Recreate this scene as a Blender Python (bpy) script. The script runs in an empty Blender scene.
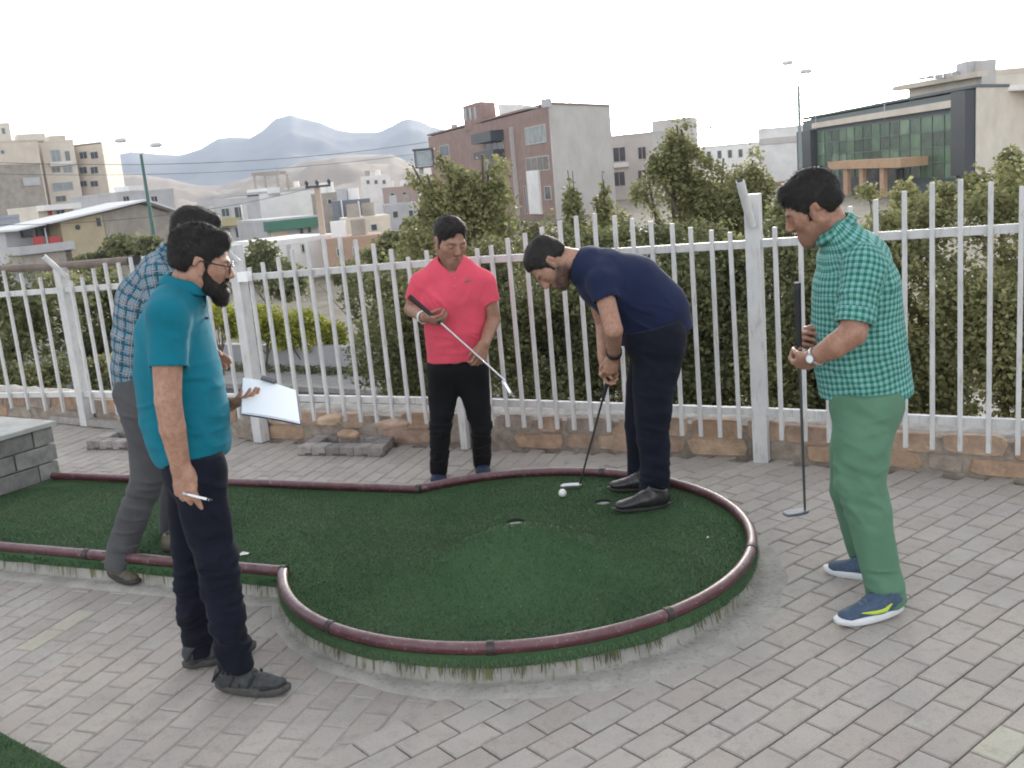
import bpy, math, random
import numpy as np
from mathutils import Vector, Matrix, noise as mnoise
from mathutils.geometry import delaunay_2d_cdt
R_ = math.radians
rng = np.random.default_rng(7)
random.seed(7)
SC = bpy.context.scene
COL = SC.collection

# ------------------------------------------------------------------ camera
CAM_H = 1.8
HAZE = 0.00030
FOC = 1000.0
ROLL = R_(5.0)
PITCH = math.atan((384 - 176) * math.cos(ROLL) / FOC)
F_ = np.array([0, math.cos(PITCH), -math.sin(PITCH)])
U0 = np.array([0, math.sin(PITCH), math.cos(PITCH)])
R0 = np.array([1.0, 0, 0])
RR = R0 * math.cos(ROLL) - U0 * math.sin(ROLL)
UU = R0 * math.sin(ROLL) + U0 * math.cos(ROLL)
EYE = np.array([0, 0, CAM_H])
cd = bpy.data.cameras.new('camera')
cam = bpy.data.objects.new('camera', cd)
COL.objects.link(cam)
cd.sensor_width = 36
cd.lens = 36 * FOC / 1024
cd.clip_start = 0.05
cd.clip_end = 20000
m = Matrix.Identity(4)
for i in range(3):
    m[i][0], m[i][1], m[i][2], m[i][3] = RR[i], UU[i], -F_[i], EYE[i]
cam.matrix_world = m
SC.camera = cam

# ------------------------------------------------------------------ light
SUN_AZ, SUN_EL = R_(13), R_(11)          # azimuth to the right of straight ahead, low behind thin cloud
w = bpy.data.worlds.new('World')
SC.world = w
w.use_nodes = True
nt = w.node_tree
nt.nodes.clear()
wo = nt.nodes.new('ShaderNodeOutputWorld')
bg = nt.nodes.new('ShaderNodeBackground')
sk = nt.nodes.new('ShaderNodeTexSky')
sk.sky_type = 'NISHITA'
sk.sun_disc = False
sk.sun_elevation = SUN_EL
sk.sun_rotation = SUN_AZ
sk.air_density = 1.0
sk.dust_density = 4.0
sk.ozone_density = 1.0
sk.altitude = 1200
hs = nt.nodes.new('ShaderNodeHueSaturation')     # thin even cloud takes the colour out of the sky
hs.inputs['Saturation'].default_value = 0.16
nt.links.new(sk.outputs[0], hs.inputs['Color'])
nt.links.new(hs.outputs[0], bg.inputs['Color'])
bg.inputs['Strength'].default_value = 0.12
nt.links.new(bg.outputs[0], wo.inputs[0])
sl = bpy.data.lights.new('sun', 'SUN')
sl.energy = 1.1
sl.angle = R_(11)
sl.color = (1.0, 0.9, 0.78)
sun = bpy.data.objects.new('sun', sl)
COL.objects.link(sun)
sd = Vector((math.sin(SUN_AZ) * math.cos(SUN_EL), math.cos(SUN_AZ) * math.cos(SUN_EL), math.sin(SUN_EL)))
sun.rotation_euler = (sd).to_track_quat('Z', 'Y').to_euler()
sun.location = (3, 8, 12)
SC.view_settings.view_transform = 'Standard'
SC.view_settings.look = 'None'
SC.view_settings.exposure = 2.42
SC.view_settings.gamma = 1.0
SC.render.engine = 'CYCLES'
SC.cycles.volume_bounces = 0
SC.cycles.max_bounces = 6
SC.cycles.filter_width = 1.9

# ------------------------------------------------------------------ back-projection of measured photo points
def ray(px, py):
    return F_ + RR * (px - 512) / FOC - UU * (py - 384) / FOC
def at(px, py, Y):
    d = ray(px, py)
    return EYE + d * (Y / d[1])
def gz(px, py, z=0.0):
    d = ray(px, py)
    return EYE + d * ((z - CAM_H) / d[2])
def proj(P):
    v = np.asarray(P, float) - EYE
    w_ = v @ F_
    return 512 + FOC * (v @ RR) / w_, 384 - FOC * (v @ UU) / w_
def onplane(px, py, A, B):
    "hit of the pixel ray with the vertical plane through A and B -> (distance along AB, z)"
    A = np.asarray(A, float)[:2]; B = np.asarray(B, float)[:2]
    t = (B - A) / np.linalg.norm(B - A)
    n = np.array([t[1], -t[0]])
    d = ray(px, py)
    k = (A @ n) / (d[:2] @ n)
    P = EYE + d * k
    return (P[:2] - A) @ t, P[2]

# ------------------------------------------------------------------ object helpers
def tag(o, label=None, cat=None, group=None, kind=None):
    if label: o['label'] = label
    if cat: o['category'] = cat
    if group: o['group'] = group
    if kind: o['kind'] = kind
    return o
def empty(name, loc, label=None, cat=None, group=None, rz=0.0):
    o = bpy.data.objects.new(name, None)
    COL.objects.link(o)
    o.location = tuple(float(v) for v in loc)
    o.rotation_euler[2] = rz
    o.empty_display_size = 0.1
    bpy.context.view_layer.update() if False else None
    return tag(o, label, cat, group)
def link(name, me, mat=None, parent=None, world=True):
    o = bpy.data.objects.new(name, me)
    COL.objects.link(o)
    if mat is not None and len(me.materials) == 0:
        me.materials.append(mat)
    if parent is not None:
        o.parent = parent
        if world:
            o.matrix_parent_inverse = pmat(parent).inverted()
    return o
def pmat(p):
    m_ = Matrix.LocRotScale(p.location, p.rotation_euler, p.scale)
    if p.parent is not None:
        m_ = pmat(p.parent) @ p.matrix_parent_inverse @ m_
    return m_
def npmesh(name, V, Fs, smooth=False):
    "V (n,3), Fs (m,k) with k 3 or 4"
    me = bpy.data.meshes.new(name)
    V = np.ascontiguousarray(V, dtype=np.float32)
    Fs = np.ascontiguousarray(Fs, dtype=np.int32)
    k = Fs.shape[1]
    me.vertices.add(len(V)); me.vertices.foreach_set('co', V.ravel())
    me.loops.add(Fs.size); me.loops.foreach_set('vertex_index', Fs.ravel())
    me.polygons.add(len(Fs))
    me.polygons.foreach_set('loop_start', np.arange(0, Fs.size, k, dtype=np.int32))
    me.polygons.foreach_set('loop_total', np.full(len(Fs), k, dtype=np.int32))
    if smooth:
        me.polygons.foreach_set('use_smooth', np.ones(len(Fs), dtype=bool))
    me.update(calc_edges=True)
    me.validate()
    return me
def fattr(me, name, arr):
    a = me.attributes.new(name, 'FLOAT', 'POINT')
    a.data.foreach_set('value', np.ascontiguousarray(arr, dtype=np.float32))
class MB:
    "collects simple shapes into one mesh"
    def __init__(s): s.v = []; s.f = []; s.sm = []
    def add(s, vs, fs, smooth=False):
        b = len(s.v)
        s.v += [tuple(float(c) for c in v) for v in vs]
        s.f += [tuple(i + b for i in f) for f in fs]
        s.sm += [smooth] * len(fs)
        return s
    def box(s, c, size, rz=0.0, M=None, bev=0.0):
        x, y, z = [q / 2 for q in size]
        if bev <= 0:
            P = [(-x,-y,-z),(x,-y,-z),(x,y,-z),(-x,y,-z),(-x,-y,z),(x,-y,z),(x,y,z),(-x,y,z)]
            fs = [(0,3,2,1),(4,5,6,7),(0,1,5,4),(1,2,6,5),(2,3,7,6),(3,0,4,7)]
        else:
            b = bev
            P = [(-x,-y,-z),(x,-y,-z),(x,y,-z),(-x,y,-z),(-x,-y,z-b),(x,-y,z-b),(x,y,z-b),(-x,y,z-b),
                 (-x+b,-y+b,z),(x-b,-y+b,z),(x-b,y-b,z),(-x+b,y-b,z)]
            fs = [(0,3,2,1),(0,1,5,4),(1,2,6,5),(2,3,7,6),(3,0,4,7),(4,5,9,8),(5,6,10,9),(6,7,11,10),(7,4,8,11),(8,9,10,11)]
        if M is None:
            ca, sa = math.cos(rz), math.sin(rz)
            P = [(c[0]+p[0]*ca-p[1]*sa, c[1]+p[0]*sa+p[1]*ca, c[2]+p[2]) for p in P]
        else:
            P = [tuple(M @ Vector(p)) for p in P]
        return s.add(P, fs)
    def tube(s, pts, r, n=8, caps=True, smooth=True):
        pts = [Vector([float(c) for c in p]) for p in pts]
        rs = r if hasattr(r, '__len__') else [r] * len(pts)
        up = None
        vs = []
        for i, p in enumerate(pts):
            t = (pts[min(i+1, len(pts)-1)] - pts[max(i-1, 0)]).normalized()
            if up is None:
                up = t.orthogonal().normalized()
            up = (up - t * up.dot(t)).normalized()
            sd_ = t.cross(up)
            for k in range(n):
                a = 2 * math.pi * k / n
                vs.append(p + (up * math.cos(a) + sd_ * math.sin(a)) * rs[i])
        fs = []
        for i in range(len(pts) - 1):
            for k in range(n):
                fs.append((i*n+k, i*n+(k+1) % n, (i+1)*n+(k+1) % n, (i+1)*n+k))
        b = len(s.v)
        s.add(vs, fs, smooth)
        if caps:
            m_ = len(pts) - 1
            s.add(vs[:n], [tuple(reversed(range(n)))])
            s.add(vs[m_*n:], [tuple(range(n))])
        return s
    def prism(s, poly, z0, z1):
        n = len(poly)
        a = sum(poly[i][0]*poly[(i+1) % n][1] - poly[(i+1) % n][0]*poly[i][1] for i in range(n))
        if a < 0: poly = list(reversed(poly))
        vs = [(p[0], p[1], z0) for p in poly] + [(p[0], p[1], z1) for p in poly]
        fs = [tuple(reversed(range(n))), tuple(range(n, 2*n))] + [(i, (i+1) % n, n+(i+1) % n, n+i) for i in range(n)]
        return s.add(vs, fs)
    def beam(s, a, b, wx, wy, side=None):
        "square bar from a to b"
        a = Vector([float(c) for c in a]); b = Vector([float(c) for c in b])
        t = (b - a).normalized()
        sd_ = Vector(side) if side is not None else (Vector((0, 0, 1)) if abs(t.z) < .9 else Vector((1, 0, 0)))
        sd_ = (sd_ - t * sd_.dot(t)).normalized()
        o = t.cross(sd_)
        vs = []
        for p in (a, b):
            for (i, j) in ((-1,-1),(1,-1),(1,1),(-1,1)):
                vs.append(p + sd_*i*wx/2 + o*j*wy/2)
        return s.add(vs, [(3,2,1,0),(4,5,6,7),(0,1,5,4),(1,2,6,5),(2,3,7,6),(3,0,4,7)])
    def mesh(s, name='mesh'):
        me = bpy.data.meshes.new(name)
        me.from_pydata(s.v, [], s.f)
        me.polygons.foreach_set('use_smooth', s.sm)
        me.update()
        return me
    def build(s, name, mat, parent=None):
        return link(name, s.mesh(name), mat, parent)

# ------------------------------------------------------------------ materials
def srgb(r, g, b):
    f = lambda c: (c/255/12.92) if c/255 <= .04045 else ((c/255+.055)/1.055)**2.4
    return (f(r), f(g), f(b))
class NT:
    def __init__(s, name):
        s.m = bpy.data.materials.new(name); s.m.use_nodes = True
        s.t = s.m.node_tree; s.t.nodes.clear()
        s.out = s.t.nodes.new('ShaderNodeOutputMaterial')
        s.p = s.t.nodes.new('ShaderNodeBsdfPrincipled')
        s.l(s.p.outputs[0], s.out.inputs[0])
    def n(s, ty, **kw):
        nd = s.t.nodes.new(ty)
        for k, v in kw.items(): setattr(nd, k, v)
        return nd
    def l(s, a, b): s.t.links.new(a, b)
    def co(s, scale=(1, 1, 1)):
        tc = s.n('ShaderNodeTexCoord'); mp = s.n('ShaderNodeMapping')
        mp.inputs['Scale'].default_value = scale
        s.l(tc.outputs['Object'], mp.inputs[0]); return mp.outputs[0]
    def noise(s, scale, detail=4, rough=.6, vec=None, stretch=(1, 1, 1)):
        nd = s.n('ShaderNodeTexNoise'); nd.inputs['Scale'].default_value = scale
        nd.inputs['Detail'].default_value = detail; nd.inputs['Roughness'].default_value = rough
        s.l(vec if vec is not None else s.co(stretch), nd.inputs['Vector']); return nd.outputs[0]
    def ramp(s, fac, stops, interp='LINEAR'):
        r = s.n('ShaderNodeValToRGB'); r.color_ramp.interpolation = interp
        el = r.color_ramp.elements
        while len(el) < len(stops): el.new(.5)
        for e, (p_, c) in zip(el, stops):
            e.position = p_; e.color = (*c, 1) if len(c) == 3 else c
        s.l(fac, r.inputs[0]); return r.outputs[0]
    def mix(s, fac, a, b, mode='MIX'):
        x = s.n('ShaderNodeMix', data_type='RGBA', blend_type=mode)
        for v, i in ((fac, 0), (a, 6), (b, 7)):
            if hasattr(v, 'links') or isinstance(v, bpy.types.NodeSocket): s.l(v, x.inputs[i])
            elif i == 0: x.inputs[0].default_value = v
            else: x.inputs[i].default_value = (*v, 1)
        return x.outputs[2]
    def math(s, op, a, b=None, c=None):
        x = s.n('ShaderNodeMath', operation=op)
        for i, v in enumerate((a, b, c)):
            if v is None: continue
            if isinstance(v, bpy.types.NodeSocket): s.l(v, x.inputs[i])
            else: x.inputs[i].default_value = v
        return x.outputs[0]
    def bump(s, h, strength=.3, dist=.01):
        b = s.n('ShaderNodeBump'); b.inputs['Strength'].default_value = strength
        b.inputs['Distance'].default_value = dist
        s.l(h, b.inputs['Height']); s.l(b.outputs[0], s.p.inputs['Normal'])
    def col(s, c):
        if isinstance(c, bpy.types.NodeSocket): s.l(c, s.p.inputs['Base Color'])
        else: s.p.inputs['Base Color'].default_value = (*c, 1)
    def set(s, **kw):
        for k, v in kw.items(): s.p.inputs[k.replace('_', ' ')].default_value = v
        return s
_MC = {}
def simple(name, c, rough=.7, metal=0.0, var=.25, scale=20, bump=0.0, bscale=None, orand=0.0, dirt=None, spec=.5, bdist=.01, stretch=(1,1,1)):
    if name in _MC: return _MC[name]
    k = NT(name)
    k.set(Roughness=rough, Metallic=metal); k.p.inputs['Specular IOR Level'].default_value = spec
    nz = k.noise(scale, 5, .65, stretch=stretch)
    lo = tuple(v*(1-var) for v in c); hi = tuple(min(1, v*(1+var)) for v in c)
    cc = k.ramp(nz, [(.3, lo), (.7, hi)])
    if orand > 0:
        oi = k.n('ShaderNodeObjectInfo'); at_ = k.n('ShaderNodeAttribute', attribute_name='rnd')
        rv = k.math('FRACT', k.math('ADD', oi.outputs['Random'], at_.outputs['Fac']))
        v = k.math('MULTIPLY_ADD', rv, 2*orand, 1-orand)
        cc = k.mix(1.0, cc, (1, 1, 1), 'MULTIPLY') if False else cc
        sc = k.n('ShaderNodeVectorMath', operation='SCALE'); k.l(cc, sc.inputs[0]); k.l(v, sc.inputs['Scale']); cc = sc.outputs[0]
    if dirt:
        dn = k.noise(dirt[1], 6, .7)
        f = k.ramp(dn, [(dirt[2], (0,0,0)), (min(1, dirt[2]+.12), (1,1,1))])
        cc = k.mix(f, cc, dirt[0])
    k.col(cc)
    if bump > 0: k.bump(k.noise(bscale or scale*4, 5, .7), bump, bdist)
    _MC[name] = k.m
    return k.m
# ================================================================== PAVEMENT AND PUTTING GREEN
FENCE_PX = [(-140, 407), (88, 425), (262, 441), (466, 448.5), (762, 461), (1110, 491)]
FP = [gz(x, y)[:2] for x, y in FENCE_PX]
FP.insert(0, FP[0] + (FP[0]-FP[1]) * 1.0)
FP.append(FP[-1] + (FP[-1]-FP[-2]) * 1.2)
def fence_y(x):
    for a, b in zip(FP[:-1], FP[1:]):
        if a[0] <= x <= b[0]:
            return a[1] + (b[1]-a[1]) * (x-a[0])/(b[0]-a[0])
    return FP[0][1] if x < FP[0][0] else FP[-1][1]

# ---- shape of the green: a disc with a lane leaving it to the left
CC = np.array([-0.045, 4.435]); CR = 1.075; ZR = 0.13
up1, up2 = gz(60, 476.5, ZR)[:2], gz(407, 489.5, ZR)[:2]
lo1, lo2 = gz(0, 547, ZR)[:2], gz(272, 571, ZR)[:2]
du = (up1-up2)/np.linalg.norm(up1-up2); dl = (lo1-lo2)/np.linalg.norm(lo1-lo2)
def circ_hit(p, d):
    "where the line p + t d leaves the circle on the left side"
    q = p - CC; b = q @ d; c = q @ q - CR*CR
    return p + d * (-b + math.sqrt(max(b*b-c, 0)))
uH, lH = circ_hit(up2, du), circ_hit(lo2, dl)
WC0 = gz(62, 478, .10)[:2]; WD = gz(0, 499, .10)[:2]-WC0; WD /= np.linalg.norm(WD)      # block wall face closes the lane
_t = np.linalg.solve(np.array([dl, -WD]).T, WC0-lH); lE = lH + dl*float(np.clip(_t[0], 1.5, 6)) ; WLEN = float(_t[1])+.3
_t = np.linalg.solve(np.array([du, -WD]).T, WC0-uH); uE = uH + du*float(_t[0])
print('LANE', lE, uE, WLEN)
a_u = math.atan2(*(uH-CC)[::-1]); a_l = math.atan2(*(lH-CC)[::-1])
if a_l < 0: a_l += 2*math.pi
if a_u < 0: a_u += 2*math.pi
def arc(r, a0, a1, n): return [CC + r*np.array([math.cos(a0+(a1-a0)*i/n), math.sin(a0+(a1-a0)*i/n)]) for i in range(n+1)]
# counter-clockwise: lower lane end -> lower corner -> round the disc -> upper corner -> upper lane end
arc_pts = arc(CR, a_l, a_u + 2*math.pi, 96)
lane_lo = [lE + (lH-lE)*i/24 for i in range(24)]
lane_up = [uH + (uE-uH)*(i+1)/24 for i in range(24)]
SHAPE = np.array(lane_lo + arc_pts + lane_up)
def offset(P, o, closed=True):
    n = len(P); out = []
    ov = o if hasattr(o, '__len__') else [o]*n
    for i in range(n):
        a = P[i-1]; b = P[i]; c = P[(i+1) % n]
        n1 = np.array([(b-a)[1], -(b-a)[0]]); n2 = np.array([(c-b)[1], -(c-b)[0]])
        n1 /= np.linalg.norm(n1)+1e-9; n2 /= np.linalg.norm(n2)+1e-9
        nn = n1+n2; nn /= max(np.linalg.norm(nn), 1e-6)
        k = 1/max(.6, nn @ n1)
        out.append(b + nn*ov[i]*k)
    return np.array(out)
def inside(P, x, y):
    x = np.asarray(x); y = np.asarray(y); r = np.zeros(x.shape, bool)
    for i in range(len(P)):
        x0, y0 = P[i-1]; x1, y1 = P[i]
        c = ((y0 > y) != (y1 > y)) & (x < (x1-x0)*(y-y0)/(y1-y0+1e-12)+x0)
        r ^= c
    return r
HOLES = [(gz(515.5, 522.5, .317)[:2], .043), (gz(603, 499.5, .12)[:2], .043)]
HUMP = HOLES[0][0] + np.array([0.0, -.05])
TZ = 0.112
def turf_z(x, y):
    d2 = ((x-HUMP[0])/.44)**2 + ((y-HUMP[1])/.34)**2
    z = TZ + .215*np.exp(-d2*1.2)
    z = z + .006*np.sin(3.1*x+1.0)*np.sin(2.3*y)
    return z

# ---- paving base
pav = MB()
poly = [(FP[0][0], -4), (FP[-1][0], -4)] + [tuple(p) for p in reversed(FP)]
pav.prism(poly, -.35, -.012)
pavement = pav.build('pavement', simple('joint_sand', (.30, .28, .255), .95, var=.2, scale=30))
tag(pavement, kind='structure')
pk = NT('paver_concrete')
def paver_mat(name, base, warm):
    k = NT(name)
    k.set(Roughness=.85)
    oi = k.n('ShaderNodeObjectInfo'); at_ = k.n('ShaderNodeAttribute', attribute_name='rnd')
    rv = k.math('FRACT', k.math('ADD', oi.outputs['Random'], at_.outputs['Fac']))
    b = base
    tint = k.ramp(rv, [(0, tuple(v*.90 for v in b)), (.12, (b[0]*.98, b[1]*.945, b[2]*.94)), (.5, b), (.8, (b[0]*1.0, b[1]*1.01, b[2]*1.02)), (1, tuple(min(1, v*1.07) for v in b))])
    gm = k.n('ShaderNodeNewGeometry')
    nz = k.noise(2.2, 4, .6, vec=gm.outputs['Position'])
    big = k.ramp(nz, [(.3, (.88, .88, .89)), (.7, (1.07, 1.06, 1.05))])
    fn = k.noise(260, 3, .8, vec=gm.outputs['Position'])
    sp = k.ramp(fn, [(.3, (.72, .72, .72)), (.52, (1, 1, 1)), (.75, (1.18, 1.18, 1.16))])
    st = k.noise(17, 5, .7, vec=gm.outputs['Position'])
    stn = k.ramp(st, [(.36, (.84, .83, .82)), (.48, (1, 1, 1))])
    c = k.mix(1.0, tint, big, 'MULTIPLY'); c = k.mix(1.0, c, sp, 'MULTIPLY'); c = k.mix(.8, c, stn, 'MULTIPLY')
    k.col(c); k.bump(k.noise(180, 4, .7, vec=gm.outputs['Position']), .45, .004)
    return k.m
M_PAV = paver_mat('paver_grey', (.374, .343, .308), 0)
M_PAVY = paver_mat('paver_yellow', (.43, .41, .335), 1)
PL, PW, GAP = .196, .112, .006
def paver_mesh():
    b = MB(); b.box((0, 0, -.02), (PL-GAP, PW-GAP, .04), bev=.005); return b.mesh('paver')
pm = paver_mesh(); pm.materials.append(M_PAV)
pmy = pm.copy(); pmy.materials.clear(); pmy.materials.append(M_PAVY)
ANG_R, ANG_L = R_(38.5), R_(70)
seamA, seamB = gz(300, 767)[:2], gz(392, 722)[:2]
sdir = np.array([math.cos(ANG_R), math.sin(ANG_R)]); sn = np.array([-sdir[1], sdir[0]])
def field(ang, org, keep):
    out = []
    ca, sa = math.cos(ang), math.sin(ang)
    for j in range(-110, 111):
        v = (j+.5)*PW
        for i in range(-60, 61):
            u = i*PL + (PL/2 if j % 2 else 0) + .013*math.sin(j*12.9898)
            x = org[0]+u*ca-v*sa; y = org[1]+u*sa+v*ca
            if not (-5.6 < x < 3.9 and .9 < y < fence_y(x)+.03): continue
            if not keep(x, y): continue
            out.append((x, y, ang))
    return out
inner = offset(SHAPE, -.10)
def left_zone(x, y, m_=0.0):
    s_ = (np.array([x, y])-seamA) @ sn
    return (s_ > -m_ and (x < -.35+m_ if y > 3.0 else True)) if y < 4.6 else x < .25+m_
cells = field(ANG_R, seamA, lambda x, y: not left_zone(x, y)) + field(ANG_L, (0, 3.0), lambda x, y: left_zone(x, y, .13))
cells = np.array(cells)
ins = inside(inner, cells[:, 0], cells[:, 1])
cells = cells[~ins]
pxy = np.array([proj((c[0], c[1], 0)) for c in cells])
vis = (pxy[:, 0] > -10) & (pxy[:, 0] < 1034) & (pxy[:, 1] < 780) & (pxy[:, 1] > 0)
dist = np.hypot(cells[:, 0], cells[:, 1])
order = np.argsort(np.where(vis, dist, 99))
yel = [gz(x, y)[:2] for x, y in ((18, 625), (50, 612), (45, 637), (992, 738), (1010, 765), (60, 622), (300, 455))]
nearset = set(order[:298].tolist())
V, Fc, rn = [], [], []
pv = np.array([v.co[:] for v in pm.vertices]); pf = [tuple(p.vertices) for p in pm.polygons]
yobjs = 0
for idx, (x, y, a) in enumerate(cells):
    tz = random.uniform(-.0022, .0022)-(.007 if a == ANG_L else 0); rx, ry = random.gauss(0, .006), random.gauss(0, .006); a2 = a+random.gauss(0, .012)
    isy = any(math.hypot(x-q[0], y-q[1]) < .062 for q in yel)
    if idx in nearset or isy and vis[idx]:
        o = bpy.data.objects.new('paver', pmy if isy else pm); COL.objects.link(o)
        o.location = (x, y, tz); o.rotation_euler = (rx, ry, a2); o.parent = pavement
    else:
        Mx = Matrix.LocRotScale((x, y, tz), Matrix.Rotation(a2, 3, 'Z').to_euler(), None)
        R3 = np.array(Mx)[:3, :3]
        vv = pv @ R3.T + np.array([x, y, tz]); vv[:, 2] += (pv[:, 0]*ry - pv[:, 1]*rx)
        b = len(V)*len(pv)
        V.append(vv); Fc += [tuple(i+b for i in f) for f in pf]; rn += [random.random()]*len(pv)
me = bpy.data.meshes.new('paver_field'); me.from_pydata(np.concatenate(V).tolist(), [], Fc); me.update()
fattr(me, 'rnd', rn)
tag(link('paver_field', me, M_PAV, pavement), kind='stuff')

# ---- the green itself
green = empty('putting_green', (CC[0], CC[1], 0), 'round raised mini golf green with a lane running left and a maroon pipe edging', 'mini golf green')
# apron and plinth
rough_c = NT('cement_screed'); rough_c.set(Roughness=.9)
gm = rough_c.n('ShaderNodeNewGeometry'); P_ = gm.outputs['Position']
c1 = rough_c.ramp(rough_c.noise(7, 6, .65, vec=P_), [(.3, (.225, .213, .19)), (.7, (.37, .352, .325))])
mps = rough_c.n('ShaderNodeMapping'); mps.inputs['Scale'].default_value = (1, 1, .06); rough_c.l(P_, mps.inputs[0])
strk = rough_c.noise(46, 2, .5, vec=mps.outputs[0])
sx = rough_c.n('ShaderNodeSeparateXYZ'); rough_c.l(P_, sx.inputs[0])
zf = rough_c.ramp(sx.outputs['Z'], [(.0, (0, 0, 0)), (.02, (1, 1, 1))])
sf = rough_c.math('MULTIPLY', rough_c.ramp(strk, [(.54, (0, 0, 0)), (.64, (1, 1, 1))]), zf)
c1 = rough_c.mix(sf, c1, (.13, .13, .06))
rough_c.col(c1); rough_c.bump(rough_c.noise(60, 5, .7, vec=P_), .5, .006)
n_sh = len(SHAPE)
def ap_w(i):
    p = SHAPE[i]
    if i < 24: return .06
    if i >= 24+97: return .03
    a = math.atan2(p[1]-CC[1], p[0]-CC[0])          # -pi..pi
    wgt = math.exp(-((a+R_(55))/R_(62))**2)
    k = min(1, (i-24)/14)
    return .03 + .115*wgt*k + .025*mnoise.noise(Vector((p[0]*5, p[1]*5, 0)))*k
wd = [ap_w(i) for i in range(n_sh)]
rings = [(offset(SHAPE, .010), .072), (offset(SHAPE, .016), .012), (offset(SHAPE, [.024+.15*(w_-.03) for w_ in wd]), .009), (offset(SHAPE, [.022+w_ for w_ in wd]), .006), (offset(SHAPE, [.035+w_ for w_ in wd]), -.01)]
V = []; Fq = []
for P2, z in rings:
    for i, p in enumerate(P2): V.append((p[0], p[1], z + (.003*mnoise.noise(Vector((p[0]*9, p[1]*9, z*50))) if z > .005 else 0)))
for r in range(len(rings)-1):
    for i in range(n_sh):
        j = (i+1) % n_sh
        Fq.append((r*n_sh+i, (r+1)*n_sh+i, (r+1)*n_sh+j, r*n_sh+j))
me = npmesh('cement_apron', np.array(V), np.array(Fq), True)
link('cement_apron', me, rough_c.m, green)
# turf
M_TURF = NT('turf'); M_TURF.set(Roughness=.9); M_TURF.p.inputs['Specular IOR Level'].default_value = .12
gm = M_TURF.n('ShaderNodeNewGeometry'); P_ = gm.outputs['Position']
t1 = M_TURF.ramp(M_TURF.noise(2.6, 5, .6, vec=P_), [(.3, (.040, .084, .038)), (.7, (.056, .108, .050))])
t2 = M_TURF.ramp(M_TURF.noise(150, 3, .8, vec=P_), [(.3, (.75, .75, .75)), (.55, (1, 1, 1)), (.8, (1.2, 1.2, 1.15))])
t1 = M_TURF.mix(1.0, t1, t2, 'MULTIPLY'); ds = M_TURF.ramp(M_TURF.noise(1.1, 6, .75, vec=P_), [(.50, (0, 0, 0)), (.70, (1, 1, 1))]); t1 = M_TURF.mix(M_TURF.math('MULTIPLY', ds, .35), t1, (.12, .135, .085)); M_TURF.col(t1); M_TURF.bump(M_TURF.noise(220, 3, .8, vec=P_), .35, .003)
edge = offset(SHAPE, .008)
pts = [Vector(p) for p in edge]; edges = [(i, (i+1) % n_sh) for i in range(n_sh)]
for hc, hr in HOLES:
    b = len(pts)
    for k in range(20):
        pts.append(Vector((hc[0]+hr*math.cos(k*math.pi/10), hc[1]+hr*math.sin(k*math.pi/10))))
        edges.append((b+k, b+(k+1) % 20))
gx, gy = np.meshgrid(np.arange(-5.0, 1.2, .033), np.arange(3.2, 6.4, .033))
gx = gx.ravel() + rng.uniform(-.004, .004, gx.size); gy = gy.ravel() + rng.uniform(-.004, .004, gy.size)
ok = inside(offset(SHAPE, -.01), gx, gy)
for hc, hr in HOLES: ok &= np.hypot(gx-hc[0], gy-hc[1]) > hr+.01
for x, y in zip(gx[ok], gy[ok]): pts.append(Vector((x, y)))
ov, oe, of, *_ = delaunay_2d_cdt(pts, edges, [], 0, 1e-6)
ov = np.array([tuple(v) for v in ov]); tris = np.array([f for f in of if len(f) == 3])
cen = ov[tris].mean(1); keep = inside(edge, cen[:, 0], cen[:, 1])
for hc, hr in HOLES: keep &= np.hypot(cen[:, 0]-hc[0], cen[:, 1]-hc[1]) > hr*.985
tris = tris[keep]
V3 = np.c_[ov, turf_z(ov[:, 0], ov[:, 1])]
# skirt hanging over the edge
sk1 = offset(SHAPE, .022); base = len(V3)
V3 = np.r_[V3, np.c_[edge, turf_z(edge[:, 0], edge[:, 1])], np.c_[sk1, np.full(n_sh, TZ-.012)], np.c_[sk1+0, [TZ-.047+.010*mnoise.noise(Vector((p[0]*12, p[1]*12, 1))) for p in sk1]]]
sq = []
for r in (0, 1):
    for i in range(n_sh):
        j = (i+1) % n_sh; a, b_, c_, d_ = base+r*n_sh+i, base+(r+1)*n_sh+i, base+(r+1)*n_sh+j, base+r*n_sh+j
        sq += [(a, b_, c_), (a, c_, d_)]
me = npmesh('turf_carpet', V3, np.r_[tris, np.array(sq)], True)
link('turf_carpet', me, M_TURF.m, green)
# pile: short fibres
def fibres(P2, zf_, L, Wd, tilt=.5):
    n = len(P2); a = rng.uniform(0, 6.283, n); l = L*rng.uniform(.6, 1.2, n)
    dx, dy = np.cos(a)*Wd/2, np.sin(a)*Wd/2
    lx, ly = rng.normal(0, tilt*L, n), rng.normal(0, tilt*L, n)
    z = zf_(P2[:, 0], P2[:, 1])
    A = np.c_[P2[:, 0]-dx, P2[:, 1]-dy, z-.001]; B = np.c_[P2[:, 0]+dx, P2[:, 1]+dy, z-.001]; C_ = np.c_[P2[:, 0]+lx, P2[:, 1]+ly, z+l]
    return np.stack([A, B, C_], 1).reshape(-1, 3)
N = 190000
u = rng.uniform(0, 1, (N*2, 2)); Px = -3.6+4.8*u[:, 0]; Py = 3.3+2.9*u[:, 1]
ok = inside(offset(SHAPE, .004), Px, Py)
for hc, hr in HOLES: ok &= np.hypot(Px-hc[0], Py-hc[1]) > hr+.002
FV = fibres(np.c_[Px[ok], Py[ok]], turf_z, .0085, .0034)
edge_i = rng.integers(0, n_sh, 9000); tt = rng.uniform(0, 1, (9000, 1))
eo = offset(SHAPE, .023); ep = eo[edge_i]*(1-tt)+eo[(edge_i+1) % n_sh]*tt
nrm = (ep-CC); nrm /= np.linalg.norm(nrm, axis=1)[:, None]
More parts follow.
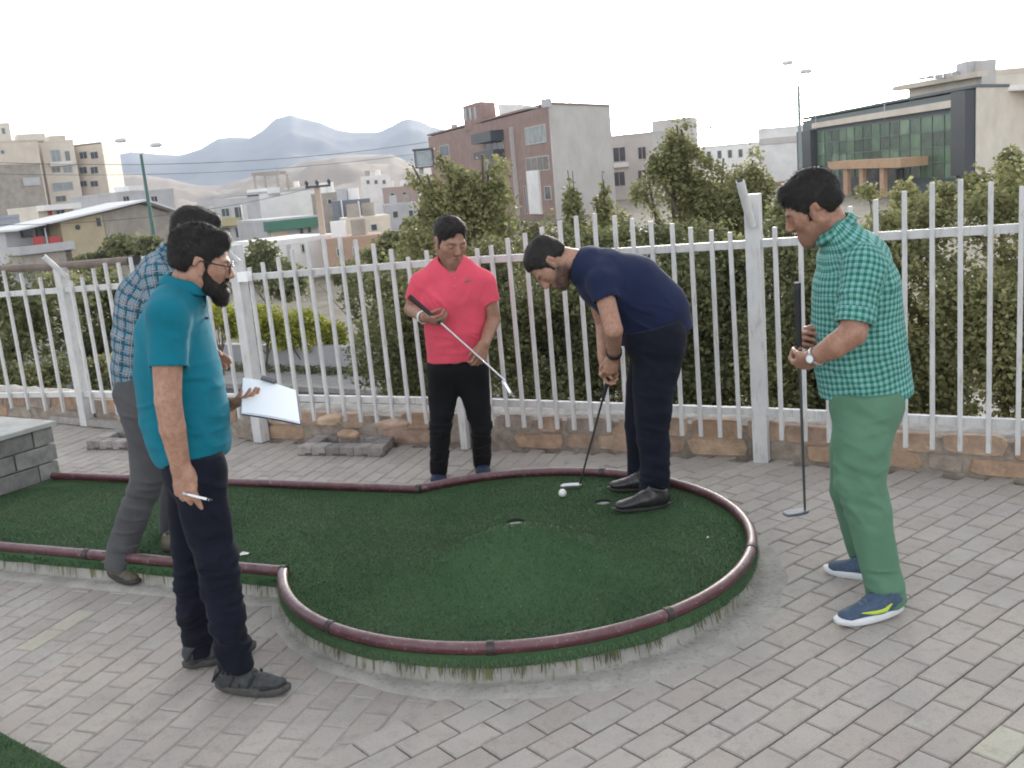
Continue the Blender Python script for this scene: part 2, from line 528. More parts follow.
zz = rng.uniform(TZ-.042, TZ-.005, 9000)
lat = rng.normal(0, .004, (9000, 2))
A = np.c_[ep-.002*np.c_[-nrm[:, 1], nrm[:, 0]], zz]; B = np.c_[ep+.002*np.c_[-nrm[:, 1], nrm[:, 0]], zz]; C_ = np.c_[ep+nrm*.006+lat, zz-.012]
FV = np.r_[FV, np.stack([A, B, C_], 1).reshape(-1, 3)]
me = npmesh('turf_pile', FV, np.arange(len(FV)).reshape(-1, 3))
fattr(me, 'rnd', np.repeat(rng.random(len(FV)//3), 3))
kp = NT('turf_fibre'); kp.set(Roughness=.8); kp.p.inputs['Specular IOR Level'].default_value = .2
aa = kp.n('ShaderNodeAttribute', attribute_name='rnd'); g2 = kp.n('ShaderNodeNewGeometry')
cA = kp.ramp(aa.outputs['Fac'], [(0, (.044, .086, .041)), (.6, (.066, .118, .056)), (1, (.105, .165, .088))])
cB = kp.ramp(kp.noise(2.6, 5, .6, vec=g2.outputs['Position']), [(.3, (.85, .85, .85)), (.7, (1.12, 1.1, 1.1))])
cC = kp.mix(1.0, cA, cB, 'MULTIPLY'); ds = kp.ramp(kp.noise(1.1, 6, .75, vec=g2.outputs['Position']), [(.50, (0, 0, 0)), (.70, (1, 1, 1))]); kp.col(kp.mix(kp.math('MULTIPLY', ds, .35), cC, (.12, .14, .085)))
tag(link('turf_pile', me, kp.m, green), kind='stuff')
# thin dead grass hanging down over the cement below the carpet edge
b = MB()
for _ in range(150):
    i = 26+int(rng.integers(0, 96)) if rng.uniform() < .75 else int(rng.integers(4, 24)); p = SHAPE[i]+(SHAPE[(i+1) % n_sh]-SHAPE[i])*rng.uniform(); tn = SHAPE[(i+1) % n_sh]-SHAPE[i]; tn /= np.linalg.norm(tn)+1e-9; nn = np.array([tn[1], -tn[0]])
    for _k in range(int(rng.integers(1, 5))):
        q = p+tn*rng.normal(0, .012)+nn*.026; z0 = TZ-.042; L_ = rng.uniform(.015, .052); wd_ = rng.uniform(.0012, .003); e_ = q+nn*.010+tn*rng.normal(0, .004)
        b.add([(*(q-tn*wd_), z0), (*(q+tn*wd_), z0), (*(e_+tn*wd_*.4), z0-L_), (*(e_-tn*wd_*.4), z0-L_)], [(0, 1, 2, 3)])
tag(b.build('hanging_grass', simple('dead_grass', (.065, .07, .03), .9, var=.5, scale=30), green), kind='stuff')
# cups
M_SOIL_RIM = simple('hole_rim', (.02, .03, .018), .95)
M_CUP = simple('cup_plastic', (.55, .56, .55), .5, var=.15, scale=30, dirt=((.25, .22, .17), 25, .55))
for hc, hr in HOLES:
    b = MB(); zt = float(turf_z(hc[0], hc[1]))-.003
    n = 24; vs = []; fs = []
    for r, z in ((hr*1.015, zt), (hr*.99, zt-.016), (hr*.95, zt-.085), (0.0001, zt-.088)):
        for k in range(n): vs.append((hc[0]+r*math.cos(2*math.pi*k/n), hc[1]+r*math.sin(2*math.pi*k/n), z))
    for r in range(3):
        for k in range(n): fs.append((r*n+k, r*n+(k+1) % n, (r+1)*n+(k+1) % n, (r+1)*n+k))
    b.add([v if i >= n else (v[0], v[1], zt-.013) for i, v in enumerate(vs)], fs, True); b.build('cup', M_CUP, green)
    b = MB(); vs = [(hc[0]+r*math.cos(2*math.pi*k/n), hc[1]+r*math.sin(2*math.pi*k/n), z) for r, z in ((hr*1.02, zt+.002), (hr*1.02, zt-.014)) for k in range(n)]
    b.add(vs, [(k, (k+1) % n, n+(k+1) % n, n+k) for k in range(n)], True); b.build('hole_rim', M_SOIL_RIM, green)
# rail
kr = NT('maroon_paint'); kr.set(Roughness=.38)
g3 = kr.n('ShaderNodeNewGeometry')
cr = kr.ramp(kr.noise(9, 5, .6, vec=g3.outputs['Position']), [(.3, (.055, .014, .019)), (.7, (.095, .028, .034))])
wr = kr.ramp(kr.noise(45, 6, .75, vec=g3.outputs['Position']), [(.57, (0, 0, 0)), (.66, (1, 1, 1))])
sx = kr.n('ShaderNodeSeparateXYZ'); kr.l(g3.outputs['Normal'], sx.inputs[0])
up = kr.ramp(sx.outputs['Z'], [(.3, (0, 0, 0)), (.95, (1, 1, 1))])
top_glint = kr.math('MULTIPLY', up, kr.ramp(kr.noise(14, 5, .7, vec=g3.outputs['Position']), [(.35, (.25, .25, .25)), (.65, (.8, .8, .8))]))  # upward faces of the pipe: pinkish highlight put into the colour
cr = kr.mix(kr.math('MULTIPLY', wr, .6), cr, (.35, .27, .26)); cr = kr.mix(kr.math('MULTIPLY', top_glint, .45), cr, (.38, .29, .30))
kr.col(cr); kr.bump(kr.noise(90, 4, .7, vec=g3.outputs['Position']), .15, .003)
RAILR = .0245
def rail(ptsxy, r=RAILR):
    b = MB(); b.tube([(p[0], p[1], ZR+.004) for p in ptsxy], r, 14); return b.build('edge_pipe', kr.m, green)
cuts_px = [(328, 630), (491, 652), (672, 617), (754, 550)]
def ang_of(px, py):
    p = gz(px, py, ZR)[:2]-CC; a = math.atan2(p[1], p[0]); return a if a > a_l-2*math.pi - .01 else a+2*math.pi
A0 = a_l-2*math.pi; A1 = a_u
angs = [A0] + [ang_of(*c) for c in cuts_px] + [R_(62), A1]
M_CLAMP = simple('clamp_metal', (.055, .045, .045), .5, .4, var=.4, scale=60)
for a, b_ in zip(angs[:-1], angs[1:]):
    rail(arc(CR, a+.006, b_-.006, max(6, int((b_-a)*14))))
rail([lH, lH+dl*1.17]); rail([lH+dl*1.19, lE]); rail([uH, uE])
def clamp(p, d):
    b = MB(); q = Vector((p[0], p[1], ZR+.004)); d = Vector((d[0], d[1], 0)).normalized()
    b.tube([q-d*.017, q+d*.012], RAILR+.0035, 14)
    b.beam(q-Vector((0, 0, RAILR)), q-Vector((0, 0, .075)), .018, .012)
    b.build('pipe_clamp', M_CLAMP, green)
for a in angs[1:-1]: clamp(CC+CR*np.array([math.cos(a), math.sin(a)]), (-math.sin(a), math.cos(a)))
clamp(lH, dl); clamp(uH, du); clamp(lH+dl*1.18, dl)
# tiny dry bits scattered over the carpet
b = MB()
for _ in range(130):
    a = rng.uniform(0, 6.28); rr_ = CR*.93*math.sqrt(rng.uniform()); x, y = CC[0]+rr_*math.cos(a), CC[1]+rr_*math.sin(a); s_ = rng.uniform(.002, .0055); a2 = rng.uniform(0, 6.28)
    z0 = float(turf_z(x, y))+.0095; c_, q_ = math.cos(a2)*s_, math.sin(a2)*s_
    b.add([(x-c_, y-q_, z0), (x+q_*.4, y-c_*.4, z0+.001), (x+c_, y+q_, z0+.002), (x-q_*.4, y+c_*.4, z0+.001)], [(0, 1, 2, 3)])
tag(b.build('dry_leaf_bits', simple('dry_leaf', (.33, .29, .20), .9, var=.4, scale=60), green), kind='stuff')
# litter on the carpet, second green at the near left, ball
M_PAPER = simple('litter_paper', (.62, .60, .58), .8, var=.15, scale=40)
for (px, py, s_) in ((708, 538, .007), (243, 554, .028)):
    p = gz(px, py, .12); b = MB(); z0 = float(turf_z(p[0], p[1]))+.008
    q = [(p[0]-s_, p[1]-s_*.5, z0), (p[0]+s_*.9, p[1]-s_*.6, z0+.004), (p[0]+s_, p[1]+s_*.5, z0), (p[0]-s_*.2, p[1]+s_*.8, z0+.006)]
    b.add(q + [(x, y, z-.0015) for x, y, z in q], [(0, 1, 2, 3), (7, 6, 5, 4), (0, 4, 5, 1), (1, 5, 6, 2), (2, 6, 7, 3), (3, 7, 4, 0)])
    tag(b.build('paper_scrap', M_PAPER), 'crumpled pale scrap lying on the lane turf by the teal man' if s_ > .02 else 'tiny pale leaf scrap on the right part of the green turf', 'litter')
g2e = [gz(-40, 712)[:2], gz(8, 741)[:2], gz(75, 777)[:2], gz(75, 900)[:2], gz(-60, 900)[:2]]
sg = empty('second_green', (g2e[1][0], g2e[1][1], 0), 'corner of a second green turf carpet cut off at the lower left', 'mini golf green')
b = MB(); b.prism([tuple(p) for p in g2e], .002, .02); b.build('turf_carpet', M_TURF.m, sg)
g2 = np.array(g2e); g2 = g2 if inside(g2, np.array([g2[:, 0].mean()]), np.array([g2[:, 1].mean()]))[0] else g2
u = rng.uniform(0, 1, (30000, 2)); Px = g2[:, 0].min()+np.ptp(g2[:, 0])*u[:, 0]; Py = g2[:, 1].min()+np.ptp(g2[:, 1])*u[:, 1]
ok = inside(g2, Px, Py)
FV = fibres(np.c_[Px[ok], Py[ok]], lambda x, y: x*0+.02, .010, .0035)
me = npmesh('turf_pile', FV, np.arange(len(FV)).reshape(-1, 3)); fattr(me, 'rnd', np.repeat(rng.random(len(FV)//3), 3))
tag(link('turf_pile', me, kp.m, sg), kind='stuff')
bp = gz(562.5, 493, .13)
for _ in range(6): bp = gz(562.5, 493, float(turf_z(bp[0], bp[1]))+.0255)

me = bpy.data.meshes.new('golf_ball')
import bmesh
bm = bmesh.new(); bmesh.ops.create_icosphere(bm, subdivisions=4, radius=.0214)
for v in bm.verts:
    th = math.acos(max(-1, min(1, v.co.z/.0214))); ph = math.atan2(v.co.y, v.co.x)
    v.co *= 1-.018*max(0, math.sin(th*22)*math.sin(ph*22*max(.15, math.sin(th))))
for f in bm.faces: f.smooth = True
bm.to_mesh(me); bm.free()
ball = link('golf_ball', me, simple('ball_white', (.8, .8, .78), .35, var=.03, scale=10))
ball.location = (bp[0], bp[1], float(turf_z(bp[0], bp[1]))+.0255)
tag(ball, 'white golf ball on the green just in front of the putter head', 'golf ball')
# ================================================================== STONE WALL, FENCE, PLANTERS, BLOCK WALL
def vz(P, py):
    "height of the point above ground position P that shows at image row py"
    lo, hi = -1.0, 4.0
    for _ in range(40):
        m_ = (lo+hi)/2
        if proj((P[0], P[1], m_))[1] > py: lo = m_
        else: hi = m_
    return (lo+hi)/2
WALLH = .235
M_MORTAR = simple('mortar_earth', (.31, .26, .215), .95, var=.35, scale=14, bump=.7, bscale=40, bdist=.02)
M_LEDGE = simple('ledge_cement', (.36, .34, .31), .95, var=.3, scale=9, bump=.6, bscale=30, bdist=.02)
wall = empty('stone_wall', (FP[3][0], FP[3][1], 0), 'low wall of irregular orange brown stones under the white fence', 'wall')
def off_line(o):
    out = []
    for i, p in enumerate(FP):
        a = FP[max(i-1, 0)]; b_ = FP[min(i+1, len(FP)-1)]
        t = (b_-a)/np.linalg.norm(b_-a); out.append(p + np.array([-t[1], t[0]])*o)
    return out
W0, W1 = off_line(.063), off_line(.42)
b = MB()
for i in range(len(FP)-1):
    b.prism([tuple(W0[i]), tuple(W0[i+1]), tuple(W1[i+1]), tuple(W1[i])], -.3, WALLH-.035)
b.build('wall_core', M_MORTAR, wall)
# ledge, uneven
b = MB(); nseg = 110
cum = [0]
for i in range(len(FP)-1): cum.append(cum[-1]+np.linalg.norm(FP[i+1]-FP[i]))
def along(s_, L):
    s_ = min(max(s_, 0), cum[-1]-1e-6)
    for i in range(len(FP)-1):
        if s_ <= cum[i+1]:
            t = (s_-cum[i])/(cum[i+1]-cum[i]); return L[i]*(1-t)+L[i+1]*t, (FP[i+1]-FP[i])/np.linalg.norm(FP[i+1]-FP[i])
vs = []; fs = []; W0b, W1b = off_line(.12), off_line(.40)
for k in range(nseg+1):
    s_ = cum[-1]*k/nseg
    for j in range(7):
        p0, _ = along(s_, W0b); p1, _ = along(s_, W1b); q = p0*(1-j/6)+p1*(j/6)
        vs.append((q[0], q[1], WALLH-.03+.03*mnoise.noise(Vector((q[0]*4, q[1]*4, 3)))+.025*mnoise.noise(Vector((q[0]*13, q[1]*13, 7))) + (-.05 if j in (0, 6) else .012)))
for k in range(nseg):
    for j in range(6):
        fs.append((k*7+j, (k+1)*7+j, (k+1)*7+j+1, k*7+j+1))
b.add(vs, fs, True); b.build('ledge', M_LEDGE, wall)
SM = []
for i, (c, v) in enumerate([((.40, .27, .185), .3), ((.36, .25, .185), .3), ((.43, .31, .225), .25), ((.33, .28, .235), .3), ((.46, .33, .225), .3), ((.29, .235, .20), .3)]):
    SM.append(simple('field_stone_%s' % 'abcdef'[i], c, .9, var=v, scale=11, bump=.8, bscale=25, bdist=.02))
def stone(s0, s1, z0, z1, proud, mat):
    "irregular flat stone on the wall face between s0..s1 and z0..z1"
    n = 9; cs, cz = (s0+s1)/2, (z0+z1)/2; vs = []
    pts = []
    for k in range(n):
        a = 2*math.pi*(k+random.uniform(-.25, .25))/n
        ex = abs(math.cos(a))**.38*math.copysign(1, math.cos(a)); ez = abs(math.sin(a))**.38*math.copysign(1, math.sin(a))
        pts.append((cs+ex*(s1-s0)/2*random.uniform(.86, 1.0), cz+ez*(z1-z0)/2*random.uniform(.84, 1.0)))
    for lvl, (sc_, o) in enumerate(((1.0, .09), (1.0, .06-proud*.5), (.93, .060-proud*.8))):
        for (s_, z) in pts:
            s2 = cs+(s_-cs)*sc_; z2 = cz+(z-cz)*sc_
            q, t = along(s2, FP); nn = np.array([-t[1], t[0]])
            q = q+nn*(o+(random.uniform(-.006, .006) if lvl == 2 else 0))
            vs.append((q[0], q[1], z2))
    fs = []
    for l in range(2):
        for k in range(n): fs.append((l*n+k, l*n+(k+1) % n, (l+1)*n+(k+1) % n, (l+1)*n+k))
    fs.append(tuple(2*n+k for k in range(n)))
    b = MB(); b.add(vs, fs); return b.build('stone', mat, wall)
def s_at_px(px):
    best, bs = 1e9, 0
    for k in range(600):
        s_ = cum[-1]*k/600; q, _ = along(s_, FP); x, y = proj((q[0], q[1], .1))
        if (q[1] > .5) and abs(x-px) < best: best, bs = abs(x-px), s_
    return bs
s_lo, s_hi = s_at_px(-60), s_at_px(1080)
for row, (za, zb) in enumerate(((.0, .112), (.108, .236))):
    s_ = s_lo + random.uniform(0, .2)
    while s_ < s_hi:
        big = row == 0 and random.random() < .3
        L = random.uniform(.16, .46)
        z0, z1 = za+random.uniform(-.012, .01), zb+random.uniform(-.012, .012)
        if big: z1 += .06
        if random.random() < (.97 if row else .85):
            stone(s_+.002, s_+L-.004, max(.003, z0+.002), z1-.002, random.uniform(.006, .015), SM[int(rng.choice(6, p=[.22, .16, .2, .18, .14, .1]))])
        s_ += L
# loose flat stones lying on the ledge and leaning against the wall
def slab(px, py, z, L, W, H, rz, tilt, lab):
    p = gz(px, py, z); b = MB(); n = 8; ring = []
    for k in range(n):
        a = 2*math.pi*k/n; ring.append((math.cos(a)*L/2*random.uniform(.75, 1.1), math.sin(a)*W/2*random.uniform(.75, 1.1)))
    vs = [(x, y, -H/2) for x, y in ring]+[(x*1.02, y*1.02, H*.2) for x, y in ring]+[(x*.85, y*.85, H/2+random.uniform(-.004, .004)) for x, y in ring]
    fs = [tuple(reversed(range(n)))]+[(l*n+k, l*n+(k+1) % n, (l+1)*n+(k+1) % n, (l+1)*n+k) for l in range(2) for k in range(n)]+[tuple(range(2*n, 3*n))]
    M4 = Matrix.Translation(Vector(p)) @ Matrix.Rotation(rz, 4, 'Z') @ Matrix.Rotation(tilt, 4, 'X')
    b.add([M4 @ Vector(v) for v in vs], fs); o = b.build('loose_stone', random.choice(SM[:5])); tag(o, lab, 'stone'); return o
slab(349, 434, .085, .2, .10, .03, -.5, .4, 'flat orange stone leaning into the back of the square planter border')
slab(393, 424, .235, .26, .12, .035, -.25, .15, 'large flat orange stone on the ledge left of the man in pink')
slab(330, 419, .235, .2, .12, .04, .3, .1, 'pale flat stone on the ledge above the planter border')

# ---- fence
kf = NT('white_paint'); kf.set(Roughness=.55)
g4 = kf.n('ShaderNodeNewGeometry'); P_ = g4.outputs['Position']
cf = kf.ramp(kf.noise(6, 5, .6, vec=P_), [(.3, (.50, .50, .50)), (.7, (.61, .60, .59))])
mpf = kf.n('ShaderNodeMapping'); mpf.inputs['Scale'].default_value = (1, 1, .18); kf.l(P_, mpf.inputs[0])
st = kf.ramp(kf.noise(38, 6, .75, vec=mpf.outputs[0]), [(.54, (0, 0, 0)), (.66, (1, 1, 1))])
cf = kf.mix(kf.math('MULTIPLY', st, .6), cf, (.30, .27, .245))
rs = kf.ramp(kf.noise(70, 4, .8, vec=P_), [(.70, (0, 0, 0)), (.76, (1, 1, 1))])
cf = kf.mix(kf.math('MULTIPLY', rs, .8), cf, (.16, .09, .06))
kf.col(cf); kf.bump(kf.noise(60, 5, .7, vec=P_), .2, .003)
M_WHITE = kf.m
M_GREYPIPE = simple('galvanised_pipe', (.36, .36, .36), .5, .3, var=.2, scale=20)
fence = empty('metal_fence', (FP[3][0], FP[3][1], 0), 'white painted steel fence with upright bars and three square posts with slanted arms', 'fence')
# rail rows measured in the photo (px x, top rail y, bottom rail y)
RAILROW = [(-160, 306, 398), (0, 296, 394.5), (75, 289, 393.8), (130, 285.5, 395), (250, 277, 397), (417, 263.7, 400), (530, 256.6, 402.6), (637, 251, 407), (745, 244.5, 411), (800, 240, 412.5), (877, 234, 416), (1024, 227, 423.5), (1180, 219, 431)]
def interp(px, col):
    xs = [r[0] for r in RAILROW]; ys = [r[col] for r in RAILROW]
    return float(np.interp(px, xs, ys))
def rail_z(s_, col):
    q, _ = along(s_, FP)
    z = 1.3 if col == 1 else .3
    for _ in range(3):
        px, _y = proj((q[0], q[1], z)); z = vz(q, interp(px, col))
    return z
s_posts = [s_at_px(v) for v in (-140, 88, 262, 466, 762)]
postsS = [cum[1], cum[2], cum[3], cum[4], cum[5], cum[6]]
postsS = cum[1:7]
TOPY = {2: 268, 3: 245, 5: 195}
for k, s_ in enumerate(postsS):
    q, t = along(s_, FP)
    zt = rail_z(s_, 1)
    big = k in (1, 2, 4)
    wpx = .085 if big else .05
    top = vz(q, {1: 268, 2: 245, 4: 194}[k]) if big else zt+.0
    b = MB(); zb = .0
    M4 = Matrix.Translation(Vector((q[0], q[1], (top+zb)/2))) @ Matrix.Rotation(math.atan2(t[1], t[0]), 4, 'Z')
    b.box(None, (wpx, wpx, top-zb), M=M4)
    po = b.build('post', M_WHITE, fence)
    if big:
        b = MB(); nb = np.array([t[1], -t[0]])
        # slanted arm welded on the face of the post, leaning toward the camera side and to the left
        arm = {1: ((66, 276), (43, 256)), 2: ((238, 262), (214, 239)), 4: ((752, 226), (740, 181))}[k]
        y0 = q[1]-.075
        a0, a1 = at(arm[0][0], arm[0][1], y0), at(arm[1][0], arm[1][1], y0-.10 if k == 4 else y0-.08)
        b.tube([a0, a1], .024, 12); arm_o = b.build('slanted_arm', M_WHITE, po)
        b = MB(); b.tube([a1, a1+(a1-a0)/np.linalg.norm(a1-a0)*.004], .017, 12); b.build('arm_bore', simple('dark_bore', (.03, .03, .03), .9), arm_o)
for k in range(len(postsS)-1):
    sA, sB = postsS[k], postsS[k+1]
    for col in (1, 2):
        steps = 8; b = MB()
        for i in range(1):
            pa, ta = along(sA+.03, FP); pb, tb = along(sB-.03, FP)
            za, zb = rail_z(sA+.03, col), rail_z(sB-.03, col)
            b.beam((pa[0], pa[1], za), (pb[0], pb[1], zb), .045, .035)
        b.build('rail', M_WHITE, fence)
# bars: tops rise and fall between the posts; (px x at top rail, top y) sampled from the photo
TOPS = [(-160, 283), (0, 272), (8, 270), (35, 274), (60, 282), (82, 279), (98, 268), (112, 262), (122, 263), (140, 255), (235, 262), (262, 270), (268, 259), (290, 255), (303, 243), (325, 238), (340, 235), (353, 238), (367, 240), (385, 246), (405, 252), (413, 258), (432, 248), (450, 242), (478, 248), (494, 245), (509, 238), (524, 234), (541, 228), (557, 222), (575, 217), (592, 212), (610, 214), (628, 217), (648, 220), (667, 222), (687, 226), (707, 229), (728, 231), (748, 233), (784, 225), (806, 221), (852, 206), (876, 200), (901, 192), (926, 184), (953, 178), (980, 180), (1006, 183), (1040, 188), (1100, 200)]
bars = 0
barmesh = {}
for k in range(len(postsS)-1):
    sA, sB = postsS[k], postsS[k+1]
    n = {0: 15, 1: 13, 2: 13, 3: 17, 4: 13}[k]
    for i in range(1, n):
        s_ = sA+(sB-sA)*i/n
        q, t = along(s_, FP); zt = rail_z(s_, 1); zb = rail_z(s_, 2)
        px, _y = proj((q[0], q[1], zt+.1))
        if px < -120 or px > 1130: continue
        ztop = vz(q, float(np.interp(px, [a for a, _ in TOPS], [c for _, c in TOPS])))
        zlow = max(zb-.16, WALLH-.12)
        yo = .035
        nn = np.array([t[1], -t[0]])*yo
        ln = random.gauss(0, .006)
        b = MB(); b.beam((q[0]+nn[0], q[1]+nn[1], zlow), (q[0]+nn[0]+ln*t[0], q[1]+nn[1]+ln*t[1], ztop), .0225, .0225, side=(t[0], t[1], 0))
        b.build('bar', M_WHITE, fence)
# small white bracket box by the second post
q, t = along(postsS[2]+.10, FP); zt = rail_z(postsS[2]+.1, 1)
b = MB(); b.box((q[0]+t[1]*.06, q[1]-t[0]*.06, zt+.01), (.09, .05, .07), rz=math.atan2(t[1], t[0]))
b.build('bracket', simple('bright_white', (.85, .85, .85), .35, var=.02), fence)
# brown pipe running along the top of the left panels
yl = 8.9
b = MB(); pa = at(-160, 276, 10.0); p1 = at(0, 269, 9.0); p2 = at(62, 266, 8.60); p3 = at(132, 260.5, 8.15)
b.tube([pa, p1, p2, p3], .034, 10); hp = b.build('top_pipe', simple('brown_pipe', (.15, .115, .095), .6, var=.3, scale=8), fence)
b = MB(); b.tube([p3-(p3-p2)*.02, p3+(p3-p2)*.05], .042, 10); b.build('pipe_cap', simple('black_rubber', (.015, .015, .017), .6, var=.2), fence)

# ---- square planter borders of small bricks
M_PB = simple('border_brick', (.27, .245, .23), .9, var=.3, scale=18, bump=.5, bscale=60, orand=.28)
def border(corners, lab, H=.06, wd=.11):
    c = [gz(x, y)[:2] for x, y in corners]
    o = empty('planter_border', (c[0][0], c[0][1], 0), lab, 'planter')
    for i in range(4):
        a, b_ = c[i], c[(i+1) % 4]; t = (b_-a)/np.linalg.norm(b_-a); L = np.linalg.norm(b_-a)
        nn = np.array([-t[1], t[0]])
        cen_ = sum(c)/4
        if (cen_-a) @ nn < 0: nn = -nn
        n = max(2, int(L/.105)); st_ = L/n
        for k in range(n):
            if k == n-1 and True: continue
            p = a+t*(st_*(k+.5))+nn*wd/2
            bb = MB(); bb.box((p[0], p[1], H/2+random.uniform(-.003, .003)), (st_-.006, wd, H), rz=math.atan2(t[1], t[0])+random.gauss(0, .01), bev=.004)
            bb.build('brick', M_PB, o)
    bb = MB(); bb.prism([tuple(q) for q in c], -.012, .012); bb.build('soil', simple('planter_soil', (.13, .105, .085), .98, var=.4, scale=25, bump=.8, bscale=50, bdist=.02), o)
border([(298, 454.5), (383, 456), (398, 442), (322, 440)], 'low square brick planter border on the paving left of the man in pink')
border([(87, 449), (152, 449), (166, 437), (117, 435)], 'low square brick planter border on the paving behind the walking man')
# kerb strip at the wall foot on the left
b = MB(); k0, k1 = gz(55, 421.5)[:2], gz(150, 431)[:2]
b.beam((k0[0], k0[1], .03), (k1[0], k1[1], .03), .06, .07)
tag(b.build('kerb', simple('kerb_cement', (.3, .28, .26), .9, var=.25, scale=15)), kind='structure')

# ---- block wall at the far left
M_BL = simple('grey_block', (.215, .215, .20), .92, var=.3, scale=14, bump=.6, bscale=50, orand=.22)
M_BLT = simple('block_cap_cement', (.34, .345, .33), .9, var=.22, scale=6, bump=.5, bscale=40)
c0 = WC0; dirv = WD; BWL = max(1.7, WLEN)
c_left = c0+dirv*BWL
hB = vz(c0, 421)
db = (gz(57, 421, hB)[:2]-gz(-60, 424, hB)[:2]); 
back = np.array([-dirv[1], dirv[0]]); back = back if back[1] > 0 else -back
bw = empty('block_wall', (c0[0], c0[1], 0), 'low grey concrete block wall with a pale cement top at the left edge', 'wall')
rows = 4; rh = (hB-.03)/rows; bl = .30; dpt = .55
for r in range(rows):
    s_ = -.15 if r % 2 else 0
    while s_ < BWL:
        a0, a1 = max(0, s_), min(BWL, s_+bl)
        if a1-a0 > .03:
            p = c0+dirv*((a0+a1)/2)+back*.1
            bb = MB(); bb.box((p[0], p[1], rh*(r+.5)), (a1-a0-.012, .2+random.uniform(-.006, .006), rh-.012), rz=math.atan2(dirv[1], dirv[0]), bev=.004)
            bb.build('block', M_BL, bw)
        s_ += bl
    for (w0, w1) in ((.2, dpt-.005),):
        p = c0+dirv*.1+back*((w0+w1)/2)
        bb = MB(); bb.box((p[0], p[1], rh*(r+.5)), (.2, w1-w0-.01, rh-.012), rz=math.atan2(dirv[1], dirv[0]), bev=.004); bb.build('block', M_BL, bw)
bb = MB(); p = c0+dirv*BWL/2+back*(dpt/2)
bb.box((p[0], p[1], (hB-.03)/2), (BWL-.06, dpt-.06, hB-.03-.004), rz=math.atan2(dirv[1], dirv[0])); bb.build('mortar_core', M_MORTAR, bw)
bb = MB(); bb.box((p[0], p[1], hB-.015), (BWL+.04, dpt+.04, .03), rz=math.atan2(dirv[1], dirv[0]), bev=.006); bb.build('cement_top', M_BLT, bw)
# ================================================================== PEOPLE: smooth bodies and clothes grown from signed distance fields
def vnoise(P, seed=0):
    "value noise, P (n,3) -> (-1..1)"
    Pi = np.floor(P).astype(np.int64); f = P-Pi; f = f*f*(3-2*f)
    def h(ix, iy, iz):
        n = (ix*73856093) ^ (iy*19349663) ^ (iz*83492791) ^ (seed*2654435)
        n = (n ^ (n >> 13)) * 1274126177 & 0x7fffffff
        n = (n ^ (n >> 15)) & 0xffff
        return n/32767.5-1
    x, y, z = Pi[:, 0], Pi[:, 1], Pi[:, 2]; r = 0
    for i in (0, 1):
        for j in (0, 1):
            for k in (0, 1):
                wt = (f[:, 0] if i else 1-f[:, 0])*(f[:, 1] if j else 1-f[:, 1])*(f[:, 2] if k else 1-f[:, 2])
                r = r+wt*h(x+i, y+j, z+k)
    return r
def smin(a, b, k):
    if k <= 0: return np.minimum(a, b)
    h = np.maximum(k-np.abs(a-b), 0)/k
    return np.minimum(a, b)-h*h*k*.25
def smax(a, b, k): return -smin(-a, -b, k)
class Seg:
    "tapered limb piece with an elliptical section; v is the axis of the second radius"
    def __init__(s, A, B, a, b, v=None, va=None, vb=None):
        s.A, s.B = np.array(A, float)[:3], np.array(B, float)[:3]; s.a, s.b = a, b
        s.va = va if va is not None else a; s.vb = vb if vb is not None else b
        if v is None:
            s.v = None
        else:
            s.v = np.array(v, float); s.v /= np.linalg.norm(s.v)
        r = max(s.a, s.b, s.va, s.vb); s.lo = np.minimum(s.A, s.B)-r; s.hi = np.maximum(s.A, s.B)+r
    def d(s, P):
        AB = s.B-s.A; L2 = AB@AB+1e-12
        t = np.clip(((P-s.A)@AB)/L2, 0, 1)
        D = P-(s.A+t[:, None]*AB)
        r1 = s.a+(s.b-s.a)*t
        if s.v is None: return np.sqrt((D*D).sum(1))-r1
        r2 = s.va+(s.vb-s.va)*t
        c = D@s.v; q = np.maximum((D*D).sum(1)-c*c, 0)
        k0 = np.sqrt(q/(r1*r1)+c*c/(r2*r2)); k1 = np.sqrt(q/(r1**4)+c*c/(r2**4))+1e-9
        return np.where(k0 < 1e-4, -np.minimum(r1, r2), k0*(k0-1)/k1)
class Ell:
    def __init__(s, C, r, ax):
        s.C = np.array(C, float); s.r = np.array(r, float); s.M = np.array(ax, float)
        m_ = s.r.max(); s.lo = s.C-m_; s.hi = s.C+m_
    def d(s, P):
        q = (P-s.C)@s.M.T
        k0 = np.sqrt(((q/s.r)**2).sum(1)); k1 = np.sqrt(((q/s.r**2)**2).sum(1))+1e-9
        return np.where(k0 < 1e-4, -s.r.min(), k0*(k0-1)/k1)
class Group:
    "several pieces as one, without swelling where they meet"
    def __init__(s, segs): s.s = segs; s.lo = np.min([q.lo for q in segs], 0); s.hi = np.max([q.hi for q in segs], 0)
    def d(s, P):
        r = s.s[0].d(P)
        for q in s.s[1:]: r = smin(r, q.d(P), .006)
        return r
class Half:
    "half space: inside where (P-C).n < 0"
    def __init__(s, C, n):
        s.C = np.array(C, float)[:3]; s.n = np.array(n, float); s.n /= np.linalg.norm(s.n); s.lo = np.full(3, -1e9); s.hi = np.full(3, 1e9)
    def d(s, P): return (P-s.C)@s.n
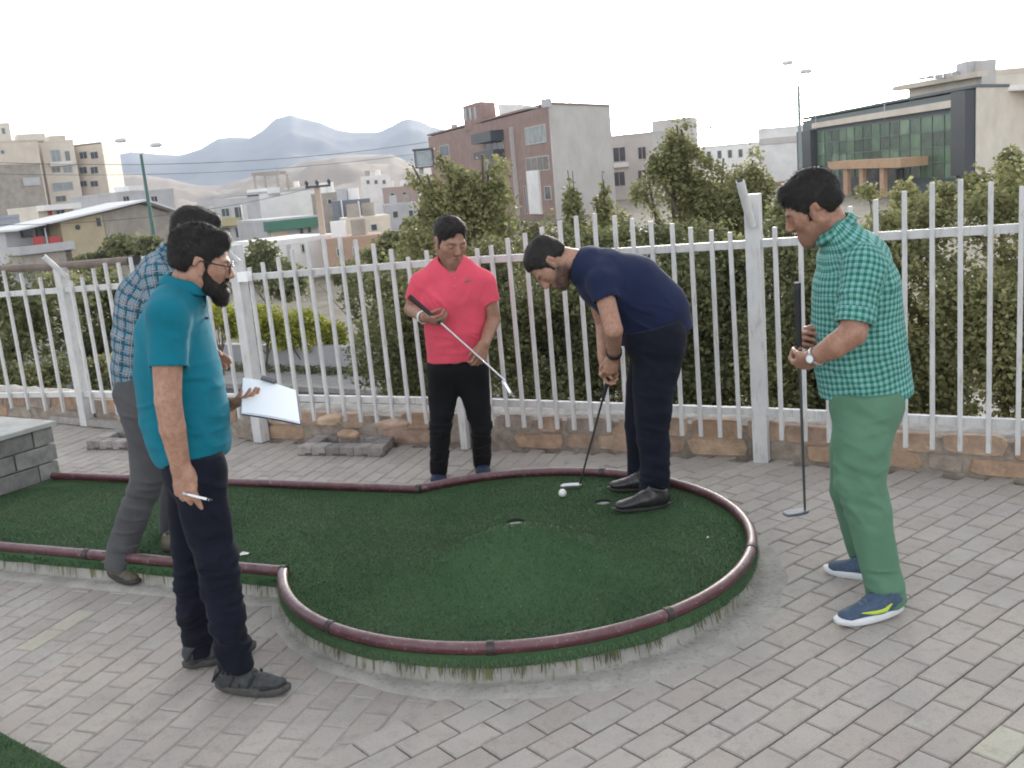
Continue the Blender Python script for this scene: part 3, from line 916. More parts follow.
def sdf_mesh(name, ops, h, disp=None, pad=.03):
    """ops: list of (kind, primitive, k) with kind '+', '-', '&'. Returns a smooth mesh (surface nets)."""
    lo = np.min([p.lo for k, p, _ in ops if k == '+'], 0)-pad; hi = np.max([p.hi for k, p, _ in ops if k == '+'], 0)+pad
    n = np.ceil((hi-lo)/h).astype(int)+1
    ax = [lo[i]+h*np.arange(n[i]) for i in range(3)]
    F = np.full(n, .06, np.float32)
    for kind, p, k in ops:
        i0 = np.clip(np.floor((p.lo-.05-lo)/h).astype(np.int64) if p.lo[0] > -1e8 else np.zeros(3, int), 0, n); i1 = np.clip(np.ceil((p.hi+.05-lo)/h).astype(np.int64) if p.hi[0] < 1e8 else n, 0, n)
        if (i1 <= i0).any(): continue
        sl = tuple(slice(a, b) for a, b in zip(i0, i1))
        sub = F[sl]
        if kind != '+':
            m_ = sub < .03
        else:
            m_ = None
        gx_, gy_, gz_ = np.meshgrid(*[ax[i][sl[i]] for i in range(3)], indexing='ij')
        if m_ is None:
            if isinstance(p, Group):
                d = np.full(sub.shape, .06, np.float32)
                for q in p.s:
                    j0 = np.clip(np.floor((q.lo-.05-lo)/h).astype(int), i0, i1); j1 = np.clip(np.ceil((q.hi+.05-lo)/h).astype(int), i0, i1)
                    if (j1 <= j0).any(): continue
                    s2 = tuple(slice(a_-o_, b_-o_) for a_, b_, o_ in zip(j0, j1, i0))
                    P = np.stack([gx_[s2].ravel(), gy_[s2].ravel(), gz_[s2].ravel()], 1)
                    d[s2] = smin(d[s2], np.minimum(q.d(P), .06).reshape(d[s2].shape), .006)
            else:
                P = np.stack([gx_.ravel(), gy_.ravel(), gz_.ravel()], 1)
                d = p.d(P).reshape(sub.shape)
            F[sl] = smin(sub, np.minimum(d, .06), k)
        else:
            P = np.stack([gx_[m_], gy_[m_], gz_[m_]], 1); d = p.d(P)
            cur = sub[m_]
            sub[m_] = smax(cur, -d, k) if kind == '-' else smax(cur, d, k)
    if disp is not None:
        m_ = np.abs(F) < .03
        I = np.argwhere(m_); P = lo+I*h
        F[m_] += disp(P)
    F[0], F[-1], F[:, 0], F[:, -1], F[:, :, 0], F[:, :, -1] = [.05]*6
    # ---- naive surface nets
    ins_ = F < 0
    c = np.zeros(np.array(F.shape)-1, np.int8)
    for i in (0, 1):
        for j in (0, 1):
            for k in (0, 1):
                c += ins_[i:F.shape[0]-1+i, j:F.shape[1]-1+j, k:F.shape[2]-1+k]
    mixed = (c > 0) & (c < 8)
    cells_ = np.argwhere(mixed)
    vid = np.full(c.shape, -1, np.int32); vid[mixed] = np.arange(len(cells_))
    acc = np.zeros((len(cells_), 3)); cnt = np.zeros(len(cells_))
    cor = [(i, j, k) for i in (0, 1) for j in (0, 1) for k in (0, 1)]
    val = {q: F[cells_[:, 0]+q[0], cells_[:, 1]+q[1], cells_[:, 2]+q[2]] for q in cor}
    for q in cor:
        for a in range(3):
            if q[a] == 0:
                q2 = list(q); q2[a] = 1; q2 = tuple(q2)
                f0, f1 = val[q], val[q2]; x_ = (f0 < 0) != (f1 < 0)
                t = np.where(x_, f0/(f0-f1+1e-12), 0)
                pos = np.tile(np.array(q, float), (len(cells_), 1)); pos[:, a] += t
                acc[x_] += pos[x_]; cnt[x_] += 1
    V = lo+(cells_+acc/cnt[:, None])*h
    quads = []
    for a in range(3):
        b, c_ = (a+1) % 3, (a+2) % 3
        s0 = [slice(None)]*3; s1 = [slice(None)]*3
        s0[a] = slice(0, -1); s1[a] = slice(1, None)
        e = ins_[tuple(s0)] != ins_[tuple(s1)]
        E_ = np.argwhere(e); ok = (E_[:, b] > 0) & (E_[:, c_] > 0) & (E_[:, b] < vid.shape[b]) & (E_[:, c_] < vid.shape[c_]); E_ = E_[ok]
        up_ = ins_[tuple(E_.T)]
        def idx(db, dc):
            q = E_.copy(); q[:, b] -= db; q[:, c_] -= dc; return vid[tuple(q.T)]
        Q = np.stack([idx(1, 1), idx(0, 1), idx(0, 0), idx(1, 0)], 1)
        Q[~up_] = Q[~up_][:, ::-1]
        quads.append(Q)
    Q = np.concatenate(quads); Q = Q[(Q >= 0).all(1)]
    A_, B_2, C_2 = V[Q[:, 0]], V[Q[:, 1]], V[Q[:, 2]]
    if (A_*np.cross(B_2, C_2)).sum() + (V[Q[:, 0]]*np.cross(C_2, V[Q[:, 3]])).sum() < 0: Q = Q[:, ::-1]
    me = npmesh(name, V, Q, True)
    return me, V
def nrmz(v): v = np.array(v, float); return v/np.linalg.norm(v)

# ---------------- head
def head_frame(C, F, U):
    F = nrmz(F); U = np.array(U, float); U = nrmz(U-F*(U@F)); L = np.cross(U, F); return np.array(C, float), np.array([F, L, U])
def head_ops(hf, s=1.0, jaw=1.0):
    C, M = hf
    P = lambda x, y, z: C+s*(np.array([x, y, z])@M)
    o = [('+', Ell(P(-.014, 0, .032), np.array([.094, .073, .078])*s, M), 0),
         ('+', Ell(P(.030, 0, -.028), np.array([.056, .059, .075])*s, M), .03)]
    for y in (-1, 1):
        o += [('+', Seg(P(-.012, y*.054, -.045), P(.060, y*.020, -.096), .020*s*jaw, .020*s*jaw), .035),
              ('+', Seg(P(.052, y*.044, -.018), P(.040, y*.050, -.012), .019*s, .019*s), .03),
              ('+', Seg(P(.080, y*.012, .017), P(.066, y*.044, .016), .0095*s, .008*s), .016),
              ('-', Ell(P(.090, y*.031, .000), np.array([.013, .0165, .011])*s, M), .014),
              ('+', Ell(P(.072, y*.031, .0015), np.array([.0125, .0145, .0125])*s, M), .004)]
    o += [('+', Seg(P(.070, 0, -.102), P(.066, 0, -.088), .017*s, .022*s), .03),
          ('+', Seg(P(.084, 0, .012), P(.106, 0, -.028), .0075*s, .0105*s), .014),
          ('+', Ell(P(.097, 0, -.034), np.array([.013, .017, .009])*s, M), .008),
          ('+', Seg(P(.084, -.013, -.0580), P(.084, .013, -.0580), .0065*s, .0065*s, M[2], .0045*s, .0045*s), .008),
          ('+', Seg(P(.0925, -.004, -.0570), P(.0925, .004, -.0570), .006*s, .006*s, M[2], .0045*s, .0045*s), .006),
          ('+', Seg(P(.083, -.012, -.0690), P(.083, .012, -.0690), .0075*s, .0075*s, M[2], .0055*s, .0055*s), .007),
          ('-', Seg(P(.1, -.021, -.0635), P(.1, .021, -.0635), .0085*s, .0085*s, M[2], .0016*s, .0016*s), .003)]
    for y in (-1, 1):
        o += [('+', Seg(P(-.006, y*.076, .012), P(.004, y*.073, -.030), .015*s, .010*s, M[1], .006*s, .005*s), .008),
              ('+', Seg(P(-.016, y*.081, .020), P(-.020, y*.083, .000), .008*s, .007*s, M[1], .005*s, .005*s), .006),
              ('-', Ell(P(-.002, y*.085, -.002), np.array([.006, .005, .013])*s, M), .004)]
    return o
def hair_ops(hf, s=1.0, style='short'):
    C, M = hf
    P = lambda x, y, z: C+s*(np.array([x, y, z])@M)
    th = {'short': .011, 'full': .017, 'thin': .007}[style]
    o = [('+', Ell(P(-.016, 0, .034), np.array([.096+th*.45, .0745+th*.18, .079+th*.5])*s, M), 0),
         ('+', Ell(P(-.018, 0, .062), np.array([.090+th*.7, .068+th*.35, .056+th*1.15])*s, M), .02),
         ('+', Seg(P(-.080, -.03, -.012), P(-.080, .03, -.012), .024*s+th*.2, .024*s+th*.2), .03)]
    if style == 'full':
        o += [('+', Seg(P(.058, -.030, .098), P(.062, .030, .098), .021*s, .021*s), .03)]
    if style == 'short':
        o += [('+', Seg(P(.050, -.03, .092), P(.050, .03, .092), .020*s, .020*s), .03)]
    fx = {'short': .058, 'full': .066, 'thin': .036}[style]
    # cut away the face, the side of the face in front of the ear and the nape
    o += [('-', Seg(P(.125, -.10, -.02), P(.125, .10, -.02), .088*s, .088*s), .012),
          ('-', Seg(P(fx+.062, -.10, .030), P(fx+.062, .10, .030), .046*s, .046*s), .012),
          ('-', Seg(P(.004, -.12, -.042), P(.004, .12, -.042), .048*s, .048*s), .012),
          ('&', Half(P(-.02, 0, -.046), nrmz(-M[2]-.25*M[0])), .008)]
    for y in (-1, 1):    # sideburn
        o += [('+', Seg(P(.020, y*.068, .02), P(.022, y*.067, -.018), .012*s, .009*s, M[1], .006*s, .005*s), .008)]
    return o
def beard_ops(hf, s=1.0, long=1.0):
    C, M = hf
    P = lambda x, y, z: C+s*(np.array([x, y, z])@M)
    o = []
    for y in (-1, 1):
        o += [('+', Seg(P(.016, y*.064, -.030), P(.040, y*.048, -.075), .014*s, .020*s), 0 if y < 0 else .02),
              ('+', Seg(P(.040, y*.046, -.078), P(.074, y*.012, -.104), .022*s, .023*s*long), .03),
              ('+', Seg(P(.092, y*.004, -.047), P(.084, y*.026, -.062), .0055*s, .005*s), .008),
              ('+', Seg(P(.083, y*.028, -.062), P(.070, y*.030, -.085), .007*s, .015*s), .015)]
    o += [('+', Seg(P(.074, 0, -.098), P(.080, 0, -.118-.03*(long-1)), .022*s*long, .016*s*long), .03),
          ('-', Seg(P(.094, -.012, -.062), P(.094, .012, -.062), .010*s, .010*s, M[2], .008*s, .008*s), .005)]
    return o
def hair_disp(amp, f, M):
    def fn(P):
        q = P@M.T
        a = vnoise(q*np.array([f*.55, f, f*.55]), 5)*amp*1.3 + vnoise(q*np.array([f*1.4, f*2.3, f*1.4]), 9)*amp*.6+vnoise(q*45, 2)*amp*.9
        return a
    return fn
# ---------------- hand: palm and five fingers
def hand_ops(Wr, dirn, back, thumb, curls=(.5, .5, .5, .5), spread=.04, s=1.0, thumb_curl=.4, thumb_open=.7, kb=.006):
    """Wr wrist point, dirn wrist->knuckles, back = back-of-hand normal, thumb = direction of the thumb side.
    curls: radians-like factor per finger (index..little)"""
    d = nrmz(dirn); b = np.array(back, float); b = nrmz(b-d*(b@d)); t = np.array(thumb, float); t = nrmz(t-d*(t@d)-b*(t@b))
    W = np.array(Wr, float)
    P = lambda x, y, z: W+s*(d*x+t*y+b*z)
    o = []
    K = [(.083, .030, .0), (.088, .010, .002), (.084, -.010, .001), (.075, -.029, -.003)]
    for (x, y, z) in K:
        o.append(('+', Seg(P(.004, y*.62, 0), P(x, y, z), .0145*s, .0105*s, b, .0125*s, .0100*s), .014))
    o.append(('+', Seg(P(.035, .012, -.007), P(.055, -.018, -.006), .016*s, .016*s), .014))
    Ls = [(.040, .024, .020), (.044, .028, .021), (.041, .026, .021), (.032, .020, .018)]
    for i, ((x, y, z), L, c) in enumerate(zip(K, Ls, curls)):
        ang = 0.0; p = P(x, y, z); sp = (y/.03)*spread
        for j in range(3):
            ang += c*(1.0, 1.15, .75)[j]
            dv = d*math.cos(ang)-b*math.sin(ang)+t*sp*math.cos(ang)
            q = p+s*L[j]*nrmz(dv)
            r0 = (.0094, .0086, .0078)[j]*(.92 if i == 3 else 1); r1 = (.0086, .0078, .0066)[j]*(.92 if i == 3 else 1)
            o.append(('+', Seg(p, q, r0*s, r1*s), kb if j == 0 else .003)); p = q
    # thumb leaves the side of the palm near its base
    p0 = P(.018, .022, -.006); a = thumb_open
    dv = nrmz(d*math.cos(a)+t*math.sin(a)-b*.35)
    p1 = p0+dv*.038*s; dv2 = nrmz(d*math.cos(a*.5)+t*math.sin(a*.5)*.6-b*(.35+thumb_curl)); p2 = p1+dv2*.031*s
    dv3 = nrmz(d*math.cos(a*.2)-b*(.35+1.6*thumb_curl)-t*thumb_curl*.3); p3 = p2+dv3*.025*s
    o += [('+', Seg(p0, p1, .0150*s, .0115*s), .014), ('+', Seg(p1, p2, .0105*s, .0095*s), .004), ('+', Seg(p2, p3, .0095*s, .0075*s), .003)]
    return o
# ---------------- cloth
def wrinkles(spots, base=.0016, seed=3):
    "spots: (centre, radius, amplitude, direction across the folds, spacing)"
    def fn(P):
        r = vnoise(P*9, seed)*base*1.4+vnoise(P*np.array([22, 22, 15.]), seed+1)*base
        for (c, R, A, dr, sp) in spots:
            q = P-np.array(c)[:3]; dd = np.sqrt((q*q).sum(1)); w_ = np.exp(-(dd/R)**2)
            d1 = nrmz(dr); s_ = q@d1; Q = P/(sp*3.6); Q = Q+np.outer(s_*(1/(sp*1.05)-1/(sp*3.6)), d1)
            n1 = vnoise(Q, seed+7); n2 = vnoise(Q*1.9+5.3, seed+8)
            r = r+A*1.7*w_*(np.minimum(np.abs(n1)*2.4, 1)-.6+.35*n2)
        return r
    return fn
def fabric(name, c, weave=500, rough=.9, var=.12, sheen=.2, bump=.25):
    k = NT(name); k.set(Roughness=rough); k.p.inputs['Sheen Weight'].default_value = sheen*.25; k.p.inputs['Specular IOR Level'].default_value = .2
    g = k.n('ShaderNodeNewGeometry'); P_ = g.outputs['Position']
    a = k.ramp(k.noise(5, 4, .6, vec=P_), [(.3, tuple(v*(1-var) for v in c)), (.7, tuple(v*(1+var) for v in c))])
    k.col(a); k.bump(k.noise(weave, 2, .6, vec=P_), bump, .0015); return k.m
def check_mat(name, cols, per, lines):
    """woven check from the cloth coordinates cu, cv (metres). cols: ground, one band, crossing; lines: list of (offset, width, colour)"""
    k = NT(name); k.set(Roughness=.9); k.p.inputs['Sheen Weight'].default_value = .05; k.p.inputs['Specular IOR Level'].default_value = .2
    au = k.n('ShaderNodeAttribute', attribute_name='cu').outputs['Fac']; av = k.n('ShaderNodeAttribute', attribute_name='cv').outputs['Fac']
    g0 = k.n('ShaderNodeNewGeometry').outputs['Position']
    au = k.math('MULTIPLY_ADD', k.noise(9, 2, .5, vec=g0), .022, au); av = k.math('MULTIPLY_ADD', k.noise(7.3, 2, .5, vec=g0), .024, av)
    def band(x, off, wd):
        f = k.math('FRACT', k.math('ADD', k.math('DIVIDE', x, per), off)); return k.math('LESS_THAN', f, wd)
    bu, bv = band(au, 0, .5), band(av, 0, .5)
    sm_ = k.math('MULTIPLY', k.math('ADD', bu, bv), .5)
    c = k.ramp(sm_, [(0, cols[0]), (.34, cols[1]), (.8, cols[2])], 'CONSTANT')
    for (off, wd, col) in lines:
        l_ = k.math('MAXIMUM', band(au, off, wd), band(av, off, wd)); c = k.mix(k.math('MULTIPLY', l_, .8), c, col)
    g = k.n('ShaderNodeNewGeometry'); nz = k.ramp(k.noise(6, 4, .6, vec=g.outputs['Position']), [(.3, (.88, .88, .88)), (.7, (1.1, 1.1, 1.1))])
    k.col(k.mix(1.0, c, nz, 'MULTIPLY')); k.bump(k.noise(420, 2, .6, vec=g.outputs['Position']), .25, .0015); return k.m
def cloth_uv(me, V, chains, seam):
    "cu along the chain, cv around it, from the nearest chain; seam is the direction where cv wraps"
    best = np.full(len(V), 1e9); cu = np.zeros(len(V)); cv = np.zeros(len(V))
    for pts_, rad, off in chains:
        acc = 0.0
        for (A, B) in zip(pts_[:-1], pts_[1:]):
            A = np.array(A, float)[:3]; B = np.array(B, float)[:3]; AB = B-A; L = np.linalg.norm(AB)
            t = ((V-A)@AB)/L**2; tc = np.clip(t, 0, 1); D = V-(A+tc[:, None]*AB); dd = np.linalg.norm(D, axis=1)-rad
            m_ = dd < best; best[m_] = dd[m_]
            T = AB/L; s_ = np.array(seam, float); s_ = nrmz(s_-T*(s_@T)); o_ = np.cross(T, s_)
            a = np.arctan2(D@o_, -(D@s_))
            cu[m_] = (acc+t*L)[m_]+off; cv[m_] = (a*rad)[m_]
            acc += L
    fattr(me, 'cu', cu); fattr(me, 'cv', cv)
# ---------------- materials for people
def skin_mat(name, c):
    k = NT(name); k.set(Roughness=.5); k.p.inputs['Specular IOR Level'].default_value = .35
    k.p.inputs['Subsurface Weight'].default_value = .12; k.p.inputs['Subsurface Radius'].default_value = (.9, .3, .15); k.p.inputs['Subsurface Scale'].default_value = .01
    g = k.n('ShaderNodeNewGeometry'); P_ = g.outputs['Position']
    a = k.ramp(k.noise(18, 5, .6, vec=P_), [(.3, (c[0]*.88, c[1]*.82, c[2]*.8)), (.7, (c[0]*1.08, c[1]*1.1, c[2]*1.1))])
    at_ = k.n('ShaderNodeAttribute', attribute_name='tone').outputs['Fac']     # lips, stubble, brow hair
    st = k.n('ShaderNodeAttribute', attribute_name='stub').outputs['Fac']
    a = k.mix(k.math('MULTIPLY', at_, .6), a, (c[0]*.75, c[1]*.42, c[2]*.42)); a = k.mix(st, a, (.055, .042, .036))
    a = k.mix(k.ramp(k.noise(55, 6, .75, vec=P_), [(.42, (.5, .5, .5)), (.56, (0, 0, 0))]), a, (c[0]*.62, c[1]*.52, c[2]*.5))
    k.col(a); k.bump(k.noise(160, 4, .6, vec=P_), .3, .002); return k.m
M_SKIN = skin_mat('skin', (.42, .245, .175)); M_SKIN2 = skin_mat('skin_tan', (.36, .20, .14))
def hair_mat(name, c):
    k = NT(name); k.set(Roughness=.55); k.p.inputs['Specular IOR Level'].default_value = .3
    g = k.n('ShaderNodeNewGeometry'); mp = k.n('ShaderNodeMapping'); mp.inputs['Scale'].default_value = (1, 1, .25); k.l(g.outputs['Position'], mp.inputs[0])
    k.col(k.ramp(k.noise(240, 3, .8, vec=mp.outputs[0]), [(.3, tuple(v*.5 for v in c)), (.7, tuple(v*1.6 for v in c))])); k.bump(k.noise(300, 3, .8, vec=mp.outputs[0]), .6, .004); return k.m
M_HAIR = hair_mat('black_hair', (.016, .0135, .012)); M_BEARD = hair_mat('beard_hair', (.016, .012, .010))
M_EYE = simple('eye_white', (.33, .30, .28), .2, var=.05); M_IRIS = simple('iris_brown', (.02, .012, .008), .15)
def paint_face(me, V, hf, s, stub, zc=.052):
    C, M = hf; q = ((V-C)@M.T)/s
    g = lambda c, r: np.exp(-(((q-np.array(c))/np.array(r))**2).sum(1))
    tone = np.clip(g((.093, 0, -.063), (.016, .024, .009))*1.1, 0, 1)
    st = np.zeros(len(V))
    if True:
        for y in (-1, 1): st = np.maximum(st, g((.083, y*.034, .019), (.02, .022, .0052))*1.1)
    low = 1/(1+np.exp((q[:, 2]+zc+np.clip(q[:, 0]-.03, -.05, .05)*(.45 if zc < .05 else 0))/.006)); fr = 1/(1+np.exp(-(q[:, 0]+.012)/.008)); near = (np.abs(q[:, 1]) < .08) & (q[:, 2] > -.125) & (q[:, 0] < .12)
    st = np.maximum(st, stub*low*fr*near*(1-tone))
    st = np.maximum(st, stub*1.2*g((.094, 0, -.047), (.02, .026, .006)))
    fattr(me, 'tone', tone); fattr(me, 'stub', np.clip(st, 0, 1))
def eyes(hf, s, person, open_=.42):
    C, M = hf
    for y in (-1, 1):
        b = MB(); c = C+s*(np.array([.0725, y*.031, .001])@M); R = .0126*s
        F = nrmz(M[0]*1+M[2]*-.35); e1 = nrmz(np.cross(F, M[2])); e2 = np.cross(e1, F)
        vs = []; n = 14
        for i, (a, wz) in enumerate(((0.0, 1), (.38, 1), (.75, 1))):
            for k in range(n if i else 1):
                ph = 2*math.pi*k/n; d_ = F*math.cos(a)+(e1*math.cos(ph)+e2*math.sin(ph)*(open_ if i == 2 else min(1, open_*1.3)))*math.sin(a)
                vs.append(c+d_*R*1.04)
        fs = [(0, 1+k, 1+(k+1) % n) for k in range(n)]
        b.add(vs[:1+n], fs, True); b.build('iris', M_IRIS, person)
        b = MB(); b.add(vs[1:], [(k, n+k, n+(k+1) % n, (k+1) % n) for k in range(n)], True); b.build('eye', M_EYE, person)

def shoe(person, heel, toe, up=(0, 0, 1), mats=None, kind='sneaker', L=None, tilt_mid=None, label=None, Wd=.05):
    "shoe from the heel point to the toe point on the ground line (sole bottom)"
    heel, toe = np.array(heel, float), np.array(toe, float); L = np.linalg.norm(toe-heel); f = (toe-heel)/L
    u_ = nrmz(np.array(up, float)-f*(np.array(up, float)@f)); sd_ = np.cross(u_, f); M = np.array([f, sd_, u_])
    P = lambda x, y, z: heel+np.array([x, y, z])@M
    k = L/.29
    ops = [('+', Seg(P(.040*k, 0, .052), P(.12*k, 0, .052), .036, .040, u_, .044, .042), 0),
           ('+', Seg(P(.12*k, 0, .048), P(.235*k, 0, .034), .041, .040, u_, .040, .022), .03),
           ('+', Seg(P(.055*k, 0, .06), P(.060*k, 0, .112), .038, .043), .03),
           ('&', Half(P(.06, 0, .105 if kind != 'boot' else .13), u_+f*-.25), .004),
           ('-', Seg(P(.058*k, 0, .08), P(.058*k, 0, .16), .033, .036), .004),
           ('&', Half(P(0, 0, .022), -u_), .003)]
    def dsp(Q):
        q = (Q-heel)@M.T; r = vnoise(Q*40, 4)*.0008
        m_ = np.exp(-((q[:, 0]-.15*k)/.05)**2)*(q[:, 2] > .045)
        if kind == 'leather': r = r+.0018*np.exp(-((q[:, 0]-.17*k)/.03)**2)*np.sin(q[:, 0]*420)
        elif kind == 'hiker': r = r+m_*.002*np.sin(q[:, 0]*300)+.0016*np.sign(np.sin(q[:, 0]*95+q[:, 2]*60))*(q[:, 2] < .09)
        else: r = r+m_*.0012*np.sin(q[:, 0]*380)
        return r
    me, V = sdf_mesh('shoe', ops, .004, dsp); o = link('shoe', me, mats[0], person)
    if label: o['label'] = label
    # sole: rounded outline lofted through three rings
    n = 36; out = []
    for i in range(n):
        a = 2*math.pi*i/n; x = math.cos(a); y = math.sin(a)
        xx = L*(.5+.5*x); wdt = ({'leather': .026, 'hiker': .033, 'boot': .034}.get(kind, .035)+.011*math.sin(min(1, max(0, xx/L))*math.pi*.9-.35)); out.append((xx, math.copysign(abs(y)**.75, y)*wdt, ))
    b = MB(); vs = []; hh = {'leather': .018, 'hiker': .030, 'sneaker': .028, 'boot': .028}[kind]
    for z, sc_ in ((0, .94), (.004, 1.0), (hh*.75, 1.02), (hh, .98)):
        for (x, y) in out:
            rise = .010*max(0, (x/L-.75)/.25)**2+(.004*max(0, (.12-x/L)/.12))
            vs.append(P(L/2+(x-L/2)*sc_*(1.0 if kind == 'leather' else 1.02), y*sc_*(.98 if kind == 'leather' else 1.05), z+rise*(1 if z < hh*.9 else .6)))
    fs = [tuple(reversed(range(n)))]+[(l*n+i, l*n+(i+1) % n, (l+1)*n+(i+1) % n, (l+1)*n+i) for l in range(3) for i in range(n)]+[tuple(range(3*n, 4*n))]
    b.add(vs, fs, True); b.build('sole', mats[1], o)
    return o, P, k
def laces(o, P, k, mat, n=4):
    b = MB()
    for i in range(n):
        x = (.105+.024*i)*k; z = .094-.009*i
        b.tube([P(x, -.024, z-.012), P(x+.008, -.008, z+.0035), P(x+.012, .008, z+.0035), P(x+.016, .024, z-.012)], .0026, 6)
        b.tube([P(x+.014, -.024, z-.014), P(x+.008, -.008, z+.003), P(x+.004, .008, z+.003), P(x, .024, z-.011)], .0026, 6)
    b.build('laces', mat, o)
def ring_collar(C, T, r1, r2, v, h, mat, person, name='collar', gap=None, flare=.012):
    "stand and fall collar: tube-like band around the neck"
    T = nrmz(T); v = np.array(v, float); v = nrmz(v-T*(v@T)); u_ = np.cross(v, T); n = 40; vs = []
    prof_ = [(-.004, -.012), (0, h*.5), (.004, h), (.010, h*.95), (.008+flare*.6, h*.35), (.008+flare, -.006), (.003+flare, -.008), (.003, h*.4)]
    ks = []
    for i in range(n+1):
        a = 2*math.pi*i/n
        if gap and abs(((a-gap[0]+math.pi) % (2*math.pi))-math.pi) < gap[1]: continue
        ks.append(a)
    ks.sort(key=lambda a: (a-(gap[0] if gap else 0)) % (2*math.pi))
    if not gap: ks = ks[:-1]
    for a in ks:
        d_ = u_*math.cos(a)*r1+v*math.sin(a)*r2; dn = nrmz(d_)
        for (o_, z) in prof_: vs.append(np.array(C, float)[:3]+d_+dn*o_+T*z)
    m_ = len(prof_); fs = []
    cnt = len(ks) if not gap else len(ks)-1
    for i in range(cnt):
        j = (i+1) % len(ks)
        for q in range(m_-1): fs.append((i*m_+q, i*m_+q+1, j*m_+q+1, j*m_+q))
        fs.append((i*m_+m_-1, i*m_, j*m_, j*m_+m_-1))
    b = MB(); b.add(vs, fs, True); o = b.build(name, mat, person)
    W_ = np.array([v[:] for v in vs], float)-np.array(C, float)[:3]; fattr(o.data, 'cu', np.arctan2(W_@v, W_@u_)*r1); fattr(o.data, 'cv', W_@T); return o
def band(C, T, r1, r2, v, wd, th, mat, person, name, n=28):
    T = nrmz(T); v = np.array(v, float); v = nrmz(v-T*(v@T)); u_ = np.cross(v, T); vs = []
    prof_ = [(0, -wd/2), (th, -wd/2), (th, wd/2), (0, wd/2)]
    for i in range(n):
        a = 2*math.pi*i/n; d_ = u_*math.cos(a)*r1+v*math.sin(a)*r2; dn = nrmz(d_)
        for (o_, z) in prof_: vs.append(np.array(C, float)[:3]+d_+dn*o_+T*z)
    fs = [(i*4+q, i*4+(q+1) % 4, ((i+1) % n)*4+(q+1) % 4, ((i+1) % n)*4+q) for i in range(n) for q in range(4)]
    b = MB(); b.add(vs, fs, True); return b.build(name, mat, person)
def putter(lab, top, grip_end, sole, head_dir, mat_head, head_len=.11, grip_mat=None, shaft_mat=None, group='putters', hd=(.028, .022)):
    "putter: grip, shaft, head"
    top, grip_end, sole = [np.array(v, float)[:3] for v in (top, grip_end, sole)]
    o = empty('putter', tuple(sole), lab, 'putter', group)
    ax_ = nrmz(sole-top)
    b = MB(); b.tube([top-ax_*.004, top, top+ax_*.03, grip_end], [.011, .0145, .0140, .0105], 12); b.build('grip', grip_mat, o)
    hz = .016
    b = MB(); b.tube([grip_end-ax_*.01, sole-ax_*.05, sole-ax_*.012], [.0062, .0052, .0048], 10); b.build('shaft', shaft_mat, o)
    hd_ = nrmz(head_dir); up_ = nrmz(-ax_-hd_*((-ax_)@hd_)); sd_ = np.cross(hd_, up_)
    L = head_len; vs = []; n = 16
    for z, sc_ in ((0, .9), (.004, 1), (hd[1]*.8, 1), (hd[1], .88)):
        for i in range(n):
            a = 2*math.pi*i/n; x = math.copysign(abs(math.cos(a))**.5, math.cos(a)); y = math.copysign(abs(math.sin(a))**.7, math.sin(a))
            vs.append(sole+hd_*(L*.38+x*L/2*sc_)+sd_*y*hd[0]/2*sc_*1.0+up_*z)
    fs = [tuple(reversed(range(n)))]+[(l*n+i, l*n+(i+1) % n, (l+1)*n+(i+1) % n, (l+1)*n+i) for l in range(3) for i in range(n)]+[tuple(range(3*n, 4*n))]
    b = MB(); b.add(vs, fs); b.build('club_head', mat_head, o)
    return o
M_RUB = simple('grip_rubber', (.018, .019, .022), .7, var=.3, scale=60)
M_STEEL = simple('brushed_steel', (.55, .55, .56), .28, .9, var=.1, scale=40)
M_DSTEEL = simple('dark_steel', (.12, .125, .13), .4, .8, var=.2, scale=40)
YV = np.array([0, 1.0, 0])
def pp(px, py, Y):
    P = at(px, py, Y); return P, ((P-EYE)@F_)/FOC
def chain(rows, v=YV, grow=1.0, add=0.0, k=.03, kind='+'):
    "rows of (px, py, Y, in-picture radius px, depth radius m)"
    o = []; pts_ = [pp(*r[:3]) for r in rows]
    for (a, ra), (b, rb) in zip(zip(pts_, rows), list(zip(pts_, rows))[1:]):
        o.append(Seg(a[0], b[0], a[1]*ra[3]*grow+add, b[1]*rb[3]*grow+add, v, ra[4]*grow+add, rb[4]*grow+add))
    return [(kind, Group(o), k)]
def limb(pts, k=.02, add=0.0):
    "pts of (px, py, Y, radius m)"
    P = [(at(*p[:3]), p[3]) for p in pts]
    return [('+', Group([Seg(a, b, ra+add, rb+add) for (a, ra), (b, rb) in zip(P[:-1], P[1:])]), k)]
def rootmesh(me, base, mat, label):
    base = np.array(base, float)[:3]; co = np.empty(len(me.vertices)*3, np.float32); me.vertices.foreach_get('co', co)
    co = co.reshape(-1, 3)-base.astype(np.float32); me.vertices.foreach_set('co', co.ravel()); me.update()
    o = link('person', me, mat); o.location = tuple(base); tag(o, label, 'person', 'men playing mini golf'); return o
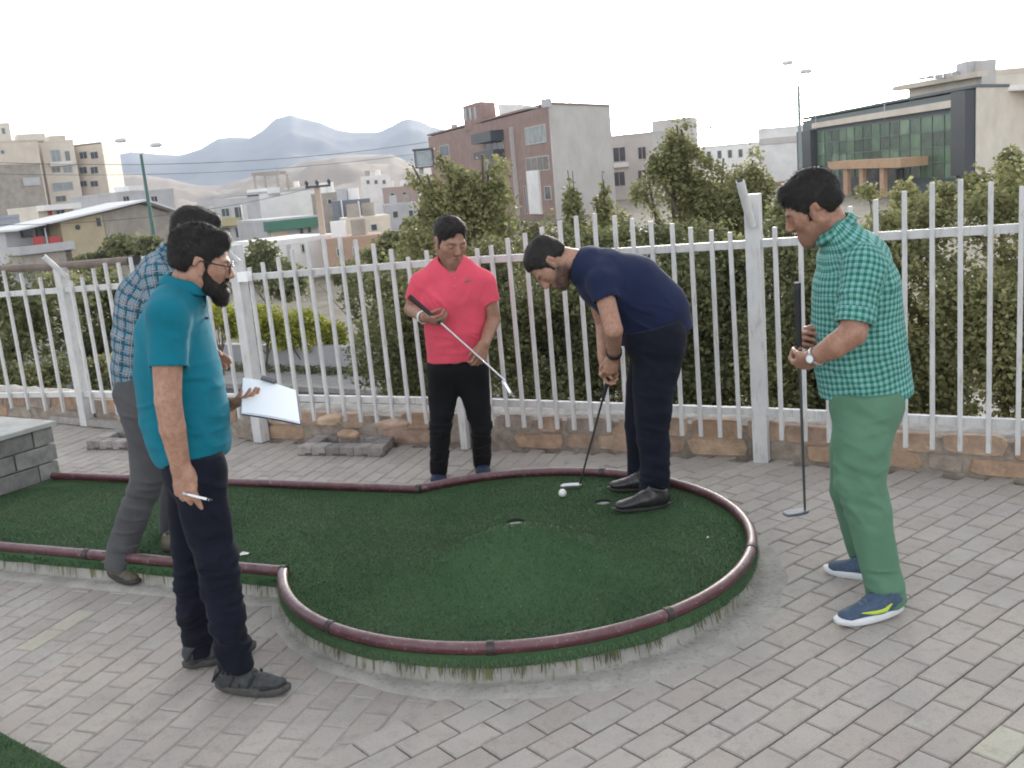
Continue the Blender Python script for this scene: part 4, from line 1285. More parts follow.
def fuzz(me, n, L, mat, person, seed, down=(0, 0, -1), lift=.30, name='hair_strands'):
    r = np.random.default_rng(seed); nv = len(me.vertices)
    co = np.empty(nv*3, np.float32); me.vertices.foreach_get('co', co); co = co.reshape(-1, 3)
    no = np.empty(nv*3, np.float32); me.vertex_normals.foreach_get('vector', no); no = no.reshape(-1, 3)
    i = r.integers(0, nv, n); P, N_ = co[i], no[i]; dn = np.array(down, float); T = dn-N_*(N_@dn)[:, None]+r.normal(0, .35, (n, 3)); T /= np.linalg.norm(T, axis=1)[:, None]+1e-6
    D = T*(1-lift)+N_*lift; S = np.cross(D, N_); S /= np.linalg.norm(S, axis=1)[:, None]+1e-6
    l = L*r.uniform(.5, 1.2, (n, 1)); w_ = .0009
    V = np.stack([P-S*w_-N_*.001, P+S*w_-N_*.001, P+D*l], 1).reshape(-1, 3)
    link(name, npmesh(name, V, np.arange(len(V)).reshape(-1, 3)), mat, person)
def cloth(name, ops, h, disp, mat, person, chains=None, seam=(0, 1, 0)):
    me, V = sdf_mesh(name, ops, h, disp)
    if chains: cloth_uv(me, V, chains, seam)
    return link(name, me, mat, person)
def head(person, hf, s, hair, beard, seed, hs=1.0):
    me, V = sdf_mesh('hair', hair_ops(hf, s, hair)+([('-', Ell(hf[0]+s*(np.array([.088, .012, .040])@hf[1]), np.array([.040, .034, .034])*s, hf[1]), .012)] if hs < 1 else []), .0042, hair_disp(.0022, 60, hf[1])); link('hair', me, M_HAIR, person)
    fuzz(me, 15000 if hair != 'thin' else 9000, .014 if hair == 'full' else .011, M_HAIR, person, seed, down=-hf[1][2]+.6*hf[1][0])
    if beard:
        me, V = sdf_mesh('beard', beard_ops(hf, s, beard), .0038, hair_disp(.0016, 80, hf[1])); link('beard', me, M_BEARD, person)
        fuzz(me, 7000, .011, M_BEARD, person, seed+1, down=-hf[1][2]+.4*hf[1][0], name='beard_strands')
    eyes(hf, s, person)
def dirp(a, b): return nrmz(at(*b)-at(*a))

class Disc:
    def __init__(s, C, d_, r, h): s.C, s.dd, s.r, s.h = np.array(C, float), nrmz(d_), r, h; s.lo = s.C-r-h; s.hi = s.C+r+h
    def d(s, P):
        D = P-s.C; a = D@s.dd; q = np.sqrt(np.maximum((D*D).sum(1)-a*a, 0)); return np.maximum(q-s.r, np.abs(a)-s.h)
def cuff(pts):
    "flat open end of a trouser leg, at the last point"
    a, b_ = at(*pts[-2][:3]), at(*pts[-1][:3]); d_ = nrmz(b_-a); r = pts[-1][3]
    return [('-', Disc(b_+d_*.075, d_, r+.07, .075), .004), ('-', Seg(b_-d_*.012, b_+d_*.05, r-.009, r-.009), .002)]
def sleeves(arms):
    "arms: (list of (point, radius), hem fraction along the last piece or None, inner radius). Returns ops to put before the torso"
    o = []
    for pts_, rin in arms:
        for i in range(len(pts_)-1): o.append(('+', Seg(pts_[i][0], pts_[i+1][0], pts_[i][1], pts_[i+1][1]), .02))
        e = pts_[-1][0]; d_ = nrmz(e-pts_[-2][0])
        o += [('-', Disc(e+d_*.06, d_, .12, .06), .003), ('-', Seg(e-d_*.009, e+d_*.05, rin, rin), .002)]
    return o
def neckcut(C, T, r): return ('-', Seg(np.array(C)[:3], np.array(C)[:3]+nrmz(T)*.16, r, r), .006)
# =============================== man in the teal polo shirt
Y0 = 3.6
hfT = head_frame(at(202, 262.5, Y0+.0), (.95, .22, -.26), (.2, 0, 1)); sT = 1.02
armN = [(169, 315, 3.45, .047), (167.5, 365, 3.39, .050), (168, 400, 3.375, .045), (172.5, 428, 3.38, .0445), (181, 468, 3.42, .034)]
armF = [(184, 314, 3.77, .047), (196, 392, 3.84, .048), (214, 404, 3.84, .043), (229, 404, 3.80, .030)]
torT = [(184, 292, Y0, 17, .085), (178, 308, Y0, 25, .165), (174, 334, Y0, 33.5, .185), (178, 372, Y0, 39.5, .175), (184.5, 412, Y0, 41, .175), (190, 440, Y0, 38, .175), (193, 472, Y0, 35, .17)]
legN = [(199, 468, 3.50, .090), (205, 510, 3.49, .084), (219, 572, 3.47, .071), (225, 610, 3.455, .064), (233, 645, 3.465, .062), (236, 668, 3.47, .064)]
legF = [(191, 468, 3.70, .090), (191, 510, 3.70, .084), (190, 572, 3.70, .060), (192, 610, 3.71, .060), (198, 632, 3.725, .060), (201, 652, 3.73, .062)]
B = []
B += chain(torT[:-1], grow=.85) + limb(legN, add=-.034) + limb(legF, add=-.034)
B += [('+', Seg(at(181, 296, Y0), at(193, 270, Y0), .060, .055), .03)]
B += head_ops(hfT, sT) + limb(armN, .02) + limb(armF, .02)
wN = at(180.5, 466, 3.42); dN = nrmz(at(185.5, 492, 3.42)-wN)
B += hand_ops(wN, dN, (-.45, -.89, -.1), (.89, -.45, 0), curls=(.42, .48, .52, .55), s=1.36, thumb_curl=.25, thumb_open=.22)
wF = at(229, 404, 3.80); dF = nrmz(at(243, 401, 3.74)-wF)
B += hand_ops(wF, dF, (.0, -.35, -.93), (.1, .9, .35), curls=(.30, .28, .25, .25), s=1.0, thumb_curl=.15, thumb_open=.6)
me, V = sdf_mesh('person', B, .0043); paint_face(me, V, hfT, sT, 0.0)
pT = rootmesh(me, (*((gz(218, 687)+gz(184, 668))/2)[:2], 0), M_SKIN, 'bearded man in a teal polo shirt and glasses holding papers and a pen')
head(pT, hfT, sT, 'full', 1.12, 100)
M_TEAL = fabric('teal_pique', (.004, .145, .205))
aN = dirp((168.5, 346, 3.385), (169.5, 369, 3.38)); hemN = at(169.2, 368, 3.38)
# the sleeve is a piece of its own so that its end can be cut cleanly, then joined by overlap
def sleeve(ops_main, pts, hem_cut, d_, r_in, h, disp, name, mat, person, chains=None, seam=(0, 1, 0), slit=True):
    ops = pts + [('&', Half(hem_cut, d_), .003)]
    if slit: ops += [('-', Seg(hem_cut-d_*.012, hem_cut+d_*.05, r_in, r_in), .002)]
    me, V = sdf_mesh(name, ops, h, disp)
    if chains: cloth_uv(me, V, chains, seam)
    return link(name, me, mat, person)
wrT = wrinkles([(at(215, 400, 3.45), .14, .006, (.2, 0, 1), .05), (at(205, 440, 3.45), .12, .006, (.35, 0, 1), .045), (at(172, 335, 3.36), .05, .003, (.5, 0, .8), .05), (at(160, 430, 3.45), .12, .006, (-.3, 0, 1), .05), (at(190, 320, 3.4), .10, .004, (1, 0, .5), .05)], seed=11)
sh = sleeves([([(at(173, 314, 3.50), .058), (at(168, 316, 3.43), .066), (at(168.6, 367.5, 3.385), .0665)], .056), ([(at(183, 311, 3.70), .066), (at(184, 318, 3.77), .070), (at(190, 354, 3.81), .064)], .057)])
sh += chain(torT[:-1], add=.006, k=.045)+[('+', Seg(at(184, 293, Y0), at(171, 304, 3.50), .056, .052), .05), neckcut(at(187, 286, Y0), (.25, 0, 1), .070), ('-', Seg(at(198, 285, Y0), at(207, 305, Y0), .034, .008), .004), ('&', Half(at(195, 457, Y0), (.0, 0, -1)), .004)]
cloth('polo_shirt', sh, .005, wrT, M_TEAL, pT)
ring_collar(at(186, 286.5, Y0), nrmz((.36, 0, 1)), .069, .072, YV, .034, M_TEAL, pT, gap=(0.0, .28), flare=.020)
b = MB(); 
for (px, py) in ((203, 306), (206, 318)): q = at(px, py, 3.6); b.tube([q+np.array([.0, -.01, .0]), q+np.array([.012, -.01, 0])], .005, 8)
b.build('button', simple('dark_button', (.03, .04, .06), .4), pT)
M_JEAN = fabric('dark_jeans', (.0060, .0078, .0155), var=.3, sheen=.1)
wrJ = wrinkles([(at(220, 570, 3.42), .16, .010, (.05, 0, 1), .035), (at(230, 640, 3.42), .13, .011, (.15, 0, 1), .032), (at(192, 590, 3.66), .16, .009, (0, 0, 1), .035), (at(200, 630, 3.68), .10, .010, (0, 0, 1), .03), (at(205, 480, 3.45), .12, .006, (.8, 0, .6), .05)], base=.002, seed=21)
tr = [('+', Seg(at(191, 456, 3.53), at(191, 456, 3.67), .105, .105), 0), ('+', Seg(at(195, 472, 3.53), at(194, 472, 3.68), .112, .110), .03)] + limb(legN, .025, .003) + limb(legF, .025, .003)
tr += cuff(legN)+cuff(legF)+[('&', Half(at(190, 449, Y0), (0, 0, 1)), .004)]
cloth('jeans', tr, .006, wrJ, M_JEAN, pT)
M_HIK = simple('hiking_upper', (.042, .046, .048), .8, var=.35, scale=35, bump=.5, bscale=120, bdist=.003); M_HSOLE = simple('hiking_sole', (.062, .060, .056), .85, var=.4, scale=40)
for (hx, hy, tx, ty) in ((217, 688, 290, 693), (184, 669, 256, 649)):
    o, P, k = shoe(pT, gz(hx, hy), gz(tx, ty), mats=(M_HIK, M_HSOLE), kind='hiker')
    b = MB()
    for sg in (-1, 1):
        for xx in (.10, .135, .17): b.tube([P(xx*k-.02, sg*.046, .036), P(xx*k-.004, sg*.040, .066-.06*(xx-.1)), P(xx*k+.004, sg*.024, .090-.17*(xx-.1))], [.005, .006, .003], 6)
        b.tube([P(.01, sg*.036, .045), P(.03, sg*.042, .075), P(.055*k, sg*.043, .10)], [.004, .007, .004], 6)
    b.tube([P(.20*k, -.046, .034), P(.262*k, -.022, .036), P(.275*k, 0, .036), P(.262*k, .022, .036), P(.20*k, .046, .034)], .009, 8)
    b.build('overlay', simple('dark_overlay', (.012, .013, .015), .7, var=.3, scale=50), o); laces(o, P, k, simple('dark_lace', (.02, .02, .022), .8), 5)
# glasses: rim, bridge and temple
C, M = hfT; G = lambda x, y, z: C+sT*(np.array([x, y, z])@M)
b = MB()
for y in (-1, 1):
    b.tube([G(.103-.012*abs(math.cos(t_))*(.6), y*.034+.025*math.cos(t_), -.004+.021*math.sin(t_)) for t_ in np.linspace(0, 2*math.pi, 21)], .0021, 6)
    b.tube([G(.094, y*.060, .006), G(.05, y*.079, .010), G(-.002, y*.083, .014), G(-.022, y*.081, -.004)], .0024, 6)
b.tube([G(.103, -.010, .003), G(.106, 0, .007), G(.103, .010, .003)], .0022, 6)
gl = b.build('glasses', simple('black_acetate', (.012, .012, .013), .3, var=.1), pT)
KL = NT('clear_lens'); KL.p.inputs['Transmission Weight'].default_value = 1.0; KL.set(Roughness=.02); KL.p.inputs['IOR'].default_value = 1.05; KL.col((.95, .96, .97))
for y in (-1, 1):
    b = MB(); ring = [G(.101, y*.034+.023*math.cos(t_), -.004+.019*math.sin(t_)) for t_ in np.linspace(0, 2*math.pi, 17)[:-1]]; b.add(ring, [tuple(range(16))]); b.build('lens', KL.m, gl)
# papers on a thin board, and the pen
c00, c10, c11, c01 = at(240.5, 414, 3.62), at(301, 424.5, 3.56), at(296.5, 391, 3.80), at(242, 378, 3.86)
cl = empty('clipboard', tuple(c00), 'white sheets of paper on a thin dark board held by the man in teal', 'clipboard')
nq = nrmz(np.cross(c10-c00, c01-c00))
def sheet(off, th, shr, bend, name, mat, sh_=(0, 0)):
    n = 8; vs = []
    for l_ in (0, 1):
        for j in range(n+1):
            for i in range(n+1):
                u_, v_ = shr+(1-2*shr)*i/n+sh_[0], shr+(1-2*shr)*j/n+sh_[1]
                p = c00*(1-u_)*(1-v_)+c10*u_*(1-v_)+c11*u_*v_+c01*(1-u_)*v_
                vs.append(p+nq*(off+l_*th+bend*math.sin(u_*3.1)*(.6+.4*v_)))
    N1 = (n+1)**2; fs = []
    for j in range(n):
        for i in range(n):
            a = j*(n+1)+i; fs += [(N1+a, N1+a+1, N1+a+n+2, N1+a+n+1), (a, a+n+1, a+n+2, a+1)]
    for i in range(n):
        for (p_, q_) in ((i, i+1), ((n+1)*n+i+1, (n+1)*n+i), ((i+1)*(n+1), i*(n+1)), (i*(n+1)+n, (i+1)*(n+1)+n)): fs.append((p_, q_, N1+q_, N1+p_))
    b = MB(); b.add(vs, fs, False); return b.build(name, mat, cl)
sheet(-.004, .0025, 0.0, .004, 'board', simple('blue_board', (.03, .05, .11), .6))
M_SHEET = NT('paper_sheet'); M_SHEET.set(Roughness=.8)
M_SHEET.col((.84, .87, .91))
sheet(.0, .0012, .012, .006, 'paper', M_SHEET.m); sheet(.003, .001, .02, .009, 'paper', M_SHEET.m, (.006, .01))
b = MB(); q0 = at(262, 381, 3.83)+nq*.016; q1 = at(276, 385.5, 3.82)+nq*.016; b.beam(q0, q1, .010, .018, side=tuple(nq)); b.build('clip', M_DSTEEL, cl)
pe0, pe1 = at(194, 496, 3.37), at(212, 500.5, 3.33); pa = nrmz(pe1-pe0)
pen = empty('pen', tuple(pe0), 'white pen with a dark tip in the lowered hand of the man in teal', 'pen')
b = MB(); b.tube([pe0-pa*.05, pe0, pe0+pa*.060, pe0+pa*.066], [.004, .0048, .0048, .0035], 10); b.build('barrel', simple('pen_white', (.8, .82, .84), .3, var=.03), pen)
b = MB(); b.tube([pe0+pa*.062, pe0+pa*.078, pe0+pa*.084], [.0044, .0040, .0012], 10); b.build('tip', simple('pen_dark', (.02, .02, .025), .3), pen)
b = MB(); b.tube([pe0-pa*.050, pe0-pa*.028], .0060, 10); b.tube([pe0+pa*.070, pe0+pa*.074], .0050, 10); b.build('pen_ring', M_STEEL, pen)

def placket(pts_, wd, mat, person):
    b = MB()
    for i in range(len(pts_)-1): b.beam(pts_[i], pts_[i+1], wd, .004, side=(0, 1, 0) if person is pT else (1, 0, 0))
    b.build('placket', mat, person)
placket([at(200.5, 303, Y0), at(204.5, 318, Y0), at(208.5, 332, Y0)], .03, M_TEAL, pT)
# =============================== walking man in the checked shirt, behind
Y0 = 4.75
hfW = head_frame(at(198, 239, Y0), (.88, .35, -.3), (.28, 0, 1)); sW = 1.14
torW = [(175, 256, Y0, 12, .07), (162, 272, Y0, 19, .15), (151, 300, Y0, 30, .18), (146, 335, Y0, 29, .17), (143, 368, Y0, 27, .165), (143, 392, Y0, 26, .16)]
aWn = [(158, 276, 4.57, .06), (164, 330, 4.52, .048), (186, 362, 4.50, .032)]
aWf = [(172, 274, 4.93, .06), (180, 330, 4.98, .048), (204, 352, 4.95, .032)]
lWn = [(140, 398, 4.66, .112), (148, 436, 4.66, .094), (149, 474, 4.66, .080), (134, 515, 4.68, .070), (121, 552, 4.70, .066), (120, 568, 4.70, .070)]
lWf = [(146, 398, 4.86, .11), (164, 440, 4.92, .090), (176, 482, 4.98, .072), (171, 515, 5.06, .058), (170, 542, 5.12, .052)]
B = chain(torW, grow=.85)+limb(lWn, add=-.034)+limb(lWf, add=-.03)+[('+', Seg(at(172, 262, Y0), at(186, 244, Y0), .062, .056), .03)]+head_ops(hfW, sW)+limb(aWn)+limb(aWf)
B += hand_ops(at(186, 362, 4.50), (.8, .1, -.5), (0, -1, .2), (.4, 0, .9), curls=(.4, .45, .5, .5)) + hand_ops(at(204, 352, 4.95), (.8, .1, -.5), (0, 1, .2), (.4, 0, .9), curls=(.4, .45, .5, .5))
me, V = sdf_mesh('person', B, .0055); paint_face(me, V, hfW, sW, .4)
pW = rootmesh(me, (*gz(140, 575)[:2], 0), M_SKIN2, 'man in blue checked shirt walking, half hidden behind the man in teal')
head(pW, hfW, sW, 'short', 0, 110)
M_CHK = check_mat('blue_check', ((.10, .27, .36), (.075, .20, .28), (.045, .12, .18)), .052, [(0.02, .14, (.32, .25, .25)), (.5, .17, (.018, .02, .03)), (.78, .07, (.30, .33, .35))])
wrW = wrinkles([(at(125, 350, 4.6), .15, .008, (.1, 0, 1), .06), (at(150, 300, 4.58), .12, .006, (1, 0, .4), .05)], seed=31)
chW = [([pp(*r[:3])[0] for r in torW], .17, 0)]
sh = sleeves([([(at(*a_[0][:3]), .072), (at(*a_[1][:3]), .060), (at(*a_[2][:3]), .048)], .038) for a_ in (aWn, aWf)])
sh += chain(torW, add=.010, k=.045)+[neckcut(at(178, 251, Y0), (.4, 0, 1), .066), ('&', Half(at(141, 380, Y0), (.12, 0, -1)), .004)]
cloth('shirt', sh, .006, wrW, M_CHK, pW, chW+[([at(*a_[k_][:3]) for k_ in (0, 1, 2)], .066, .01) for a_ in (aWn, aWf)], (1, 0, 0))
ring_collar(at(175, 255, Y0), nrmz((.5, 0, 1)), .066, .068, YV, .034, M_CHK, pW, flare=.014)
M_GTR = fabric('grey_trousers', (.075, .075, .080), var=.2)
wrG = wrinkles([(at(140, 500, 4.62), .14, .007, (.3, 0, 1), .04), (at(125, 545, 4.64), .10, .008, (.2, 0, 1), .035), (at(125, 410, 4.55), .12, .006, (.5, 0, 1), .05)], base=.002, seed=41)
tr = [('+', Seg(at(142, 390, 4.68), at(143, 390, 4.84), .122, .120), 0)]+limb(lWn, .03, .003)+limb(lWf, .03, .003)+cuff(lWn)+cuff(lWf)+[('&', Half(at(141, 372, Y0), (-.1, 0, 1)), .004)]
cloth('trousers', tr, .0065, wrG, M_GTR, pW)
M_BRS = simple('brown_suede', (.105, .088, .066), .85, var=.3, scale=30, bump=.4, bscale=120, bdist=.003); M_BSOLE = simple('dark_sole', (.03, .028, .026), .7)
h0, t0 = at(111, 572, 4.76), gz(139, 587); t0[2] = .006; h0 = t0+nrmz(h0-t0)*.29
shoe(pW, h0, t0, mats=(M_BRS, M_BSOLE), kind='boot')
h1 = gz(163, 556); h1[2] = .125; h1 = gz(163, 553, .125); shoe(pW, h1, h1+nrmz((.9, .25, 0))*.285, mats=(M_BRS, M_BSOLE), kind='sneaker')

# =============================== man in the pink polo shirt
Y0 = 5.82
hfP = head_frame(at(450.5, 241.5, Y0-.03), (.42, -.86, -.34), (.06, 0, 1)); sP = 1.12
torP = [(451, 272, Y0, 15, .075), (452, 284, Y0, 30, .105), (453, 300, Y0-.01, 32, .125), (455, 330, Y0-.01, 29.5, .125), (456, 358, Y0, 28, .125), (457, 372, Y0, 27.5, .125)]
aPl = [(421, 283, Y0, .056), (412, 309, Y0+.05, .045), (425, 317.5, Y0-.17, .030)]
aPr = [(485, 282, Y0, .056), (493, 320, Y0+.0, .044), (484.5, 344, Y0-.18, .030)]
lPl = [(443.5, 370, Y0, .100), (443, 392, Y0, .086), (440.5, 426, Y0+.0, .066), (439, 463, Y0+.10, .052), (438.5, 472, Y0+.12, .050)]
lPr = [(472, 370, Y0, .098), (475, 392, Y0+.02, .086), (481, 426, Y0+.06, .062), (482, 457, Y0+.20, .052), (482, 465, Y0+.22, .050)]
B = chain(torP[:-1], grow=.85)+[('+', Seg(at(450, 274, Y0), at(430, 281, Y0), .05, .045), .05), ('+', Seg(at(452, 274, Y0), at(476, 280, Y0), .05, .045), .05)]+limb(lPl, add=-.036)+limb(lPr, add=-.036)+[('+', Seg(at(451, 275, Y0+.01), at(451, 255, Y0), .062, .056), .03)]+head_ops(hfP, sP)+limb(aPl)+limb(aPr)
gtopP, gendP, soleP = at(409.5, 296.5, Y0-.20), at(441, 323, Y0-.235), at(505.5, 381, Y0-.31)
axP = nrmz(soleP-gtopP)
wl = at(425, 317.5, Y0-.17); B += hand_ops(wl, nrmz(at(436, 321, Y0-.22)-wl), (.1, -.75, -.6), (.35, -.3, .9), curls=(.75, .8, .85, .85), s=1.05, thumb_curl=.5, thumb_open=.45)
wr_ = at(484.5, 344, Y0-.18); B += hand_ops(wr_, nrmz(at(481, 356, Y0-.215)-wr_), (.45, -.85, 0), (-.8, -.4, 0), curls=(.7, .75, .8, .8), s=1.05, thumb_curl=.5, thumb_open=.45)
me, V = sdf_mesh('person', B, .005); paint_face(me, V, hfP, sP, .35)
pP = rootmesh(me, (*gz(460, 485)[:2], 0), M_SKIN2, 'man in a pink polo shirt and black trousers holding a putter across his waist')
head(pP, hfP, sP, 'short', 0, 120, hs=.008)
M_PINK = fabric('pink_pique', (.70, .088, .135))
wrP = wrinkles([(at(478, 345, Y0-.12), .10, .006, (.6, 0, 1), .04), (at(436, 300, Y0-.12), .10, .005, (1, 0, .6), .05), (at(450, 352, Y0-.12), .12, .004, (.1, 0, 1), .05), (at(470, 300, Y0-.12), .10, .004, (-1, 0, .6), .05)], seed=51)
sh = []
for arm, fr in ((aPl, .66), (aPr, .52)):
    s0 = at(*arm[0][:3]); e = at(*arm[1][:3]); sh += sleeves([([(s0, .066), (s0+(e-s0)*fr, .062)], .053)])
sh += chain(torP, add=.006, k=.045)+[('+', Seg(at(449, 275, Y0), at(430, 281, Y0), .050, .056), .05), ('+', Seg(at(453, 275, Y0), at(477, 280, Y0), .050, .056), .05), neckcut(at(451, 268, Y0-.02), (0, -.15, 1), .068), ('-', Seg(at(452, 266, Y0-.09), at(454, 281, Y0-.15), .034, .008), .004), ('&', Half(at(456, 360, Y0), (0, 0, -1)), .004)]
cloth('polo_shirt', sh, .0055, wrP, M_PINK, pP)
ring_collar(at(451, 270, Y0-.01), nrmz((.0, -.28, 1)), .072, .070, YV, .026, M_PINK, pP, gap=(-math.pi/2, .34), flare=.024)
b = MB(); 
for dy in (278, 286): q = at(454.5, dy, Y0-.135); b.tube([q, q+np.array([0, -.008, 0])], .0045, 8)
b.build('button', simple('pink_button', (.5, .2, .25), .4), pP)
b = MB(); q = at(468, 281.5, Y0-.128); b.tube([q+np.array([-.018, 0, 0]), q+np.array([-.006, -.003, .004]), q+np.array([.014, -.001, .002])], [.003, .007, .003], 6); b.build('chest_badge', simple('badge_green', (.12, .17, .12), .8), pP)
M_BLK = fabric('black_trousers', (.0085, .0085, .010), var=.25, sheen=.1)
wrB = wrinkles([(at(440, 428, Y0-.06), .13, .009, (.1, 0, 1), .035), (at(439, 458, Y0-.02), .10, .010, (0, 0, 1), .03), (at(481, 430, Y0), .13, .009, (0, 0, 1), .035), (at(482, 455, Y0+.08), .09, .009, (0, 0, 1), .03)], base=.002, seed=61)
tr = [('+', Seg(at(447, 366, Y0), at(467, 366, Y0), .100, .100, YV, .112, .112), 0), ('+', Seg(at(457, 366, Y0), at(458, 378, Y0), .085, .075), .03)]+limb(lPl, .03, .003)+limb(lPr, .03, .003)+cuff(lPl)+cuff(lPr)+[('&', Half(at(456, 350, Y0), (0, 0, 1)), .004)]
cloth('trousers', tr, .0065, wrB, M_BLK, pP)
M_BLS = simple('navy_trainer', (.022, .035, .075), .7, var=.3, scale=40); M_WS = simple('pale_sole', (.45, .47, .50), .6, var=.15, scale=20)
t0 = gz(436.5, 487); t0[2] = 0; shoe(pP, t0+np.array([.02, .275, 0]), t0, mats=(M_BLS, M_BSOLE), kind='sneaker')
t1 = gz(484.5, 479); shoe(pP, t1+np.array([-.02, .275, 0]), t1, mats=(M_BLS, M_BSOLE), kind='sneaker')
dw = nrmz(at(425, 317.5, Y0-.17)-at(412, 309, Y0+.05)); band(at(423.5, 317, Y0-.15), dw, .034, .034, YV+.3, .022, .004, simple('white_band', (.75, .76, .76), .5, var=.05), pP, 'wristband')
putter('putter held diagonally across the waist of the man in pink, head pointing down right', gtopP, gendP, soleP, (.42, -.2, -.85), M_STEEL, head_len=.10, grip_mat=M_RUB, shaft_mat=M_STEEL)

# =============================== man bending over the ball
Y0 = 5.02
hfB = head_frame(at(549.5, 263.5, Y0-.02), (-.48, -.14, -.86), (-.86, 0, .5)); sB = 1.08
torB = [(577, 261, Y0, 11, .07), (590, 269, Y0, 21, .14), (606, 279, Y0, 29, .185), (629, 291, Y0, 36, .18), (651, 314, Y0, 37, .165), (656, 336, Y0, 35, .165)]
aBn = [(600, 277, 4.85, .048), (613.5, 330, 4.76, .045), (614, 356, 4.93, .031)]
aBf = [(592, 279, 5.18, .048), (604, 325, 5.22, .044), (603.5, 358, 5.02, .030)]
lBn = [(659, 350, 4.92, .128), (654, 385, 4.90, .105), (652, 425, 4.89, .083), (655, 460, 4.87, .075), (653.5, 496, 4.86, .070)]
lBf = [(655, 350, 5.12, .125), (646, 385, 5.14, .10), (640, 425, 5.16, .080), (641, 455, 5.18, .070), (640, 482, 5.20, .064)]
B = chain(torB, grow=.85)+limb(lBn, add=-.042)+limb(lBf, add=-.042)+[('+', Seg(at(583, 264, Y0), at(563, 258, Y0), .064, .058), .03)]+head_ops(hfB, sB)+limb(aBn)+limb(aBf)
gt, ge = at(613, 361, 4.96), at(604.5, 392, 5.02); zB = float(turf_z(*gz(579, 487, .115)[:2])); soleB = gz(579, 487, zB+.006)
axB = nrmz(soleB-gt); ge = gt+axB*.22
w1 = at(614, 356, 4.93); B += hand_ops(w1, nrmz(at(609, 377, 4.95)-w1), (.15, -.97, 0), (-.95, -.1, 0), curls=(.65, .85, .95, 1.0), s=1.04, thumb_curl=.35, thumb_open=.3)
w2 = at(603.5, 358, 5.02); B += hand_ops(w2, nrmz(at(605.5, 383, 5.02)-w2), (-.85, .5, 0), (-.2, -1, .0), curls=(.6, .8, .9, 1.0), s=1.04, thumb_curl=.35, thumb_open=.3)
me, V = sdf_mesh('person', B, .0048); paint_face(me, V, hfB, sB, 1.15, .036)
pB = rootmesh(me, (*gz(640, 505, .115)[:2], .112), M_SKIN, 'man in navy shirt and trousers bending over the ball on the green')
head(pB, hfB, sB, 'thin', 0, 130)
M_NAV = fabric('navy_cotton', (.013, .019, .054))
wrN = wrinkles([(at(640, 320, Y0-.17), .13, .007, (.6, 0, 1), .05), (at(612, 295, Y0-.17), .09, .005, (1, 0, .2), .05)], seed=71)
hn = nrmz(at(652, 340, Y0)-at(641, 296, Y0))
sh = []
for arm, fr in ((aBn, .44), (aBf, .44)):
    s0 = at(*arm[0][:3]); e = at(*arm[1][:3]); sh += sleeves([([(s0+YV*(.03 if arm is aBn else -.03), .066), (s0+(e-s0)*.10, .068), (s0+(e-s0)*fr, .066)], .057)])
sh += chain(torB, add=.010, k=.05)+[neckcut(at(571, 258.5, Y0), at(568, 257, Y0)-at(585, 266, Y0), .064), ('&', Half(at(656, 336, Y0), hn), .004)]
cloth('t_shirt', sh, .0052, wrN, M_NAV, pB)
ring_collar(at(577, 261, Y0), nrmz(at(570, 257, Y0)-at(585, 266, Y0)), .064, .066, YV, .014, M_NAV, pB, flare=.004)
M_NTR = fabric('navy_trousers', (.0075, .0092, .018), var=.2, sheen=.12)
wrNt = wrinkles([(at(650, 425, 4.80), .16, .007, (.3, 0, 1), .05), (at(655, 480, 4.80), .12, .009, (.1, 0, 1), .04), (at(660, 365, 4.78), .13, .007, (.5, 0, 1), .05)], base=.002, seed=81)
tr = [('+', Seg(at(655, 338, 4.94), at(654, 338, 5.10), .158, .156), 0)]+limb(lBn, .03, .003)+limb(lBf, .03, .003)+cuff(lBn)+cuff(lBf)+[('&', Half(at(653, 322, Y0), -hn), .004)]
cloth('trousers', tr, .0065, wrNt, M_NTR, pB)
M_LTH = simple('black_leather', (.022, .020, .021), .32, var=.3, scale=25, bump=.15, bscale=90, bdist=.002)
h0, t0 = gz(671, 506, .118), gz(613, 512.5, .118); t0 = h0+nrmz(t0-h0)*.30; shoe(pB, h0, t0, mats=(M_LTH, M_BSOLE), kind='leather')
h0, t0 = gz(662, 489, .118), gz(607.5, 491, .118); t0 = h0+nrmz(t0-h0)*.29; shoe(pB, h0, t0, mats=(M_LTH, M_BSOLE), kind='leather')
band(at(614, 352, 4.905), nrmz(at(614, 356, 4.93)-at(613.5, 330, 4.76)), .035, .035, (1, 0, 0), .026, .006, simple('watch_black', (.02, .02, .02), .4), pB, 'watch')
b = MB(); q = at(667, 325, 4.855); b.box((q[0], q[1], q[2]), (.016, .006, .012)); b.build('pocket_tab', M_STEEL, pB)
putter('putter addressing the ball in the hands of the bending man', gt-axB*.02, ge, soleB, (-1, .05, 0), M_STEEL, head_len=.115, grip_mat=M_RUB, shaft_mat=M_DSTEEL)

# =============================== man in the green checked shirt
Y0 = 3.86
hfG = head_frame(at(812, 208, Y0), (-.84, .25, -.42), (-.40, 0, .92)); sG = 1.07
torG = [(834, 230, Y0, 14, .075), (844, 244, Y0, 20, .12), (853, 262, Y0, 31, .185), (856, 288, Y0, 39, .19), (857, 325, Y0, 41.5, .170), (861, 360, Y0, 43, .165), (866, 392, Y0, 42, .165), (867, 410, Y0, 40, .165)]
aGn = [(864, 264, 3.67, .060), (853, 333, 3.60, .050), (835, 346, 3.61, .046), (814, 358, 3.68, .031)]
aGf = [(850, 268, 4.05, .058), (842, 345, 4.08, .048), (812, 343, 3.95, .031)]
lGn = [(865, 412, 3.77, .120), (862, 440, 3.74, .112), (860, 482, 3.70, .094), (868, 512, 3.68, .082), (879, 560, 3.66, .072), (885, 588, 3.65, .070), (887, 603, 3.65, .074)]
